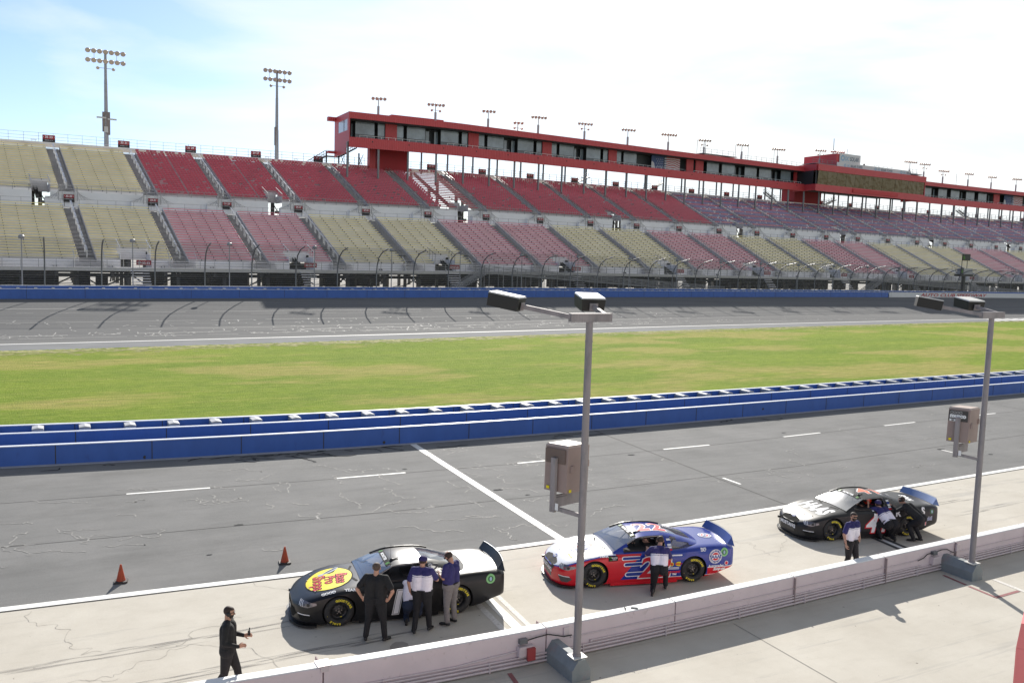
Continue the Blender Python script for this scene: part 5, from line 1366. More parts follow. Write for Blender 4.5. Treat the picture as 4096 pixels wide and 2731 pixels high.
    b.path([(-.62, .57, 1.22), (-.62, -.57, 1.22)], .022, 6); b.path([(-.72, .57, 1.0), (-.66, -.57, 1.2)], .02, 6); b.path([(.14, .57, 1.2), (.14, -.57, 1.2)], .02, 6); b.path([(.4, 0, .95), (.14, 0, 1.22)], .018, 6)
    b.build('roll_cage', M_cage, t)
    b = MB(); b.box(-.60, -.15, .12, .62, .93, .98, 0); b.hexa([(-.66, .10, .93), (-.54, .10, .93), (-.54, .62, .93), (-.66, .62, .93), (-.76, .16, 1.20), (-.64, .16, 1.20), (-.64, .56, 1.20), (-.76, .56, 1.20)], 0); b.box(-.6, -.42, .10, .15, 1.02, 1.18, 0); b.box(-.6, -.42, .57, .62, 1.02, 1.18, 0); b.build('seat', M_int, t)
    b = MB()
    for k in range(20):
        a, a2 = 2 * PI * k / 20, 2 * PI * (k + 1) / 20; b.tube((.18 + .06 * math.cos(a), .36 + .17 * math.sin(a), 1.04 + .15 * math.cos(a)), (.18 + .06 * math.cos(a2), .36 + .17 * math.sin(a2), 1.04 + .15 * math.cos(a2)), .014, n=5)
    b.build('steering_wheel', M_int, t)
    # hood pins and cowl slot
    b = MB()
    for (x, y) in ((2.0, .25), (2.0, -.25), (1.9, .55), (1.9, -.55)):
        p, nrm, _, _ = bvh.ray_cast(Vector((x, y, 2)), Vector((0, 0, -1)), 3)
        if p: b.tube(p, p + Vector((0, 0, .03)), .009, n=6)
    b.build('hood_pins', M_nut, t)
    b = MB(); 
    for sg in (1, -1): vs, fs = rrect(.30, .055, .01); project(b, bvh, vs, fs, (.98, sg * .36, 1), (-.35, sg, 0), (1, .35 * sg, 0) if sg < 0 else (-1, -.35, 0), 0, .006)
    b.build('cowl_opening', M_well, t)
    # grille, lower intake
    return t, body, roof, bvh
LEFT = ((-1, 0, 0), (0, 0, 1)); TOPR = ((-1, 0, 0), (0, -1, 0)); HOOD = ((0, 1, 0), (-1, 0, 0))
def onside(mb, bvh, shape, x, z, m, off=.005, ang=0): 
    vs, fs = shape; c_, s_ = math.cos(ang), math.sin(ang); project(mb, bvh, vs, fs, (x, 0, z), (-c_, 0, -s_ * -1 if False else s_), (s_ * 1.0, 0, c_), m, off)
def fuel_port(t, bvh, x, z, blk=False):
    b = MB(); vs, fs = ell(.115, .115, 28, inner=.62); project(b, bvh, vs, fs, (x, 0, z), *LEFT, 0, .006); vs, fs = ell(.071, .071, 20); project(b, bvh, vs, fs, (x, 0, z), *LEFT, 1, .008); vs, fs = ell(.03, .05, 14); project(b, bvh, vs, fs, (x - .0, 0, z), *LEFT, 2, .012)
    b.build('fuel_port', [M_pgreen if not blk else M_carbon, M_dgreen, M_pblue], t)
M_pgreen = mat('pale_green_ring', (.22, .50, .20), .5, var=0); M_dgreen = mat('deep_green_port', (.02, .16, .03), .5, var=0); M_pblue = mat('pale_blue_spot', (.35, .45, .6), .5, var=0)
def nose_parts(t, bvh, muscle, wordcol, mgr, light):
    NF = ((0, 1, 0), (0, 0, 1))   # looking at the nose from the front
    b = MB()
    if muscle:
        vs = [(-.46, .0), (-.40, .115), (-.2, .15), (.2, .15), (.40, .115), (.46, .0), (.36, -.11), (-.36, -.11)]
        project(b, bvh, vs, [tuple(range(8))], (0, 0, .46), *NF, 0, .006, far=4, maxd=6, step=.05)
        o = b.build('grille', mgr, t)
        b = MB(); vs, fs = rrect(.72, .10, .03); project(b, bvh, vs, fs, (0, 0, .25), *NF, 0, .007, far=4, maxd=6, step=.05); b.build('lower_intake', M_carbon, t)
        b = MB(); txt(b, bvh, 'MUSTANG', (0, 0, .37), *NF, off=.012, far=4, maxd=6, size=.15, bold=.008, sx=1.05, space=1.1, step=.05); 
        for q in b.v: pass
        b.build('lettering', M_wl, t)
    else:
        vs = [(-.62, -.03), (-.5, .06), (-.2, .10), (.2, .10), (.5, .06), (.62, -.03), (.45, -.16), (-.45, -.16)]
        project(b, bvh, vs, [tuple(range(8))], (0, 0, .34), *NF, 0, .006, far=4, maxd=6, step=.05); o = b.build('grille', mgr, t)
        b = MB(); txt(b, bvh, 'CAMRY', (0, 0, .30), *NF, off=.012, far=4, maxd=6, size=.11, bold=.005, step=.05); b.build('lettering', M_wl, t)
    # headlight decal on the left front corner, seen from the side-front
    ex = Vector((-.62, .78, 0)); ey = (0, 0, 1); ex = Vector((-.70, .714, 0))
    for sg in (1,):
        b = MB()
        O = (2.05, .70, .555); e1 = Vector((-.80, .60, .0)); 
        vs = [(-.24, .0), (-.20, .055), (.0, .06), (.24, .045), (.25, .0), (.05, -.065), (-.15, -.055)]
        project(b, bvh, vs, [tuple(range(7))], O, e1, ey, 0, .006, far=1.0, maxd=2.5, step=.04)
        vs, fs = ell(.04, .035, 16); project(b, bvh, [(x + .06, y - .005) for x, y in vs], fs, O, e1, ey, 1, .010, far=1.0, maxd=2.5, step=.04)
        for q in range(3):
            xx = -.19 + q * .05; project(b, bvh, [(xx, -.04), (xx + .018, -.045), (xx - .01, .05), (xx - .028, .05)], [(0, 1, 2, 3)], O, e1, ey, 2, .011, far=1.0, maxd=2.5, step=.04)
        b.build('headlight', [light, M_rim, M_wl], t)
        b = MB(); O = (2.08, .66, .27); vs = [(-.17, .05), (.14, .045), (.22, .0), (.10, -.09), (-.08, -.09)]
        project(b, bvh, vs, [tuple(range(5))], O, e1, ey, 0, .006, far=1.0, maxd=2.5, step=.04)
        vs = [(-.17, .075), (.14, .065), (.16, .045), (-.17, .055)]; project(b, bvh, vs, [tuple(range(4))], O, e1, ey, 1, .009, far=1.0, maxd=2.5, step=.04)
        b.build('corner_vent', [mgr, M_wl], t)
    # tow bracket on the right front corner
    b = MB(); b.box(2.20, 2.40, -.60, -.55, .38, .44, 0); b.build('nose_bracket', M_carbon, t)
def paint(name, base, zones, rough=.28, coat=.6, metal=0.0, spec=.5):
    """zones: list of (colour, [ (a,b,c,d) ... ]) where every a*x+b*y+c*z+d > 0 in car coordinates; later zones lie on top"""
    m = bpy.data.materials.new(name); m.use_nodes = True; t = m.node_tree; b = t.nodes['Principled BSDF']; l = t.links.new
    b.inputs['Roughness'].default_value = rough; b.inputs['Coat Weight'].default_value = coat; b.inputs['Coat Roughness'].default_value = .06; b.inputs['Metallic'].default_value = metal
    co = N(t, 'ShaderNodeTexCoord'); sp_ = N(t, 'ShaderNodeSeparateXYZ'); l(co.outputs['Object'], sp_.inputs[0]); last = None
    for col, conds in zones:
        f = None
        for cnd in conds:
            if len(cnd) == 4:
                v = N(t, 'ShaderNodeVectorMath', operation='DOT_PRODUCT'); v.inputs[1].default_value = cnd[:3]; l(co.outputs['Object'], v.inputs[0])
                g = N(t, 'ShaderNodeMath', operation='GREATER_THAN'); g.inputs[1].default_value = -cnd[3]; l(v.outputs['Value'], g.inputs[0]); g = g.outputs[0]
            else:  # curved: z > a + b (x - c)^2
                a_, b_, c_ = cnd; s1 = N(t, 'ShaderNodeMath', operation='SUBTRACT'); l(sp_.outputs['X'], s1.inputs[0]); s1.inputs[1].default_value = c_
                s2 = N(t, 'ShaderNodeMath', operation='MULTIPLY'); l(s1.outputs[0], s2.inputs[0]); l(s1.outputs[0], s2.inputs[1]); s3 = N(t, 'ShaderNodeMath', operation='MULTIPLY_ADD'); l(s2.outputs[0], s3.inputs[0]); s3.inputs[1].default_value = b_; s3.inputs[2].default_value = a_
                g = N(t, 'ShaderNodeMath', operation='GREATER_THAN'); l(sp_.outputs['Z'], g.inputs[0]); l(s3.outputs[0], g.inputs[1]); g = g.outputs[0]
            if f is None: f = g
            else: mm = N(t, 'ShaderNodeMath', operation='MULTIPLY'); l(f, mm.inputs[0]); l(g, mm.inputs[1]); f = mm.outputs[0]
        mx = N(t, 'ShaderNodeMixRGB'); mx.inputs['Color2'].default_value = (*col, 1)
        if last is None: mx.inputs['Color1'].default_value = (*base, 1)
        else: l(last, mx.inputs['Color1'])
        l(f, mx.inputs['Fac']); last = mx.outputs[0]
    if last: l(last, b.inputs['Base Color'])
    else: b.inputs['Base Color'].default_value = (*base, 1)
    return m
GRP = 'stock cars parked in a row along the pit wall'
M_red = mat('decal_red', (.62, .02, .035), .6, var=0, spec=.3); M_dyel = mat('decal_yellow', (.80, .66, .02), .6, var=0, spec=.3); M_dblk = mat('decal_black', (.012, .012, .014), .8, var=0, spec=.2); M_dblue = mat('decal_blue', (.02, .05, .26), .6, var=0, spec=.3); M_dw = mat('decal_white', (.80, .80, .80), .6, var=0, spec=.3); M_dgr = mat('decal_green', (.10, .40, .05), .4, var=0); M_dor = mat('decal_orange', (.80, .16, .07), .4, var=0); M_silver = mat('decal_silver', (.45, .47, .5), .35, .4, var=0)
M_mesh = mat('grey_grille_mesh', (.10, .095, .09), .9, var=.3, scale=60, spec=.1); M_meshb = mat('black_grille_mesh', (.022, .022, .02), .9, var=.4, scale=60, spec=.1)
M_hl = mat('headlight_lens', (.13, .12, .13), .1, var=0, coat=1.0)
# ---- black car with the yellow hood roundel
P1 = paint('black_car_paint', (.012, .012, .013), [((.30, .30, .31), [(0, 0, 1, -.868), (1, 0, 0, -.70), (0, 1, 0, 5)]),], rough=.34, coat=.35)
P1 = paint('black_car_paint', (.008, .008, .009), [], rough=.33, coat=.10); P1.node_tree.nodes['Principled BSDF'].inputs['IOR'].default_value = 1.42
t1, body1, roof1, bv1 = car_base('black stock car with a yellow roundel on its hood, leftmost of the three', (-2.75, 20.396, 0), .338, P1, P1, M_carbon, GRP)
nose_parts(t1, bv1, False, 0, M_meshb, M_hl)
b = MB(); vs, fs = ell(.665, .56, 48); project(b, bv1, vs, fs, (1.52, .02, 1), *HOOD, 0, .006, step=.06)
vs, fs = ell(.635, .53, 48); project(b, bv1, vs, fs, (1.52, .02, 1), *HOOD, 1, .009, step=.06)
hd = b.build('hood_roundel', [M_dblk, M_dyel], t1)
b = MB()
for (s_, x, y, sz) in (('Bass', 1.24, .16, .36), ('Pro', 1.50, .10, .33), ('Shops', 1.80, .10, .37)):
    for (bo, m_, of_) in ((.022, 1, .011), (.004, 0, .014)): txt(b, bv1, s_, (x, y, 1), (.10, 1, 0), (-1, .10, 0), m_, of_, size=sz, bold=bo, shear=.2, sx=.92, step=.06)
# leaping fish: silver body with dark back
b2 = MB(); fish = [(-.33, .00), (-.25, .07), (-.12, .10), (.02, .09), (.12, .05), (.22, .12), (.25, .02), (.20, -.07), (.12, -.01), (.0, -.04), (-.15, -.05), (-.27, -.05)]
project(b2, bv1, fish, [tuple(range(12))], (1.52, -.42, 1), (.9, .45, 0), (-.45, .9, 0), 0, .012, step=.05)
project(b2, bv1, [(-.20, .075), (-.10, .16), (.02, .15), (.06, .09), (-.06, .10)], [(0, 1, 2, 3, 4)], (1.52, -.42, 1), (.9, .45, 0), (-.45, .9, 0), 1, .013, step=.05)
project(b2, bv1, [(-.33, .01), (-.20, .015), (.0, .02), (.12, .03), (.0, -.01), (-.2, -.02)], [(0, 1, 2, 3, 4, 5)], (1.52, -.42, 1), (.9, .45, 0), (-.45, .9, 0), 1, .016, step=.05)
b.build('hood_lettering', [M_red, M_dblk], t1); b2.build('fish_emblem', [M_silver, M_dblk], t1)
b = MB(); 
txt(b, bv1, '1', (.04, 0, .46), *LEFT, 0, .006, size=.72, bold=.055, shear=.22, sx=.95); txt(b, bv1, '1', (.04, 0, .46), *LEFT, 1, .009, size=.72, bold=.038, shear=.22, sx=.95); txt(b, bv1, '1', (.04, 0, .46), *LEFT, 2, .012, size=.72, bold=.026, shear=.22, sx=.95)
b.build('door_number', [M_dw, M_dblk, M_dw], t1)
def goodyear(t, bvh):
    for i, (s_, x, z, a) in enumerate((('GOOD', 1.54, .155, -.14), ('YEAR', 1.21, .165, .10))):
        b = MB(); c_, s2 = math.cos(a), math.sin(a); txt(b, bvh, s_, (x, 0, z), (-c_, 0, -s2), (-s2 * .8, -.6, c_ * .8), 0, .008, size=.095, bold=.005, sx=1.1)
        b.build('fender_lettering', M_dw, t)
goodyear(t1, bv1); fuel_port(t1, bv1, -2.22, .80)
b = MB(); vs, fs = ell(.05, .035, 18, inner=.75); project(b, bv1, vs, fs, (-.78, 0, 1.16), *LEFT, 0, .006); vs, fs = ell(.02, .035, 18, inner=.6); project(b, bv1, vs, fs, (-.78, 0, 1.16), *LEFT, 0, .006); txt(b, bv1, 'TOYOTA', (-.78, 0, 1.095), *LEFT, 0, .006, size=.035, bold=.001); b.build('pillar_emblem', M_dw, t1)
def visor(t, bvh, m_):
    b = MB(); WSH = ((0, 1, 0), (-.86, 0, .5))
    vs, fs = rrect(1.10, .13, .02); project(b, bvh, vs, fs, (.20, 0, 1.22), *WSH, 0, .006, step=.05)
    txt(b, bvh, 'MONSTER', (.20, 0, 1.22), *WSH, 1, .010, size=.10, bold=.004, step=.05, sx=1.15)
    for sg in (-1, 1):
        for q in range(3): x = sg * .44 + (q - 1) * .03; project(b, bvh, [(x - .009, -.045), (x + .009, -.045 - .01 * q), (x + .006, .045), (x - .008, .05)], [(0, 1, 2, 3)], (.20, 0, 1.22), *WSH, 2, .011, step=.05)
    b.build('windshield_banner', [M_dblk, M_dw, M_dgr], t)
visor(t1, bv1, 0)
# ---- blue, red and white car 22
P2 = paint('blue_red_white_car_paint', (.008, .032, .27), [
    ((.60, .010, .022), [(1, 0, 0, -.78), ]),
    ((.60, .010, .022), [(1, 0, .9, -.86), (-1, 0, 0, .80), (0, 0, -1, .86)]),
    ((.60, .010, .022), [(0, 0, -1, .20)]), ((.60, .010, .022), [(-1, 0, 0, -1.80), (0, 0, -1, .40)]),
    ((.80, .80, .82), [(-1, 0, 0, -1.80), (0, 0, -1, .42), (0, 0, 1, -.40)]), ((.80, .80, .82), [(0, 0, -1, .215), (0, 0, 1, -.20), (-1, 0, 0, -.2)]),
    ((.03, .10, .45), [(.832, -.16, .9), (1, 0, 0, -.80)]), ((.80, .80, .82), [(.850, -.16, .9), (1, 0, 0, -.80)])], rough=.25, coat=.25)
P2r = paint('blue_roof_paint', (.008, .032, .27), [], rough=.16, coat=.2)
M_sp2 = mat('blue_spoiler', (.03, .07, .28), .4, var=.1, dirt=((.01, .02, .1), 30, .62, .8))
t2, body2, roof2, bv2 = car_base('blue, red and white stock car numbered 22, middle of the three', (3.474, 23.11, 0), .236, P2, P2r, M_sp2, GRP)
nose_parts(t2, bv2, True, 0, M_mesh, M_hl)
def number(t, bvh, s_, x, z, sz, cols, bolds, shear=.2, sx=1.0):
    b = MB()
    for i, (m_, bo) in enumerate(zip(range(len(cols)), bolds)): txt(b, bvh, s_, (x, 0, z), *LEFT, m_, .006 + .003 * i, size=sz, bold=bo, shear=shear, sx=sx, space=1.12)
    b.build('door_number', cols, t)
number(t2, bv2, '22', -.28, .50, .74, [M_dw, M_red], [.048, .020], .2, 1.12)
b = MB()
for i, bo in enumerate((.045, .018)): txt(b, bv2, '22', (-.42, .02, 1.3), (-1, -.0, 0), (0, -1, 0), i, .006 + .003 * i, size=.80, bold=bo, sx=1.0, space=1.12, step=.06)
b.build('roof_number', [M_dw, M_red], t2)
for (x0, x1, z, h) in ((.12, .66, .765, .10), (.05, .60, .60, .11), (.0, .56, .335, .12), (-1.05, -.55, .79, .035), (-1.05, -.55, .44, .05)):
    b = MB(); vs, fs = rrect(x1 - x0, h); project(b, bv2, vs, fs, ((x0 + x1) / 2, 0, z), *LEFT, 0, .0055); vs, fs = rrect(x1 - x0 - .02, h - .035); project(b, bv2, vs, fs, ((x0 + x1) / 2 - .02, 0, z), *LEFT, 1, .0065)
    b.build('side_stripe', [M_dw, M_dblue], t2)
goodyear(t2, bv2); fuel_port(t2, bv2, -2.28, .80); visor(t2, bv2, 0)
def roundel(t, bvh, O, ex, ey, r, nm='club_emblem', step=.05):
    b = MB(); vs, fs = ell(r, r, 36); project(b, bvh, vs, fs, O, ex, ey, 0, .006, step=step); vs, fs = ell(r * .94, r * .94, 36, inner=.93); project(b, bvh, vs, fs, O, ex, ey, 1, .008, step=step); vs, fs = ell(r * .62, r * .62, 30); project(b, bvh, vs, fs, O, ex, ey, 1, .009, step=step); vs, fs = ell(r * .52, r * .52, 30); project(b, bvh, vs, fs, O, ex, ey, 2, .011, step=step)
    vs, fs = rrect(r * 1.0, r * .5, r * .1); project(b, bvh, vs, fs, O, ex, ey, 1, .0125, step=step); vs, fs = ell(r * .9, r * .32, 24)
    txt(b, bvh, 'AAA', O, ex, ey, 0, .015, size=r * .62, bold=r * .02, step=step)
    exv, eyv = Vector(ex).normalized(), Vector(ey).normalized()
    for (word, a0, sgn) in (('AUTOMOBILE CLUB', PI / 2, 1), ('SOUTHERN CALIFORNIA', -PI / 2, -1)):
        n = len(word); st_ = .155 if sgn > 0 else .150
        for i, ch in enumerate(word):
            if ch == ' ': continue
            a = a0 - sgn * st_ * (i - (n - 1) / 2) * 1.12; rad = exv * math.cos(a) + eyv * math.sin(a); tan = (exv * math.sin(a) - eyv * math.cos(a)) * sgn
            o = Vector(O) + rad * r * .79; vs, fs = text2d(ch, size=r * .22, bold=r * .008); up_ = rad * sgn
            project(b, bvh, vs, fs, o, tan, up_, 1, .010, step=step, cut=False)
    b.build(nm, [M_dblue, M_dw, M_red], t)
roundel(t2, bv2, (-2.02, 0, .70), *LEFT, .205); roundel(t2, bv2, (1.38, .02, 1), *HOOD, .42, 'hood_emblem', .06); roundel(t2, bv2, (-2.12, .05, 1.2), (-.5, -.85, 0), (.85, -.5, 0), .20, 'deck_emblem')
b = MB(); txt(b, bv2, 'Autotrader', (-2.05, 0, .445), *LEFT, 0, .007, size=.10, bold=.003); b.build('sponsor_lettering', [M_dw, M_red], t2); b = MB(); vs, fs = ell(.055, .06, 20); project(b, bv2, vs, fs, (-2.36, 0, .50), *LEFT, 0, .007); vs, fs = ell(.04, .045, 20); project(b, bv2, vs, fs, (-2.36, 0, .50), *LEFT, 1, .009); b.build('sponsor_emblem', [M_dw, M_red], t2)
b = MB(); txt(b, bv2, 'Snap-on', (-2.15, 0, .345), *LEFT, 0, .007, size=.11, bold=.006, shear=.3); b.build('sponsor_lettering', [M_dw, M_red], t2); b = MB(); txt(b, bv2, 'SKF', (-1.66, 0, .90), *LEFT, 0, .007, size=.10, bold=.005); b.build('sponsor_lettering', [M_dw, M_red], t2)
b = MB(); txt(b, bv2, 'DISCOUNT', (-.82, 0, .34), *LEFT, 1, .010, size=.075, bold=.005); txt(b, bv2, 'TIRE', (-.84, 0, .28), *LEFT, 0, .007, size=.06, bold=.004)
b.build('sponsor_lettering', [M_dw, M_red], t2)
b = MB(); vs, fs = ell(.115, .062, 26); project(b, bv2, vs, fs, (-.98, 0, .555), *LEFT, 0, .007); txt(b, bv2, 'PENNZOIL', (-.98, 0, .555), *LEFT, 1, .010, size=.05, bold=.004); b.build('oil_emblem', [M_dyel, M_red], t2); b = MB(); vs, fs = ell(.055, .055, 18); project(b, bv2, vs, fs, (-.76, 0, .55), *LEFT, 0, .007); vs, fs = ell(.035, .035, 16); project(b, bv2, vs, fs, (-.76, 0, .55), *LEFT, 1, .009); b.build('oil_emblem', [M_dyel, M_red], t2)
b = MB(); vs, fs = rrect(.26, .12, .01); project(b, bv2, vs, fs, (.90, 0, .78), *LEFT, 0, .007)
for q in range(3): vs, fs = rrect(.012, .085, .003); project(b, bv2, [(x - .09 + q * .022, y) for x, y in vs], fs, (.90, 0, .78), *LEFT, 1, .010)
txt(b, bv2, 'MONSTER', (.86, 0, .80), *LEFT, 2, .010, size=.035, bold=.001); txt(b, bv2, 'ENERGY', (.86, 0, .76), *LEFT, 2, .010, size=.03, bold=.001); b.build('series_emblem', [M_dblk, M_dgr, M_dw], t2)
b = MB(); vs, fs = ell(.10, .055, 24); project(b, bv2, vs, fs, (2.20, .02, 1), *HOOD, 0, .010, step=.05); txt(b, bv2, 'Ford', (2.20, .02, 1), *HOOD, 1, .014, size=.085, shear=.3, bold=.002); b.build('nose_emblem', [M_dblue, M_dw], t2)
b = MB(); txt(b, bv2, 'PENNZOIL', (1.90, .38, 1), *HOOD, 0, .010, size=.07, bold=.003); b.build('hood_lettering', [M_dyel], t2)
b = MB(); 
def railtext(t, bvh, s_, col):
    b = MB(); vs, fs = text2d(s_, size=.068, bold=.004)
    for i in range(1): project(b, bvh, vs, fs, (-.30, .64, 1.225), (-1, 0, 0), (0, -.75, .66), 0, .008, far=.5, maxd=1)
    b.build('name_lettering', M_dw, t)
railtext(t2, bv2, 'JOEY LOGANO', 0)
def contingency(t, bvh):
    b = MB(); n = 7
    for q in range(5):
        vs, fs = rrect(.11, .042, .004); z = 1.135 - q * .056; project(b, bvh, vs, fs, (-.735, 0, z), *LEFT, [0, 1, 0, 0, 2][q], .009, step=.04)
    b.build('sticker_column', [M_dw, M_dblue, M_red], t)
contingency(t2, bv2)
# ---- matte black car 41
P3 = paint('matte_black_car_paint', (.016, .016, .018), [], rough=.38, coat=.05); P3.node_tree.nodes['Principled BSDF'].inputs['IOR'].default_value = 1.38
M_sp3 = mat('light_blue_spoiler', (.16, .23, .42), .45, var=.1, dirt=((.3, .36, .5), 40, .62, .8))
t3, body3, roof3, bv3 = car_base('matte black stock car numbered 41 with a pale blue spoiler, rightmost of the three', (11.349, 27.723, 0), .274, P3, P3, M_sp3, GRP, M_ws3)
nose_parts(t3, bv3, True, 0, M_meshb, M_hl)
b = MB()
for i, bo in enumerate((.042, .016)): txt(b, bv3, '41', (-.42, .02, 1.3), (-1, 0, 0), (0, -1, 0), i, .006 + .003 * i, size=.80, bold=bo, sx=1.0, space=1.1, step=.06)
b.build('roof_number', [M_dw, M_dor], t3)
number(t3, bv3, '41', -.22, .50, .78, [M_red, M_dw], [.055, .020], .25, 1.05)
b = MB(); txt(b, bv3, 'HAAS', (1.42, .05, 1), *HOOD, 0, .007, size=.74, bold=.034, sx=.70, step=.06); b.build('hood_lettering', M_dw, t3)
b = MB()
for s_, x in (('H', -.18), ('A', -.56), ('R', -.98), ('R', -1.38), ('I', -1.62), ('S', -1.93)): txt(b, bv3, s_, (x, 0, .80 + (-x - .9) * .02), *LEFT, 0, .007, size=.30, bold=.012)
b.build('side_lettering', M_dw, t3)
b = MB(); txt(b, bv3, 'Mobil', (-2.12, 0, .56), *LEFT, 0, .007, size=.16, bold=.012); txt(b, bv3, 'Mobil', (-2.12, 0, .56), *LEFT, 1, .010, size=.16, bold=.002); txt(b, bv3, '1', (-2.05, 0, .42), *LEFT, 0, .007, size=.20, bold=.014); txt(b, bv3, '1', (-2.05, 0, .42), *LEFT, 2, .010, size=.20, bold=.002); b.build('oil_lettering', [M_dw, M_dblue, M_red], t3)
b = MB(); txt(b, bv3, 'HAAS', (-2.05, 0, 1.2), (-.25, -.97, 0), (.97, -.25, 0), 0, .008, size=.28, bold=.014); txt(b, bv3, 'HAAS', (-1.25, 0, 1.3), (-.25, -.97, 0), (.97, -.25, 0), 0, .008, size=.12, bold=.006); b.build('deck_lettering', M_dw, t3)
b = MB(); vs, fs = ell(.10, .055, 24); project(b, bv3, vs, fs, (2.20, .02, 1), *HOOD, 0, .010, step=.05); txt(b, bv3, 'Ford', (2.20, .02, 1), *HOOD, 1, .014, size=.085, shear=.3, bold=.002); b.build('nose_emblem', [M_dblue, M_dw], t3)
fuel_port(t3, bv3, -2.28, .78, True); visor(t3, bv3, 0); contingency(t3, bv3); railtext(t3, bv3, 'Daniel Suarez', 0)
# ------------------------------------------------------------ near lamp poles, cones, small things
M_galv = mat('weathered_galvanized', (.27, .245, .25), .6, .2, var=.18, scale=4, dirt=((.15, .15, .16), 5, .52, .5), stretch=(1, 1, .25))
M_block = mat('grey_painted_block', (.22, .24, .245), .7, var=.12, scale=4, dirt=((.30, .20, .20), 2.5, .55, .35))
M_cab = mat('taupe_cabinet', (.30, .225, .205), .5, var=.06, scale=3, dirt=((.2, .14, .12), 6, .6, .3))
M_housing = mat('lamp_box_top', (.62, .60, .56), .45, var=.06); M_housd = mat('lamp_box_side', (.010, .010, .010), .5, var=.1)
def near_pole(P, label, lettered, blockdir):
    """P world base of the pole on top of its block"""
    t = thing('lamp_pole', label, 'lamp pole', (P[0], P[1], 0))
    # the block it stands on (local: u along the wall, v towards it)
    b = MB(); v1 = blockdir
    pr = [(-.22, 0), (-.22, .24), (-.08, .45), (.08, .45), (.22, .24), (.22, 0)]
    for (va, vb) in ((-.20, v1),):
        n = len(pr); b.add([(x, va, z) for x, z in pr] + [(x, vb, z) for x, z in pr], [tuple(range(n))[::-1], tuple(range(n, 2 * n))] + [(i, (i + 1) % n, n + (i + 1) % n, n + i) for i in range(n)], 0)
    # cap plate where the pole stands, catching the sun
    b.box(-.16, .16, -.16, .12, .452, .47, 1)
    b.build('base_block', [M_block, M_housing], t)
    b = MB(); b.tube((0, 0, .45), (0, 0, 7.30), .080, .070, 14); b.tube((0, 0, .45), (0, 0, .52), .10, .09, 14); b.tube((0, 0, 6.9), (0, 0, 6.93), .078, n=14); b.build('pole', M_galv, t)
    b = MB(); b.box(-.46, .50, -.055, .055, 7.30, 7.47, 0); b.build('crossarm', M_galv, t)
    # arms and lamp boxes; directions in world, converted to the local frame
    def loc(wx, wy): return (wx * CA + wy * SA, -wx * SA + wy * CA)
    for (u0, d, ln, zz) in ((-.44, (-.955, .295), 1.0, .16), (.40, (-.19, .98), .95, .14)):
        dx, dy = loc(*d); px, py = loc(-d[1], d[0]); s_ = Vector((u0, 0, 7.40)); e_ = Vector((u0 + dx * ln, dy * ln, 7.40 + zz)); ax = (e_ - s_); L2 = ax.length; ax.normalize(); w_ = Vector((px, py, 0)); hh = ax.cross(w_)
        b = MB(); b.obox((s_ + e_) / 2, ax * L2 / 2, w_ * .035, hh * .045); b.obox(e_ - ax * .01, ax * .012, w_ * .09, hh * .08); b.build('arm', M_galv, t)
        c_ = e_ + ax * .33 + Vector((0, 0, .03)); b = MB()
        A_, B_, D_ = ax * .32, w_ * .26, hh * .13
        if D_.z < 0: D_ = -D_
        lo = [c_ - A_ * .96 - B_ * .93 - D_, c_ + A_ * 1.0 - B_ * .93 - D_, c_ + A_ * 1.0 + B_ * .93 - D_, c_ - A_ * .96 + B_ * .93 - D_]; hi = [c_ - A_ - B_ + D_, c_ + A_ - B_ + D_, c_ + A_ + B_ + D_, c_ - A_ + B_ + D_]
        b.hexa(lo + hi, 1); cp = [h_ + D_ * .001 for h_ in hi]
        k_ = lambda q: (c_ + D_) + (q - c_ - D_) * 1.01
        b.hexa([k_(q) + Vector((0, 0, .001)) for q in hi] + [(c_ + D_) + (q - c_ - D_) * .96 + Vector((0, 0, .03)) for q in hi], 0)
        o = b.build('lamp_box', [M_housing, M_housd], t)
        b = MB(); b.obox(c_ + ax * .05 - D_ * .78, A_ * .98, B_ * .95, D_ * .05, 0) if False else None
    # ballast cabinet on its bracket
    ca, sa = loc(.81, -.59); cb, sb = loc(.78, .62)
    e1 = Vector((ca, sa, 0)); e2 = Vector((cb, sb, 0)); o_ = Vector((*loc(-.33, .10), 3.80)); Hc = .93
    b = MB(); p0 = o_; q = [p0, p0 + e2 * .58, p0 + e2 * .58 - e1 * .54, p0 - e1 * .54]
    if not lettered: pass
    tl = e1 * -.05 + e2 * -.0
    b.hexa([v_ + Vector((0, 0, 0)) for v_ in q] + [v_ + Vector((0, 0, Hc)) + tl * -.3 for v_ in q], 0)
    cn_ = sum(q, Vector()) / 4; b.hexa([cn_ + (v_ - cn_) * 1.03 + Vector((0, 0, Hc + .001)) + tl * -.3 for v_ in q] + [cn_ + (v_ - cn_) * .9 + Vector((0, 0, Hc + .045)) + tl * -.3 for v_ in q], 1)
    box_ = b.build('cabinet', [M_cab, mat('pale_cabinet_lid', (.45, .36, .31), .5, var=.1, scale=4)], t)
    nL = Vector((-e2.x, -e2.y, 0)); nF = Vector((e1.x, e1.y, 0))      # outward normals of the left and right faces
    b = MB()
    def onface(c, ex, n_, hw, hh, m, dp=.008): b.obox(Vector(c) + n_ * dp / 2, ex * hw, n_ * (dp / 2 + .001), Vector((0, 0, hh)), m)
    cl = p0 - e1 * .27; cf = p0 + e2 * .29
    onface(cf + nF * .012 + e2 * -.18 + Vector((0, 0, Hc * .52)), e2, nF, .035, .07, 0, .03); onface(cf + nF * .012 + e2 * .24 + Vector((0, 0, Hc * .62)), e2, nF, .03, .07, 0, .03)
    b.build('latch', M_cab, box_); b = MB()
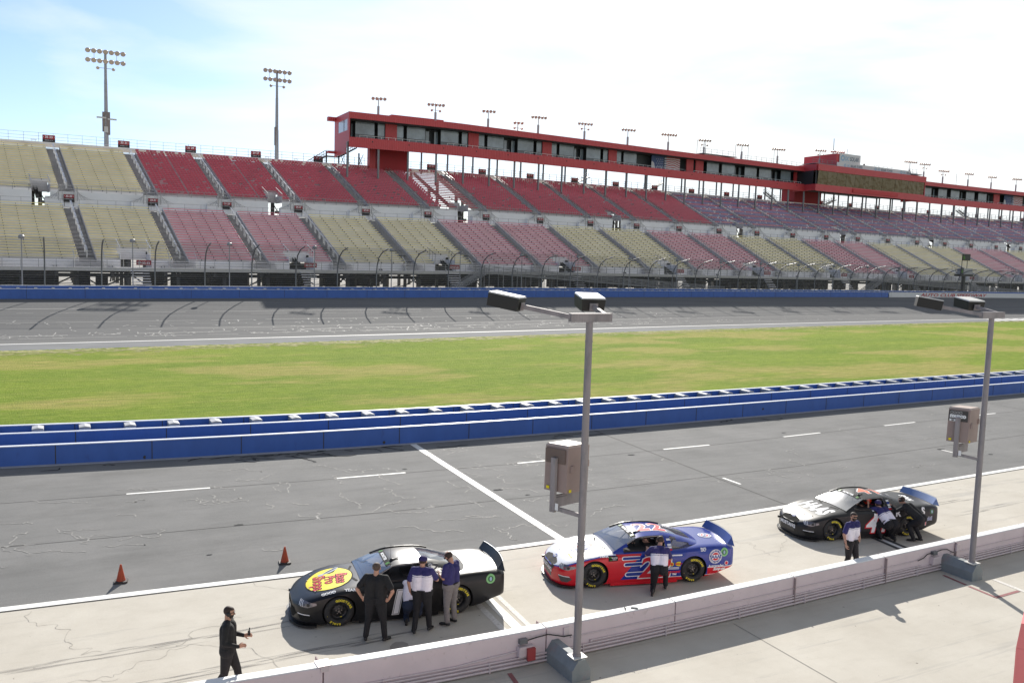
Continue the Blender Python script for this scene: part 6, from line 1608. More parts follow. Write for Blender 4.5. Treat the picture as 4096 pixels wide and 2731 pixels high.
    onface(cl + nL * .02 + Vector((0, 0, Hc - .19)), e1, nL, .24, .15, 0); o = b.build('name_plate', mat('brown_plate', (.14, .10, .085), .5) if not lettered else mat('dark_plate', (.05, .045, .045), .5), box_)
    if lettered:
        b = MB(); c0 = cl + nL * .034 + Vector((0, 0, Hc - .19)); put_text(b, 'musco', c0 + Vector((0, 0, -.01)), e1, (0, 0, 1), 0, .004, size=.16, bold=.010, sx=.95)
        for i in range(4):
            cc = c0 - e1 * .16 + e1 * .075 * i + Vector((0, 0, .095)); b.add([cc + nL * .005 + e1 * math.cos(2 * PI * k / 14) * r_ + Vector((0, 0, math.sin(2 * PI * k / 14) * r_)) for k in range(14) for r_ in (.034, .028)], [(2 * k, 2 * ((k + 1) % 14), 2 * ((k + 1) % 14) + 1, 2 * k + 1) for k in range(14)], 0)
        c1 = c0 - e1 * .13 + Vector((0, 0, -.12)); b.obox(c1 + nL * .003, e1 * .08, nL * .002, Vector((0, 0, .032)), 0); b.build('lettering', M_wl, o)
        b = MB(); put_text(b, '33', c1 + nL * .006, e1, (0, 0, 1), 0, .002, size=.06, bold=.004); b.build('number', M_dblk, o)
    b = MB(); onface(cl + nL * .012 + e1 * -.17 + Vector((0, 0, .07)), e1, nL, .035, .03, 0, .004); onface(cf + nF * .01 + e2 * -.2 + Vector((0, 0, .04)), e2, nF, .03, .03, 0, .004); b.build('warning_label', M_dyel, box_)
    b = MB(); a0 = cl + nL * .07 + e1 * .02
    b.obox(a0 + Vector((0, 0, .15)), e1 * .055, nL * .03, Vector((0, 0, .56)), 0)
    b.obox(cn_ + Vector((0, 0, -.20)) , e2 * .36, e1 * .03, Vector((0, 0, .12)), 0)
    b.obox((a0 + cn_) / 2 + Vector((0, 0, -.22)), (cn_ - a0) * .5, e1 * .04, Vector((0, 0, .10)), 0)
    end = Vector((0, 0, 3.38)); st_ = Vector((a0.x, a0.y, 3.48)); ax = end - st_; 
    b.tube(st_, end, .055, n=4); b.build('bracket', M_galv, t)
    b = MB(); b.obox(a0 + nL * .034 + e1 * .0 + Vector((0, 0, -.28)) + e1 * .12, e1 * .035, nL * .002, Vector((0, 0, .07)), 0); b.build('caution_sticker', M_wl, t)
    return t
near_pole((1.52, 17.0), 'galvanized lamp pole in front of the blue 22 car, with a plain taupe cabinet', False, 1.15)
near_pole((13.05, 23.51), 'galvanized lamp pole behind the black 41 car, with a lettered taupe cabinet', True, .85)
# traffic cones
M_cone = mat('orange_cone_plastic', (.38, .05, .012), .6, var=.15, scale=9, dirt=((.12, .05, .03), 7, .52, .8)); M_cbase = mat('black_cone_base', (.03, .022, .02), .7, var=.2)  # base orange darkened for the backlit look, dirt blotches over it
def cone(loc, label):
    t = thing('traffic_cone', label, 'traffic cone', loc, .35, 'traffic cones on the pit road')
    b = MB(); b.lathe([(0.03, .115), (.10, .098), (.42, .028), (.455, .024), (.455, .012), (.10, .08)], (0, 0, 0), (0, 0, 1), 20, 0); b.build('cone_body', M_cone, t)
    b = MB(); vs, fs = rrect(.33, .33, .05); n = len(vs); b.add([(x, y, .002) for x, y in vs] + [(x * .94, y * .94, .04) for x, y in vs], [tuple(range(n))[::-1], tuple(range(n, 2 * n))] + [(i, (i + 1) % n, n + (i + 1) % n, n + i) for i in range(n)], 0); b.build('cone_base', M_cbase, t)
cone((-9.80, 21.35, .004), 'dirty orange traffic cone farther to the left on the pit road'); cone((-6.07, 23.07, .004), 'dirty orange traffic cone on the pit road near the black car')
# phone and sunglasses left on the wall cap
def capz(u): return W(u, pwv(u) + .1, .742)
t = thing('smartphone', 'dark smartphone lying on the white wall cap right of the nearer lamp pole', 'phone', capz(11.45)); b = MB(); b.box(-.04, .04, -.08, .08, 0, .012, 0); b.build('case', M_black, t); b = MB(); b.box(-.035, .035, -.075, .075, .0125, .0135, 0); b.build('screen', mat('phone_glass', (.05, .055, .06), .08, var=0), t); t.rotation_euler.z += .9
t = thing('sunglasses', 'pair of black sunglasses resting on the white wall cap beside the phone', 'sunglasses', capz(11.2)); b = MB()
for sg in (-1, 1): b.lathe([(0, .001), (0, .03), (.008, .03), (.008, .001)], (sg * .035, 0, .03), (0, 1, .2), 12, 0, False)
b.build('lens', M_black, t); b = MB(); b.tube((-.065, 0, .035), (-.06, .14, .01), .004, n=5); b.tube((.065, 0, .035), (.06, .14, .01), .004, n=5); b.tube((-.01, 0, .038), (.01, 0, .038), .004, n=5); b.build('frame', M_black, t); t.rotation_euler.z += 1.2
# stain on the concrete and red stand at the frame's lower right corner
mb = MB(); rnd = random.Random(8); n = 26; c0 = (-2.25, 18.12)
mb.add([(c0[0], c0[1], .0135)] + [(c0[0] + (.21 + rnd.uniform(-.015, .015)) * math.cos(2 * PI * i / n), c0[1] + (.25 + rnd.uniform(-.015, .015)) * math.sin(2 * PI * i / n), .0135) for i in range(n)], [(0, i + 1, (i + 1) % n + 1) for i in range(n)])
setting(mb.build('ground_stain', mat('damp_stain', (.26, .235, .205), .9, var=.1)))
M_pred = mat('lit_red_post_paint', (.74, .20, .20), .5, var=.06, scale=3); M_dred = mat('dark_red_underside', (.25, .02, .05), .6)  # post red lightened towards pink for its lit look
# ------------------------------------------------------------ people
M_skin = mat('skin', (.46, .25, .17), .55, var=.05, scale=20); M_skinl = mat('pale_skin', (.52, .31, .23), .55, var=.05, scale=20)
M_hair = mat('dark_brown_hair', (.035, .02, .014), .7, var=.2, scale=60); M_hairg = mat('short_grey_brown_hair', (.09, .06, .045), .7, var=.2, scale=60)
M_cblk = mat('black_cloth', (.012, .012, .013), .85, var=.25, scale=14, bump=.35, bscale=14); M_cblk2 = mat('black_trousers', (.010, .010, .012), .85, var=.3, scale=12, bump=.4, bscale=12)
M_cpur = mat('navy_purple_cloth', (.032, .028, .125), .85, var=.2, scale=14, bump=.4, bscale=14); M_cwhi = mat('white_cloth', (.80, .76, .82), .85, var=.08, scale=12, bump=.5, bscale=12)
M_cgry = mat('grey_trousers', (.19, .175, .17), .85, var=.2, scale=14, bump=.5, bscale=14); M_shoe = mat('black_shoe', (.012, .012, .012), .5, var=.1); M_sole = mat('pale_sole', (.45, .42, .36), .7, var=.1)
M_cap = mat('purple_cap_cloth', (.03, .022, .10), .8, var=.2, scale=20); M_helm = mat('red_helmet', (.62, .05, .02), .25, var=.2, scale=8, coat=1)
PM = [M_skin, M_cblk, M_cblk2, M_shoe, M_hair, M_cwhi, M_cpur, M_cgry, M_sole]
def V3(p): return Vector(p)
def person(label, loc, rotz, J, style, vox=.0085, fat=1.22):
    """J: joint positions in the person's own frame (x right, y forward, z up)"""
    t = thing('person', label, 'person', loc, rotz)
    caps = []   # (p0, r0, p1, r1, region)
    def cap(a, r0, b, r1, reg): caps.append((V3(a), r0, V3(b), r1, reg))
    H, Nk, Ch, Pe = V3(J['head']), V3(J['neck']), V3(J['chest']), V3(J['pelvis'])
    face = V3(J.get('face', (0, 1, 0))).normalized(); hup = V3(J.get('hup', (0, 0, 1))).normalized(); side = face.cross(hup).normalized(); hup = side.cross(face).normalized()
    sx_ = V3(J.get('across', (1, 0, 0))).normalized()
    # head: skull, jaw, nose, ears, brow
    cap(H + hup * .035 - face * .015, .092, H + hup * .03 + face * .012, .086, 'skull'); cap(H + hup * .0 + face * .02, .074, H - hup * .065 + face * .035, .050, 'face')
    cap(H + hup * .0 + face * .088, .010, H - hup * .03 + face * .108, .015, 'face'); cap(H - hup * .052 + face * .075, .016, H - hup * .052 + face * .078, .016, 'face')
    for sg in (-1, 1):
        cap(H + side * sg * .082 + hup * .0, .018, H + side * sg * .086 - hup * .03, .012, 'face'); cap(H + side * sg * .03 + hup * .028 + face * .08, .012, H + side * sg * .045 + hup * .025 + face * .074, .010, 'face')
    cap(H - hup * .06 - face * .02, .056, Nk, .060, 'neck')
    sh = {}
    for sg, n in ((-1, 'l'), (1, 'r')): sh[n] = V3(J['sh' + n])
    spine = (Ch - Pe).normalized(); back = sx_.cross(spine).normalized()
    # torso as several wide lobes
    for sg in (-1, 1):
        cap(Ch + sx_ * sg * .075 * fat + spine * .08, .115 * fat, Ch + sx_ * sg * .085 * fat - spine * .08, .112 * fat, 'torso'); cap(Ch + sx_ * sg * .085 * fat - spine * .08, .11 * fat, Pe + sx_ * sg * .075 * fat + spine * .08, .112 * fat, 'torso')
        cap(Pe + sx_ * sg * .075 * fat + spine * .07, .115 * fat, Pe + sx_ * sg * .085 * fat - spine * .02, .118 * fat, 'hips')
        cap(Nk - spine * .03, .062, sh['l' if sg < 0 else 'r'] + V3((0, 0, .005)), .062, 'torso')
        cap(sh['l' if sg < 0 else 'r'], .068, Ch + sx_ * sg * .10 + spine * .02, .10, 'torso')
    slv = style.get('sleeve', 'short')
    for n in 'lr':
        S0, E0, W0 = sh[n], V3(J['el' + n]), V3(J['wr' + n]); hd = V3(J.get('hd' + n, W0 + (W0 - E0).normalized() * .08))
        mid = S0 + (E0 - S0) * (.72 if slv == 'short' else 1.0)
        if slv == 'short':
            cap(S0, .078, mid, .072, 'sleeve'); cap(mid, .044, E0, .041, 'arm'); cap(E0, .041, W0, .027, 'arm')
        else:
            cap(S0, .066, E0, .052, 'sleeve'); cap(E0, .052, W0, .037, 'sleeve')
        dr = (hd - W0).normalized(); pn = V3(J.get('pn' + n, (0, 1, 0))); sd = dr.cross(pn).normalized(); pn = sd.cross(dr).normalized()
        cap(W0, .026, W0 + dr * .045, .030, 'hand'); cap(W0 + dr * .03 - sd * .018, .021, W0 + dr * .085 - sd * .024, .017, 'hand'); cap(W0 + dr * .03 + sd * .018, .021, W0 + dr * .085 + sd * .022, .017, 'hand')
        curl = J.get('curl', .5)
        for i, (o_, l_) in enumerate(((-.033, .068), (-.012, .078), (.010, .074), (.031, .058))):
            a = W0 + dr * .09 + sd * o_; b_ = a + (dr * math.cos(curl) + pn * math.sin(curl)) * l_ * .55; c_ = b_ + (dr * math.cos(curl * 2.4) + pn * math.sin(curl * 2.4)) * l_ * .55; cap(a, .0105, b_, .0098, 'hand'); cap(b_, .0098, c_, .0085, 'hand')
        a = W0 + dr * .03 - sd * .03; cap(a, .014, a + (dr * .7 - sd * .75 + pn * .35).normalized() * .05, .0115, 'hand'); cap(a + (dr * .7 - sd * .75 + pn * .35).normalized() * .05, .0115, a + (dr * .7 - sd * .75 + pn * .35).normalized() * .05 + (dr + pn * .4).normalized() * .03, .0095, 'hand')
    for n in 'lr':
        h0, k0, a0, t0 = V3(J['hip' + n]), V3(J['kn' + n]), V3(J['an' + n]), V3(J['to' + n])
        cap(h0, .102 * fat, k0, .075, 'leg'); cap(k0, .074, a0 + (k0 - a0) * .12, .064, 'leg'); fdir = (t0 - a0); heel = a0 - fdir.normalized() * .05; dn = V3(J.get('dn' + n, (0, 0, -1)))
        cap(a0, .045, a0 + dn * .035, .042, 'shoe'); cap(heel + dn * .045, .036, t0, .036, 'shoe'); cap(t0, .036, t0 + fdir.normalized() * .03, .032, 'shoe')
    b = MB()
    for (p0, r0, p1, r1, rg) in caps:
        d = p1 - p0; L_ = d.length
        if L_ < 1e-4: d = Vector((0, 0, 1)); L_ = 1e-4
        d = d.normalized() if d.length > 1e-6 else Vector((0, 0, 1)); prof = []
        for i in range(7): a = -PI / 2 + PI / 2 * i / 6; prof.append((r0 * math.sin(a), max(1e-4, r0 * math.cos(a))))
        for i in range(7): a = PI / 2 * i / 6; prof.append((L_ + r1 * math.sin(a), max(1e-4, r1 * math.cos(a))))
        b.lathe(prof, p0, d, 14)
    o = b.build('body', [], t); o.data.materials.clear()
    bm = bmesh.new(); bm.from_mesh(o.data); bmesh.ops.remove_doubles(bm, verts=bm.verts, dist=.0003); bm.to_mesh(o.data); bm.free()
    md = o.modifiers.new('r', 'REMESH'); md.mode = 'VOXEL'; md.voxel_size = vox; md.use_smooth_shade = True
    ms = o.modifiers.new('s', 'SMOOTH'); ms.iterations = 4; ms.factor = .5
    dg = bpy.context.evaluated_depsgraph_get(); dg.update(); nm = bpy.data.meshes.new_from_object(o.evaluated_get(dg)); o.modifiers.clear(); o.data = nm
    mats = style['mats']; keys = list(mats.keys()); nm.materials.clear()
    ml = []; 
    for k in keys:
        if mats[k] not in ml: ml.append(mats[k])
    for m_ in ml: nm.materials.append(m_)
    co = np.empty(len(nm.vertices) * 3); nm.vertices.foreach_get('co', co); co = co.reshape(-1, 3)
    best = np.full(len(co), 1e9); reg = np.zeros(len(co), int); names = ['skull', 'face', 'neck', 'torso', 'hips', 'sleeve', 'arm', 'hand', 'leg', 'shoe']
    for (p0, r0, p1, r1, rg) in caps:
        a = np.array(p0); d = np.array(p1) - a; L2 = max(d @ d, 1e-9); tt = np.clip(((co - a) @ d) / L2, 0, 1); dist = np.linalg.norm(co - a - tt[:, None] * d, axis=1) - (r0 + (r1 - r0) * tt)
        mk_ = dist < best; best[mk_] = dist[mk_]; reg[mk_] = names.index(rg)
    npol = len(nm.polygons); ls = np.empty(npol, int); nm.polygons.foreach_get('loop_start', ls); vi = np.empty(len(nm.loops), int); nm.loops.foreach_get('vertex_index', vi); fv = vi[ls]; fc = co[fv]; fr = reg[fv]
    mi = np.zeros(npol, int); Hn = np.array(H); fn, hn, sn = np.array(face), np.array(hup), np.array(side); rel = fc - Hn
    fz, hz, sz_ = rel @ fn, rel @ hn, rel @ sn
    spn = np.array(spine); tz = (fc - np.array(Pe)) @ spn; bandz = style.get('band', None)
    for i in range(npol):
        r_ = names[fr[i]]
        if r_ in ('skull', 'face'):
            hl = style.get('hairline', .06)
            key = 'hair' if (hz[i] > hl or (fz[i] < -.005 and hz[i] > -.055 and abs(sz_[i]) < .095 and r_ == 'skull') or (fz[i] < .03 and hz[i] > .02 and r_ == 'skull')) and not (style.get('bald') and hz[i] > .09) else 'skin'
            if style.get('beard') and r_ == 'face' and hz[i] < -.03: key = 'hair'
        elif r_ == 'neck': key = 'skin'
        elif r_ in ('arm', 'hand'): key = 'skin'
        elif r_ in ('torso', 'sleeve'):
            key = 'shirt'
            if bandz is not None:
                z_ = tz[i]
                if r_ == 'sleeve' and style.get('slvtop', True): key = 'shirt' 
                elif z_ < bandz - .05: key = 'lower'
                elif z_ < bandz - .038: key = 'shirt'
                elif z_ < bandz - .012: key = 'lower'
                else: key = 'shirt'
            if tz[i] < style.get('hem', .05) and r_ == 'torso': key = 'trousers'
        elif r_ in ('hips', 'leg'): key = 'trousers' if not (r_ == 'hips' and tz[i] > style.get('hem', .05)) else ('lower' if bandz is not None else 'shirt')
        else: key = 'shoe'
        mi[i] = ml.index(mats[key])
    nm.polygons.foreach_set('material_index', mi); nm.polygons.foreach_set('use_smooth', [True] * npol); nm.update()
    # eyes
    b = MB()
    for sg in (-1, 1):
        p = H + side * sg * .032 + hup * .01 + face * .083; b.lathe([(-.006, .001), (-.004, .010), (.004, .011), (.007, .001)], p, face, 10)
    if not style.get('shades'): b.build('eyes', M_cblk, t)
    else:
        b = MB()
        for sg in (-1, 1): b.obox(H + side * sg * .036 + hup * .012 + face * .098, side * .030, face * .004, hup * .019); b.tube(H + side * sg * .066 + hup * .018 + face * .095, H + side * sg * .095 + hup * .01 - face * .01, .004, n=5)
        b.tube(H - side * .01 + hup * .02 + face * .1, H + side * .01 + hup * .02 + face * .1, .004, n=5); b.build('sunglasses', M_black, t)
    if style.get('belt', True):
        b = MB(); c0 = Pe + spine * style.get('hem', .05); 
        pts = [c0 + sx_ * math.cos(2 * PI * k / 28) * .198 * fat + back * math.sin(2 * PI * k / 28) * .120 * fat for k in range(28)]
        for k in range(28): b.obox((pts[k] + pts[(k + 1) % 28]) / 2, (pts[(k + 1) % 28] - pts[k]) * .52, spine * .016, ((pts[k] + pts[(k + 1) % 28]) / 2 - c0).normalized() * .004)
        b.build('belt', M_cblk2, t)
    if style.get('cap'):
        b = MB(); n = 18; prof = []
        for i in range(7): a = PI / 2 * i / 6; prof.append((.035 + .088 * math.sin(a), max(.001, .106 * math.cos(a))))
        b.lathe([(.02, .106)] + prof, H + hup * .005 - face * .004, hup, 20, 0)
        bs = -1 if style['cap'] == 'back' else 1; pts = []
        for i in range(11): a = -1.05 + 2.1 * i / 10; pts.append(H + hup * .03 + face * (math.cos(a) * .10) + side * math.sin(a) * .10)
        for i in range(10, -1, -1): a = -1.05 + 2.1 * i / 10; pts.append(H + hup * .015 + face * (math.cos(a) * .175 + .0) + side * math.sin(a) * .085)
        m_ = len(pts); b.add(pts + [p + hup * .006 for p in pts], [tuple(range(m_)), tuple(range(2 * m_ - 1, m_ - 1, -1))], 0); b.build('cap', style.get('capmat', M_cap), t)
    if style.get('headset'):
        b = MB()
        for sg in (-1, 1): b.lathe([(-.02, .03), (.0, .042), (.022, .040), (.03, .02), (.03, .001)], H + side * sg * .092, side * sg, 12)
        for k in range(12):
            a, a2 = PI * k / 12, PI * (k + 1) / 12; f = lambda q: H + side * math.cos(q) * .10 - face * (.075 * math.sin(q) + .01) + hup * .075 * math.sin(q) * (.35)
            b.tube(f(a), f(a2), .007, n=5)
        b.tube(H + side * .1 - hup * .01, H + side * .06 + face * .10 - hup * .06, .004, n=5); b.build('headset', M_black, t)
    if style.get('collar'):
        b = MB(); pts = []
        for k in range(20): a = 2 * PI * k / 20; pts.append((a, Nk + sx_ * math.cos(a) * .074 + back * math.sin(a) * .07))
        for k in range(20):
            p, q_ = pts[k][1], pts[(k + 1) % 20][1]; b.add([p - spine * .02, q_ - spine * .02, q_ + spine * .028, p + spine * .028], [(0, 1, 2, 3)], 0, True)
        b.build('collar', style['mats']['shirt'], t)
    return t
def stand_pose(**k):
    J = dict(head=(0, .02, 1.665), neck=(0, -.005, 1.52), chest=(0, 0, 1.28), pelvis=(0, 0, .97), shl=(-.185, 0, 1.455), shr=(.185, 0, 1.455),
             ell=(-.26, -.03, 1.17), elr=(.26, -.03, 1.17), wrl=(-.27, .06, .93), wrr=(.27, .06, .93),
             hipl=(-.095, 0, .90), hipr=(.095, 0, .90), knl=(-.12, .02, .50), knr=(.12, .02, .50), anl=(-.13, -.02, .095), anr=(.13, -.02, .095), tol=(-.15, .14, .038), tor=(.15, .14, .038), curl=.5)
    J.update(k); return J
BLK = dict(skin=M_skin, shirt=M_cblk, lower=M_cblk, trousers=M_cblk2, shoe=M_shoe, hair=M_hair)
POL = dict(skin=M_skin, shirt=M_cpur, lower=M_cwhi, trousers=M_cblk2, shoe=M_shoe, hair=M_hair)
PUR = dict(skin=M_skin, shirt=M_cpur, lower=M_cpur, trousers=M_cgry, shoe=M_shoe, hair=M_hair)
away = 0.0
# man in black, hands on hips, seen from behind
person('man in black shirt and trousers, hands on hips, watching the black car', (-2.82, 18.36, .004), -.12, stand_pose(hipl=(-.11, 0, .90), hipr=(.11, 0, .90), knl=(-.17, .02, .50), knr=(.17, .02, .50), anl=(-.21, -.04, .095), anr=(.21, .02, .095), tol=(-.27, .11, .038), tor=(.27, .17, .038), shl=(-.215, 0, 1.455), shr=(.215, 0, 1.455), ell=(-.40, -.10, 1.20), elr=(.40, -.10, 1.20), wrl=(-.30, -.06, 1.00), wrr=(.30, -.06, 1.00), hdl=(-.22, -.04, .95), hdr=(.22, -.04, .95)), dict(mats=dict(BLK, hair=M_hairg), sleeve='short', hem=.06), fat=1.32)
# man in purple and white polo with cap, one hand on hip
person('man in purple and white polo and dark cap, seen from behind beside the black car', (-1.86, 18.88, .004), -.10, stand_pose(anl=(-.14, -.12, .095), tol=(-.20, .02, .038), anr=(.16, .12, .095), tor=(.20, .27, .038), knr=(.14, .08, .5), shl=(-.20, 0, 1.455), shr=(.20, 0, 1.455), ell=(-.30, -.06, 1.18), wrl=(-.27, .00, .94), hdl=(-.20, .02, .90), elr=(.32, .10, 1.22), wrr=(.22, .30, 1.16), hdr=(.14, .36, 1.18), face=(.12, 1, -.05)), dict(mats=POL, band=.42, cap='front', sleeve='short', collar=True, hem=.05), fat=1.25)
# man in purple polo and grey trousers, looking down at a tablet
p3 = person('bearded man in purple polo and grey trousers looking down beside the black car', (-1.24, 19.37, .004), .95, stand_pose(head=(0, .085, 1.60), neck=(0, .01, 1.48), chest=(0, 0, 1.25), face=(0, .80, -.6), hup=(0, .6, .8), ell=(-.24, .04, 1.16), elr=(.24, .04, 1.16), wrl=(-.12, .26, 1.17), wrr=(.12, .26, 1.17), hdl=(-.05, .33, 1.19), hdr=(.05, .33, 1.19), shl=(-.18, .01, 1.42), shr=(.18, .01, 1.42)), dict(mats=PUR, sleeve='short', hem=.05, bald=True, beard=True, shades=True))
b = MB(); b.obox((0, .36, 1.21), (.10, 0, 0), (0, .07, .02), (0, -.002, .006)); o = b.build('tablet', M_black, None); o.location = (-1.24, 19.37, .004); o.rotation_euler = (0, 0, .95); tag(o, 'dark tablet held in the hands of the man in grey trousers', 'tablet')
# kneeling man between them, mostly hidden by the legs
person('person in white shirt kneeling at the black car, partly hidden behind two men', (-2.12, 19.42, .004), .1, dict(head=(0, .34, 1.02), neck=(0, .26, .90), chest=(0, .14, .72), pelvis=(0, -.06, .46), shl=(-.18, .22, .86), shr=(.18, .22, .86), ell=(-.22, .38, .66), elr=(.22, .38, .66), wrl=(-.16, .55, .60), wrr=(.16, .55, .60), hipl=(-.10, -.06, .42), hipr=(.10, -.06, .42), knl=(-.16, .28, .10), knr=(.16, .30, .42), anl=(-.14, -.16, .10), anr=(.16, .20, .10), tol=(-.14, -.16, .04), tor=(.16, .34, .04), dnl=(0, -1, 0), face=(0, 1, -.3)), dict(mats=dict(POL, shirt=M_cwhi, trousers=mat('navy_trousers', (.02, .03, .06), .85, var=.2, scale=12)), sleeve='short', hem=.05, cap='front'))
# kneeling man at the blue car
kn = person('man in purple and white polo kneeling at the blue 22 car', (4.0, 21.80, .004), -.10, dict(head=(.02, .22, 1.29), neck=(.0, .13, 1.16), chest=(0, .05, .95), pelvis=(0, -.06, .64), shl=(-.20, .10, 1.09), shr=(.20, .10, 1.09), ell=(-.33, .18, .90), elr=(.30, .16, .84), wrl=(-.30, .40, .98), wrr=(.22, .36, .78), hipl=(-.10, -.06, .57), hipr=(.10, -.04, .57), knl=(-.12, .10, .10), knr=(.20, .26, .44), anl=(-.16, -.30, .11), anr=(.20, .16, .10), tol=(-.17, -.34, .035), tor=(.22, .33, .038), dnl=(0, -.9, -.2), face=(.0, 1, -.35), hup=(0, .35, 1)), dict(mats=POL, band=.38, sleeve='short', collar=True, hem=.07), fat=1.18)
# headphone set hanging from his side
# walking man in black on the left
wk = person('man in black walking right along the pit wall, wearing a headset', (-5.22, 15.78, .004), -1.45, stand_pose(hipl=(-.09, .0, .90), hipr=(.09, .0, .90), knl=(-.10, .15, .52), anl=(-.10, .22, .10), tol=(-.11, .38, .05), knr=(.10, -.05, .50), anr=(.10, -.28, .14), tor=(.11, -.20, .05), ell=(-.25, .02, 1.16), wrl=(-.20, .26, 1.12), hdl=(-.18, .34, 1.14), elr=(.25, -.02, 1.16), wrr=(.20, .22, 1.08), hdr=(.15, .30, 1.08), face=(-.10, 1, -.05)), dict(mats=BLK, sleeve='long', headset=True, shades=True, hem=.03, beard=True))
b = MB(); b.obox((0, 0, .05), (.02, 0, 0), (0, .016, .006), (0, -.02, .06)); b.tube((0, .01, .1), (0, .03, .16), .012, n=6); o = b.build('hand_radio', M_black, None)
cw, sw_ = math.cos(-1.45), math.sin(-1.45)
o.location = (-5.22 + (-.17) * cw - .36 * sw_, 15.78 + (-.17) * sw_ + .36 * cw, 1.12); tag(o, 'black hand radio held by the man walking at the left', 'radio')
# walking man near the lamp pole, facing the camera
fm = person('man in purple and white polo and sunglasses walking towards the camera', (9.65, 23.50, .004), PI + .50, stand_pose(anl=(-.10, .12, .10), tol=(-.12, .27, .05), knl=(-.11, .10, .5), anr=(.10, -.12, .10), tor=(.12, .03, .045), ell=(-.27, .0, 1.16), wrl=(-.08, .20, 1.08), hdl=(.02, .24, 1.08), elr=(.30, -.02, 1.18), wrr=(.34, .10, .94), hdr=(.36, .14, .87), face=(.35, 1, .0)), dict(mats=POL, band=.42, sleeve='short', collar=True, shades=True, beard=True, hem=.05))
# crouching man in polo at the 41 car
person('man in purple and white polo and cap crouching at the door of the 41 car', (12.05, 26.75, .004), .12, dict(head=(-.10, .40, 1.06), neck=(-.06, .32, .94), chest=(.0, .16, .80), pelvis=(.10, -.12, .56), shl=(-.24, .30, .92), shr=(.12, .30, .92), ell=(-.42, .38, .86), elr=(.10, .52, .76), wrl=(-.36, .52, 1.02), wrr=(-.08, .62, .88), hipl=(-.02, -.12, .48), hipr=(.18, -.12, .48), knl=(-.22, .24, .48), knr=(.22, .22, .12), anl=(-.16, -.02, .10), anr=(.20, -.18, .10), tol=(-.18, .13, .038), tor=(.20, -.20, .035), dnr=(0, -1, 0), face=(-.1, 1, .1)), dict(mats=POL, band=.38, sleeve='short', cap='front', hem=.07))
# leaning man in black at the rear wheel of the 41 car
person('man in black with a headset bending at the rear wheel of the 41 car', (12.98, 26.68, .004), .75, dict(head=(0, .52, 1.22), neck=(0, .42, 1.12), chest=(0, .25, 1.00), pelvis=(0, -.10, .78), shl=(-.18, .36, 1.06), shr=(.18, .36, 1.06), ell=(-.22, .56, .90), elr=(.22, .54, .88), wrl=(-.14, .76, 1.0), wrr=(.14, .74, .90), hipl=(-.10, -.10, .72), hipr=(.10, -.10, .72), knl=(-.12, .20, .50), knr=(.12, .10, .46), anl=(-.12, .02, .10), anr=(.12, -.10, .10), tol=(-.14, .18, .038), tor=(.14, .06, .038), across=(1, 0, 0), face=(0, .95, -.15), hup=(0, .2, 1)), dict(mats=BLK, sleeve='long', headset=True, hem=.05))
# driver inside the 41 car
def in_car(car_loc, yaw, p): a = yaw + PI; return (car_loc[0] + p[0] * math.cos(a) - p[1] * math.sin(a), car_loc[1] + p[0] * math.sin(a) + p[1] * math.cos(a), p[2])
dr = person('driver in a red helmet seated inside the black 41 car', in_car((11.349, 27.723), .274, (-.36, .36, .28)), .274 + PI - PI / 2, dict(head=(0, .10, .80), neck=(0, .03, .66), chest=(0, 0, .50), pelvis=(0, 0, .25), shl=(-.18, 0, .62), shr=(.18, 0, .62), ell=(-.24, .12, .46), elr=(.24, .12, .46), wrl=(-.12, .34, .62), wrr=(.12, .34, .62), hipl=(-.1, .03, .18), hipr=(.1, .03, .18), knl=(-.12, .42, .24), knr=(.12, .42, .24), anl=(-.1, .75, .08), anr=(.1, .75, .08), tol=(-.1, .86, .14), tor=(.1, .86, .14)), dict(mats=dict(BLK, shirt=M_dred), sleeve='long', hem=.03, belt=False), vox=.014)
b = MB(); prof = [(-.13, .09)] + [(.145 * math.sin(PI * (i / 8 - .5) * .98), max(.001, .138 * math.cos(PI * (i / 8 - .5) * .98))) for i in range(2, 9)]; b.lathe(prof, (0, .11, .82), (0, 0, 1), 18, 0); b.box(-.09, .09, .20, .252, .78, .86, 1); b.build('helmet', [M_helm, M_black], dr)
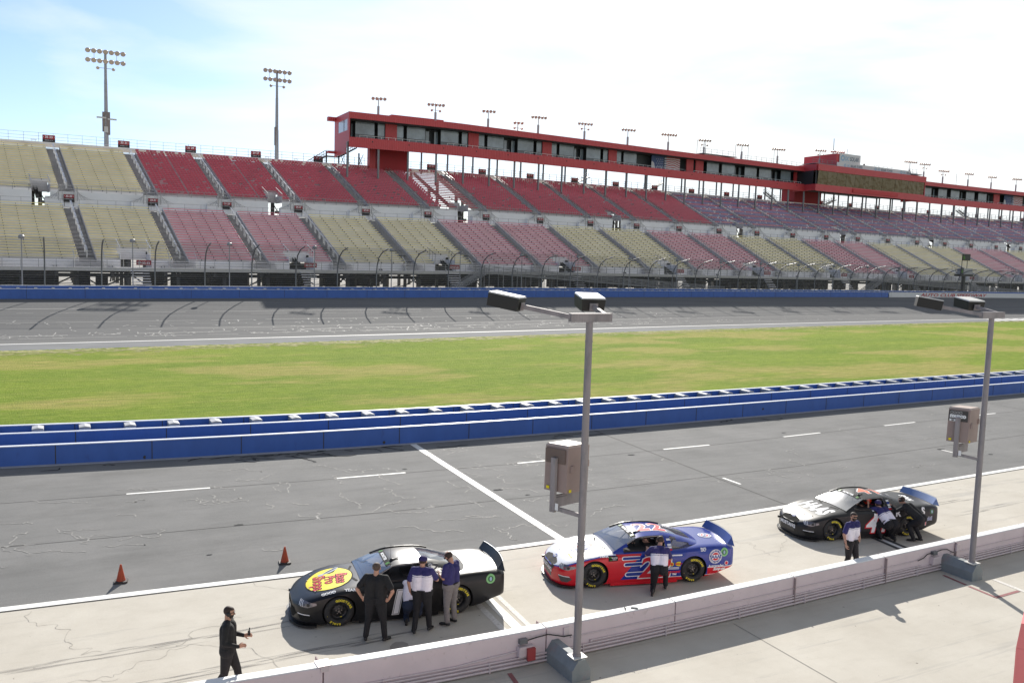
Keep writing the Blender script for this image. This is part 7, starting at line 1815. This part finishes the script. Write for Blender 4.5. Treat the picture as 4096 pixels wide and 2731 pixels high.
dr2 = person('driver in a dark suit seated inside the blue 22 car', in_car((3.474, 23.11), .236, (-.36, .36, .28)), .236 + PI - PI / 2, dict(head=(0, .10, .76), neck=(0, .03, .64), chest=(0, 0, .48), pelvis=(0, 0, .25), shl=(-.18, 0, .60), shr=(.18, 0, .60), ell=(-.25, .14, .50), elr=(.24, .12, .46), wrl=(-.26, .40, .60), wrr=(.12, .34, .60), hipl=(-.1, .03, .18), hipr=(.1, .03, .18), knl=(-.12, .42, .24), knr=(.12, .42, .24), anl=(-.1, .75, .08), anr=(.1, .75, .08), tol=(-.1, .86, .14), tor=(.1, .86, .14)), dict(mats=dict(BLK, shirt=M_cblk), sleeve='short', hem=.03, belt=False), vox=.014)
# three tiny people on the tower roof
for i, (u, sit, lab) in enumerate(((204.5, 0, 'tiny dark figure standing upright on the tower roof above the banner'), (209.8, 1, 'left one of two tiny seated dark figures on the tower roof'), (211.3, 1, 'right one of two tiny seated dark figures on the tower roof'))):
    p = SP(u, 64.5, 34.4 if sit else 34.9); person(lab, W(*p), 2.2, stand_pose(), dict(mats=BLK, sleeve='long', belt=False), vox=.03)
# red steel post whose top reaches in at the lower right of the frame, close to the camera
t = thing('red_post', 'tall red painted steel post cut off by the right edge in the near foreground', 'post', (2.3, 3.4, 0), 0)
b = MB((2.3, 3.4, 0)); q = [(1.985, 3.2), (2.6, 3.02), (2.95, 3.5), (2.27, 3.62)]
b.hexa([(x + (.0 if i in (1, 2) else .01), y, 0) for i, (x, y) in enumerate(q)] + [(x + (0 if i in (1, 2) else -.012), y, 7.02) for i, (x, y) in enumerate(q)], 0)
b.hexa([(x + (0 if i in (1, 2) else -.012), y, 7.021) for i, (x, y) in enumerate(q)] + [(x, y, 7.12) for x, y in q], 0); b.build('post', M_pred, t)
b = MB((2.3, 3.4, 0)); b.hexa([(2.10, 3.15, 0), (2.5, 3.03, 0), (2.5, 3.04, 0), (2.10, 3.16, 0), (2.07, 3.16, 6.9), (2.5, 3.035, 6.9), (2.5, 3.045, 6.9), (2.07, 3.17, 6.9)], 0); b.build('flange', M_dred, t)
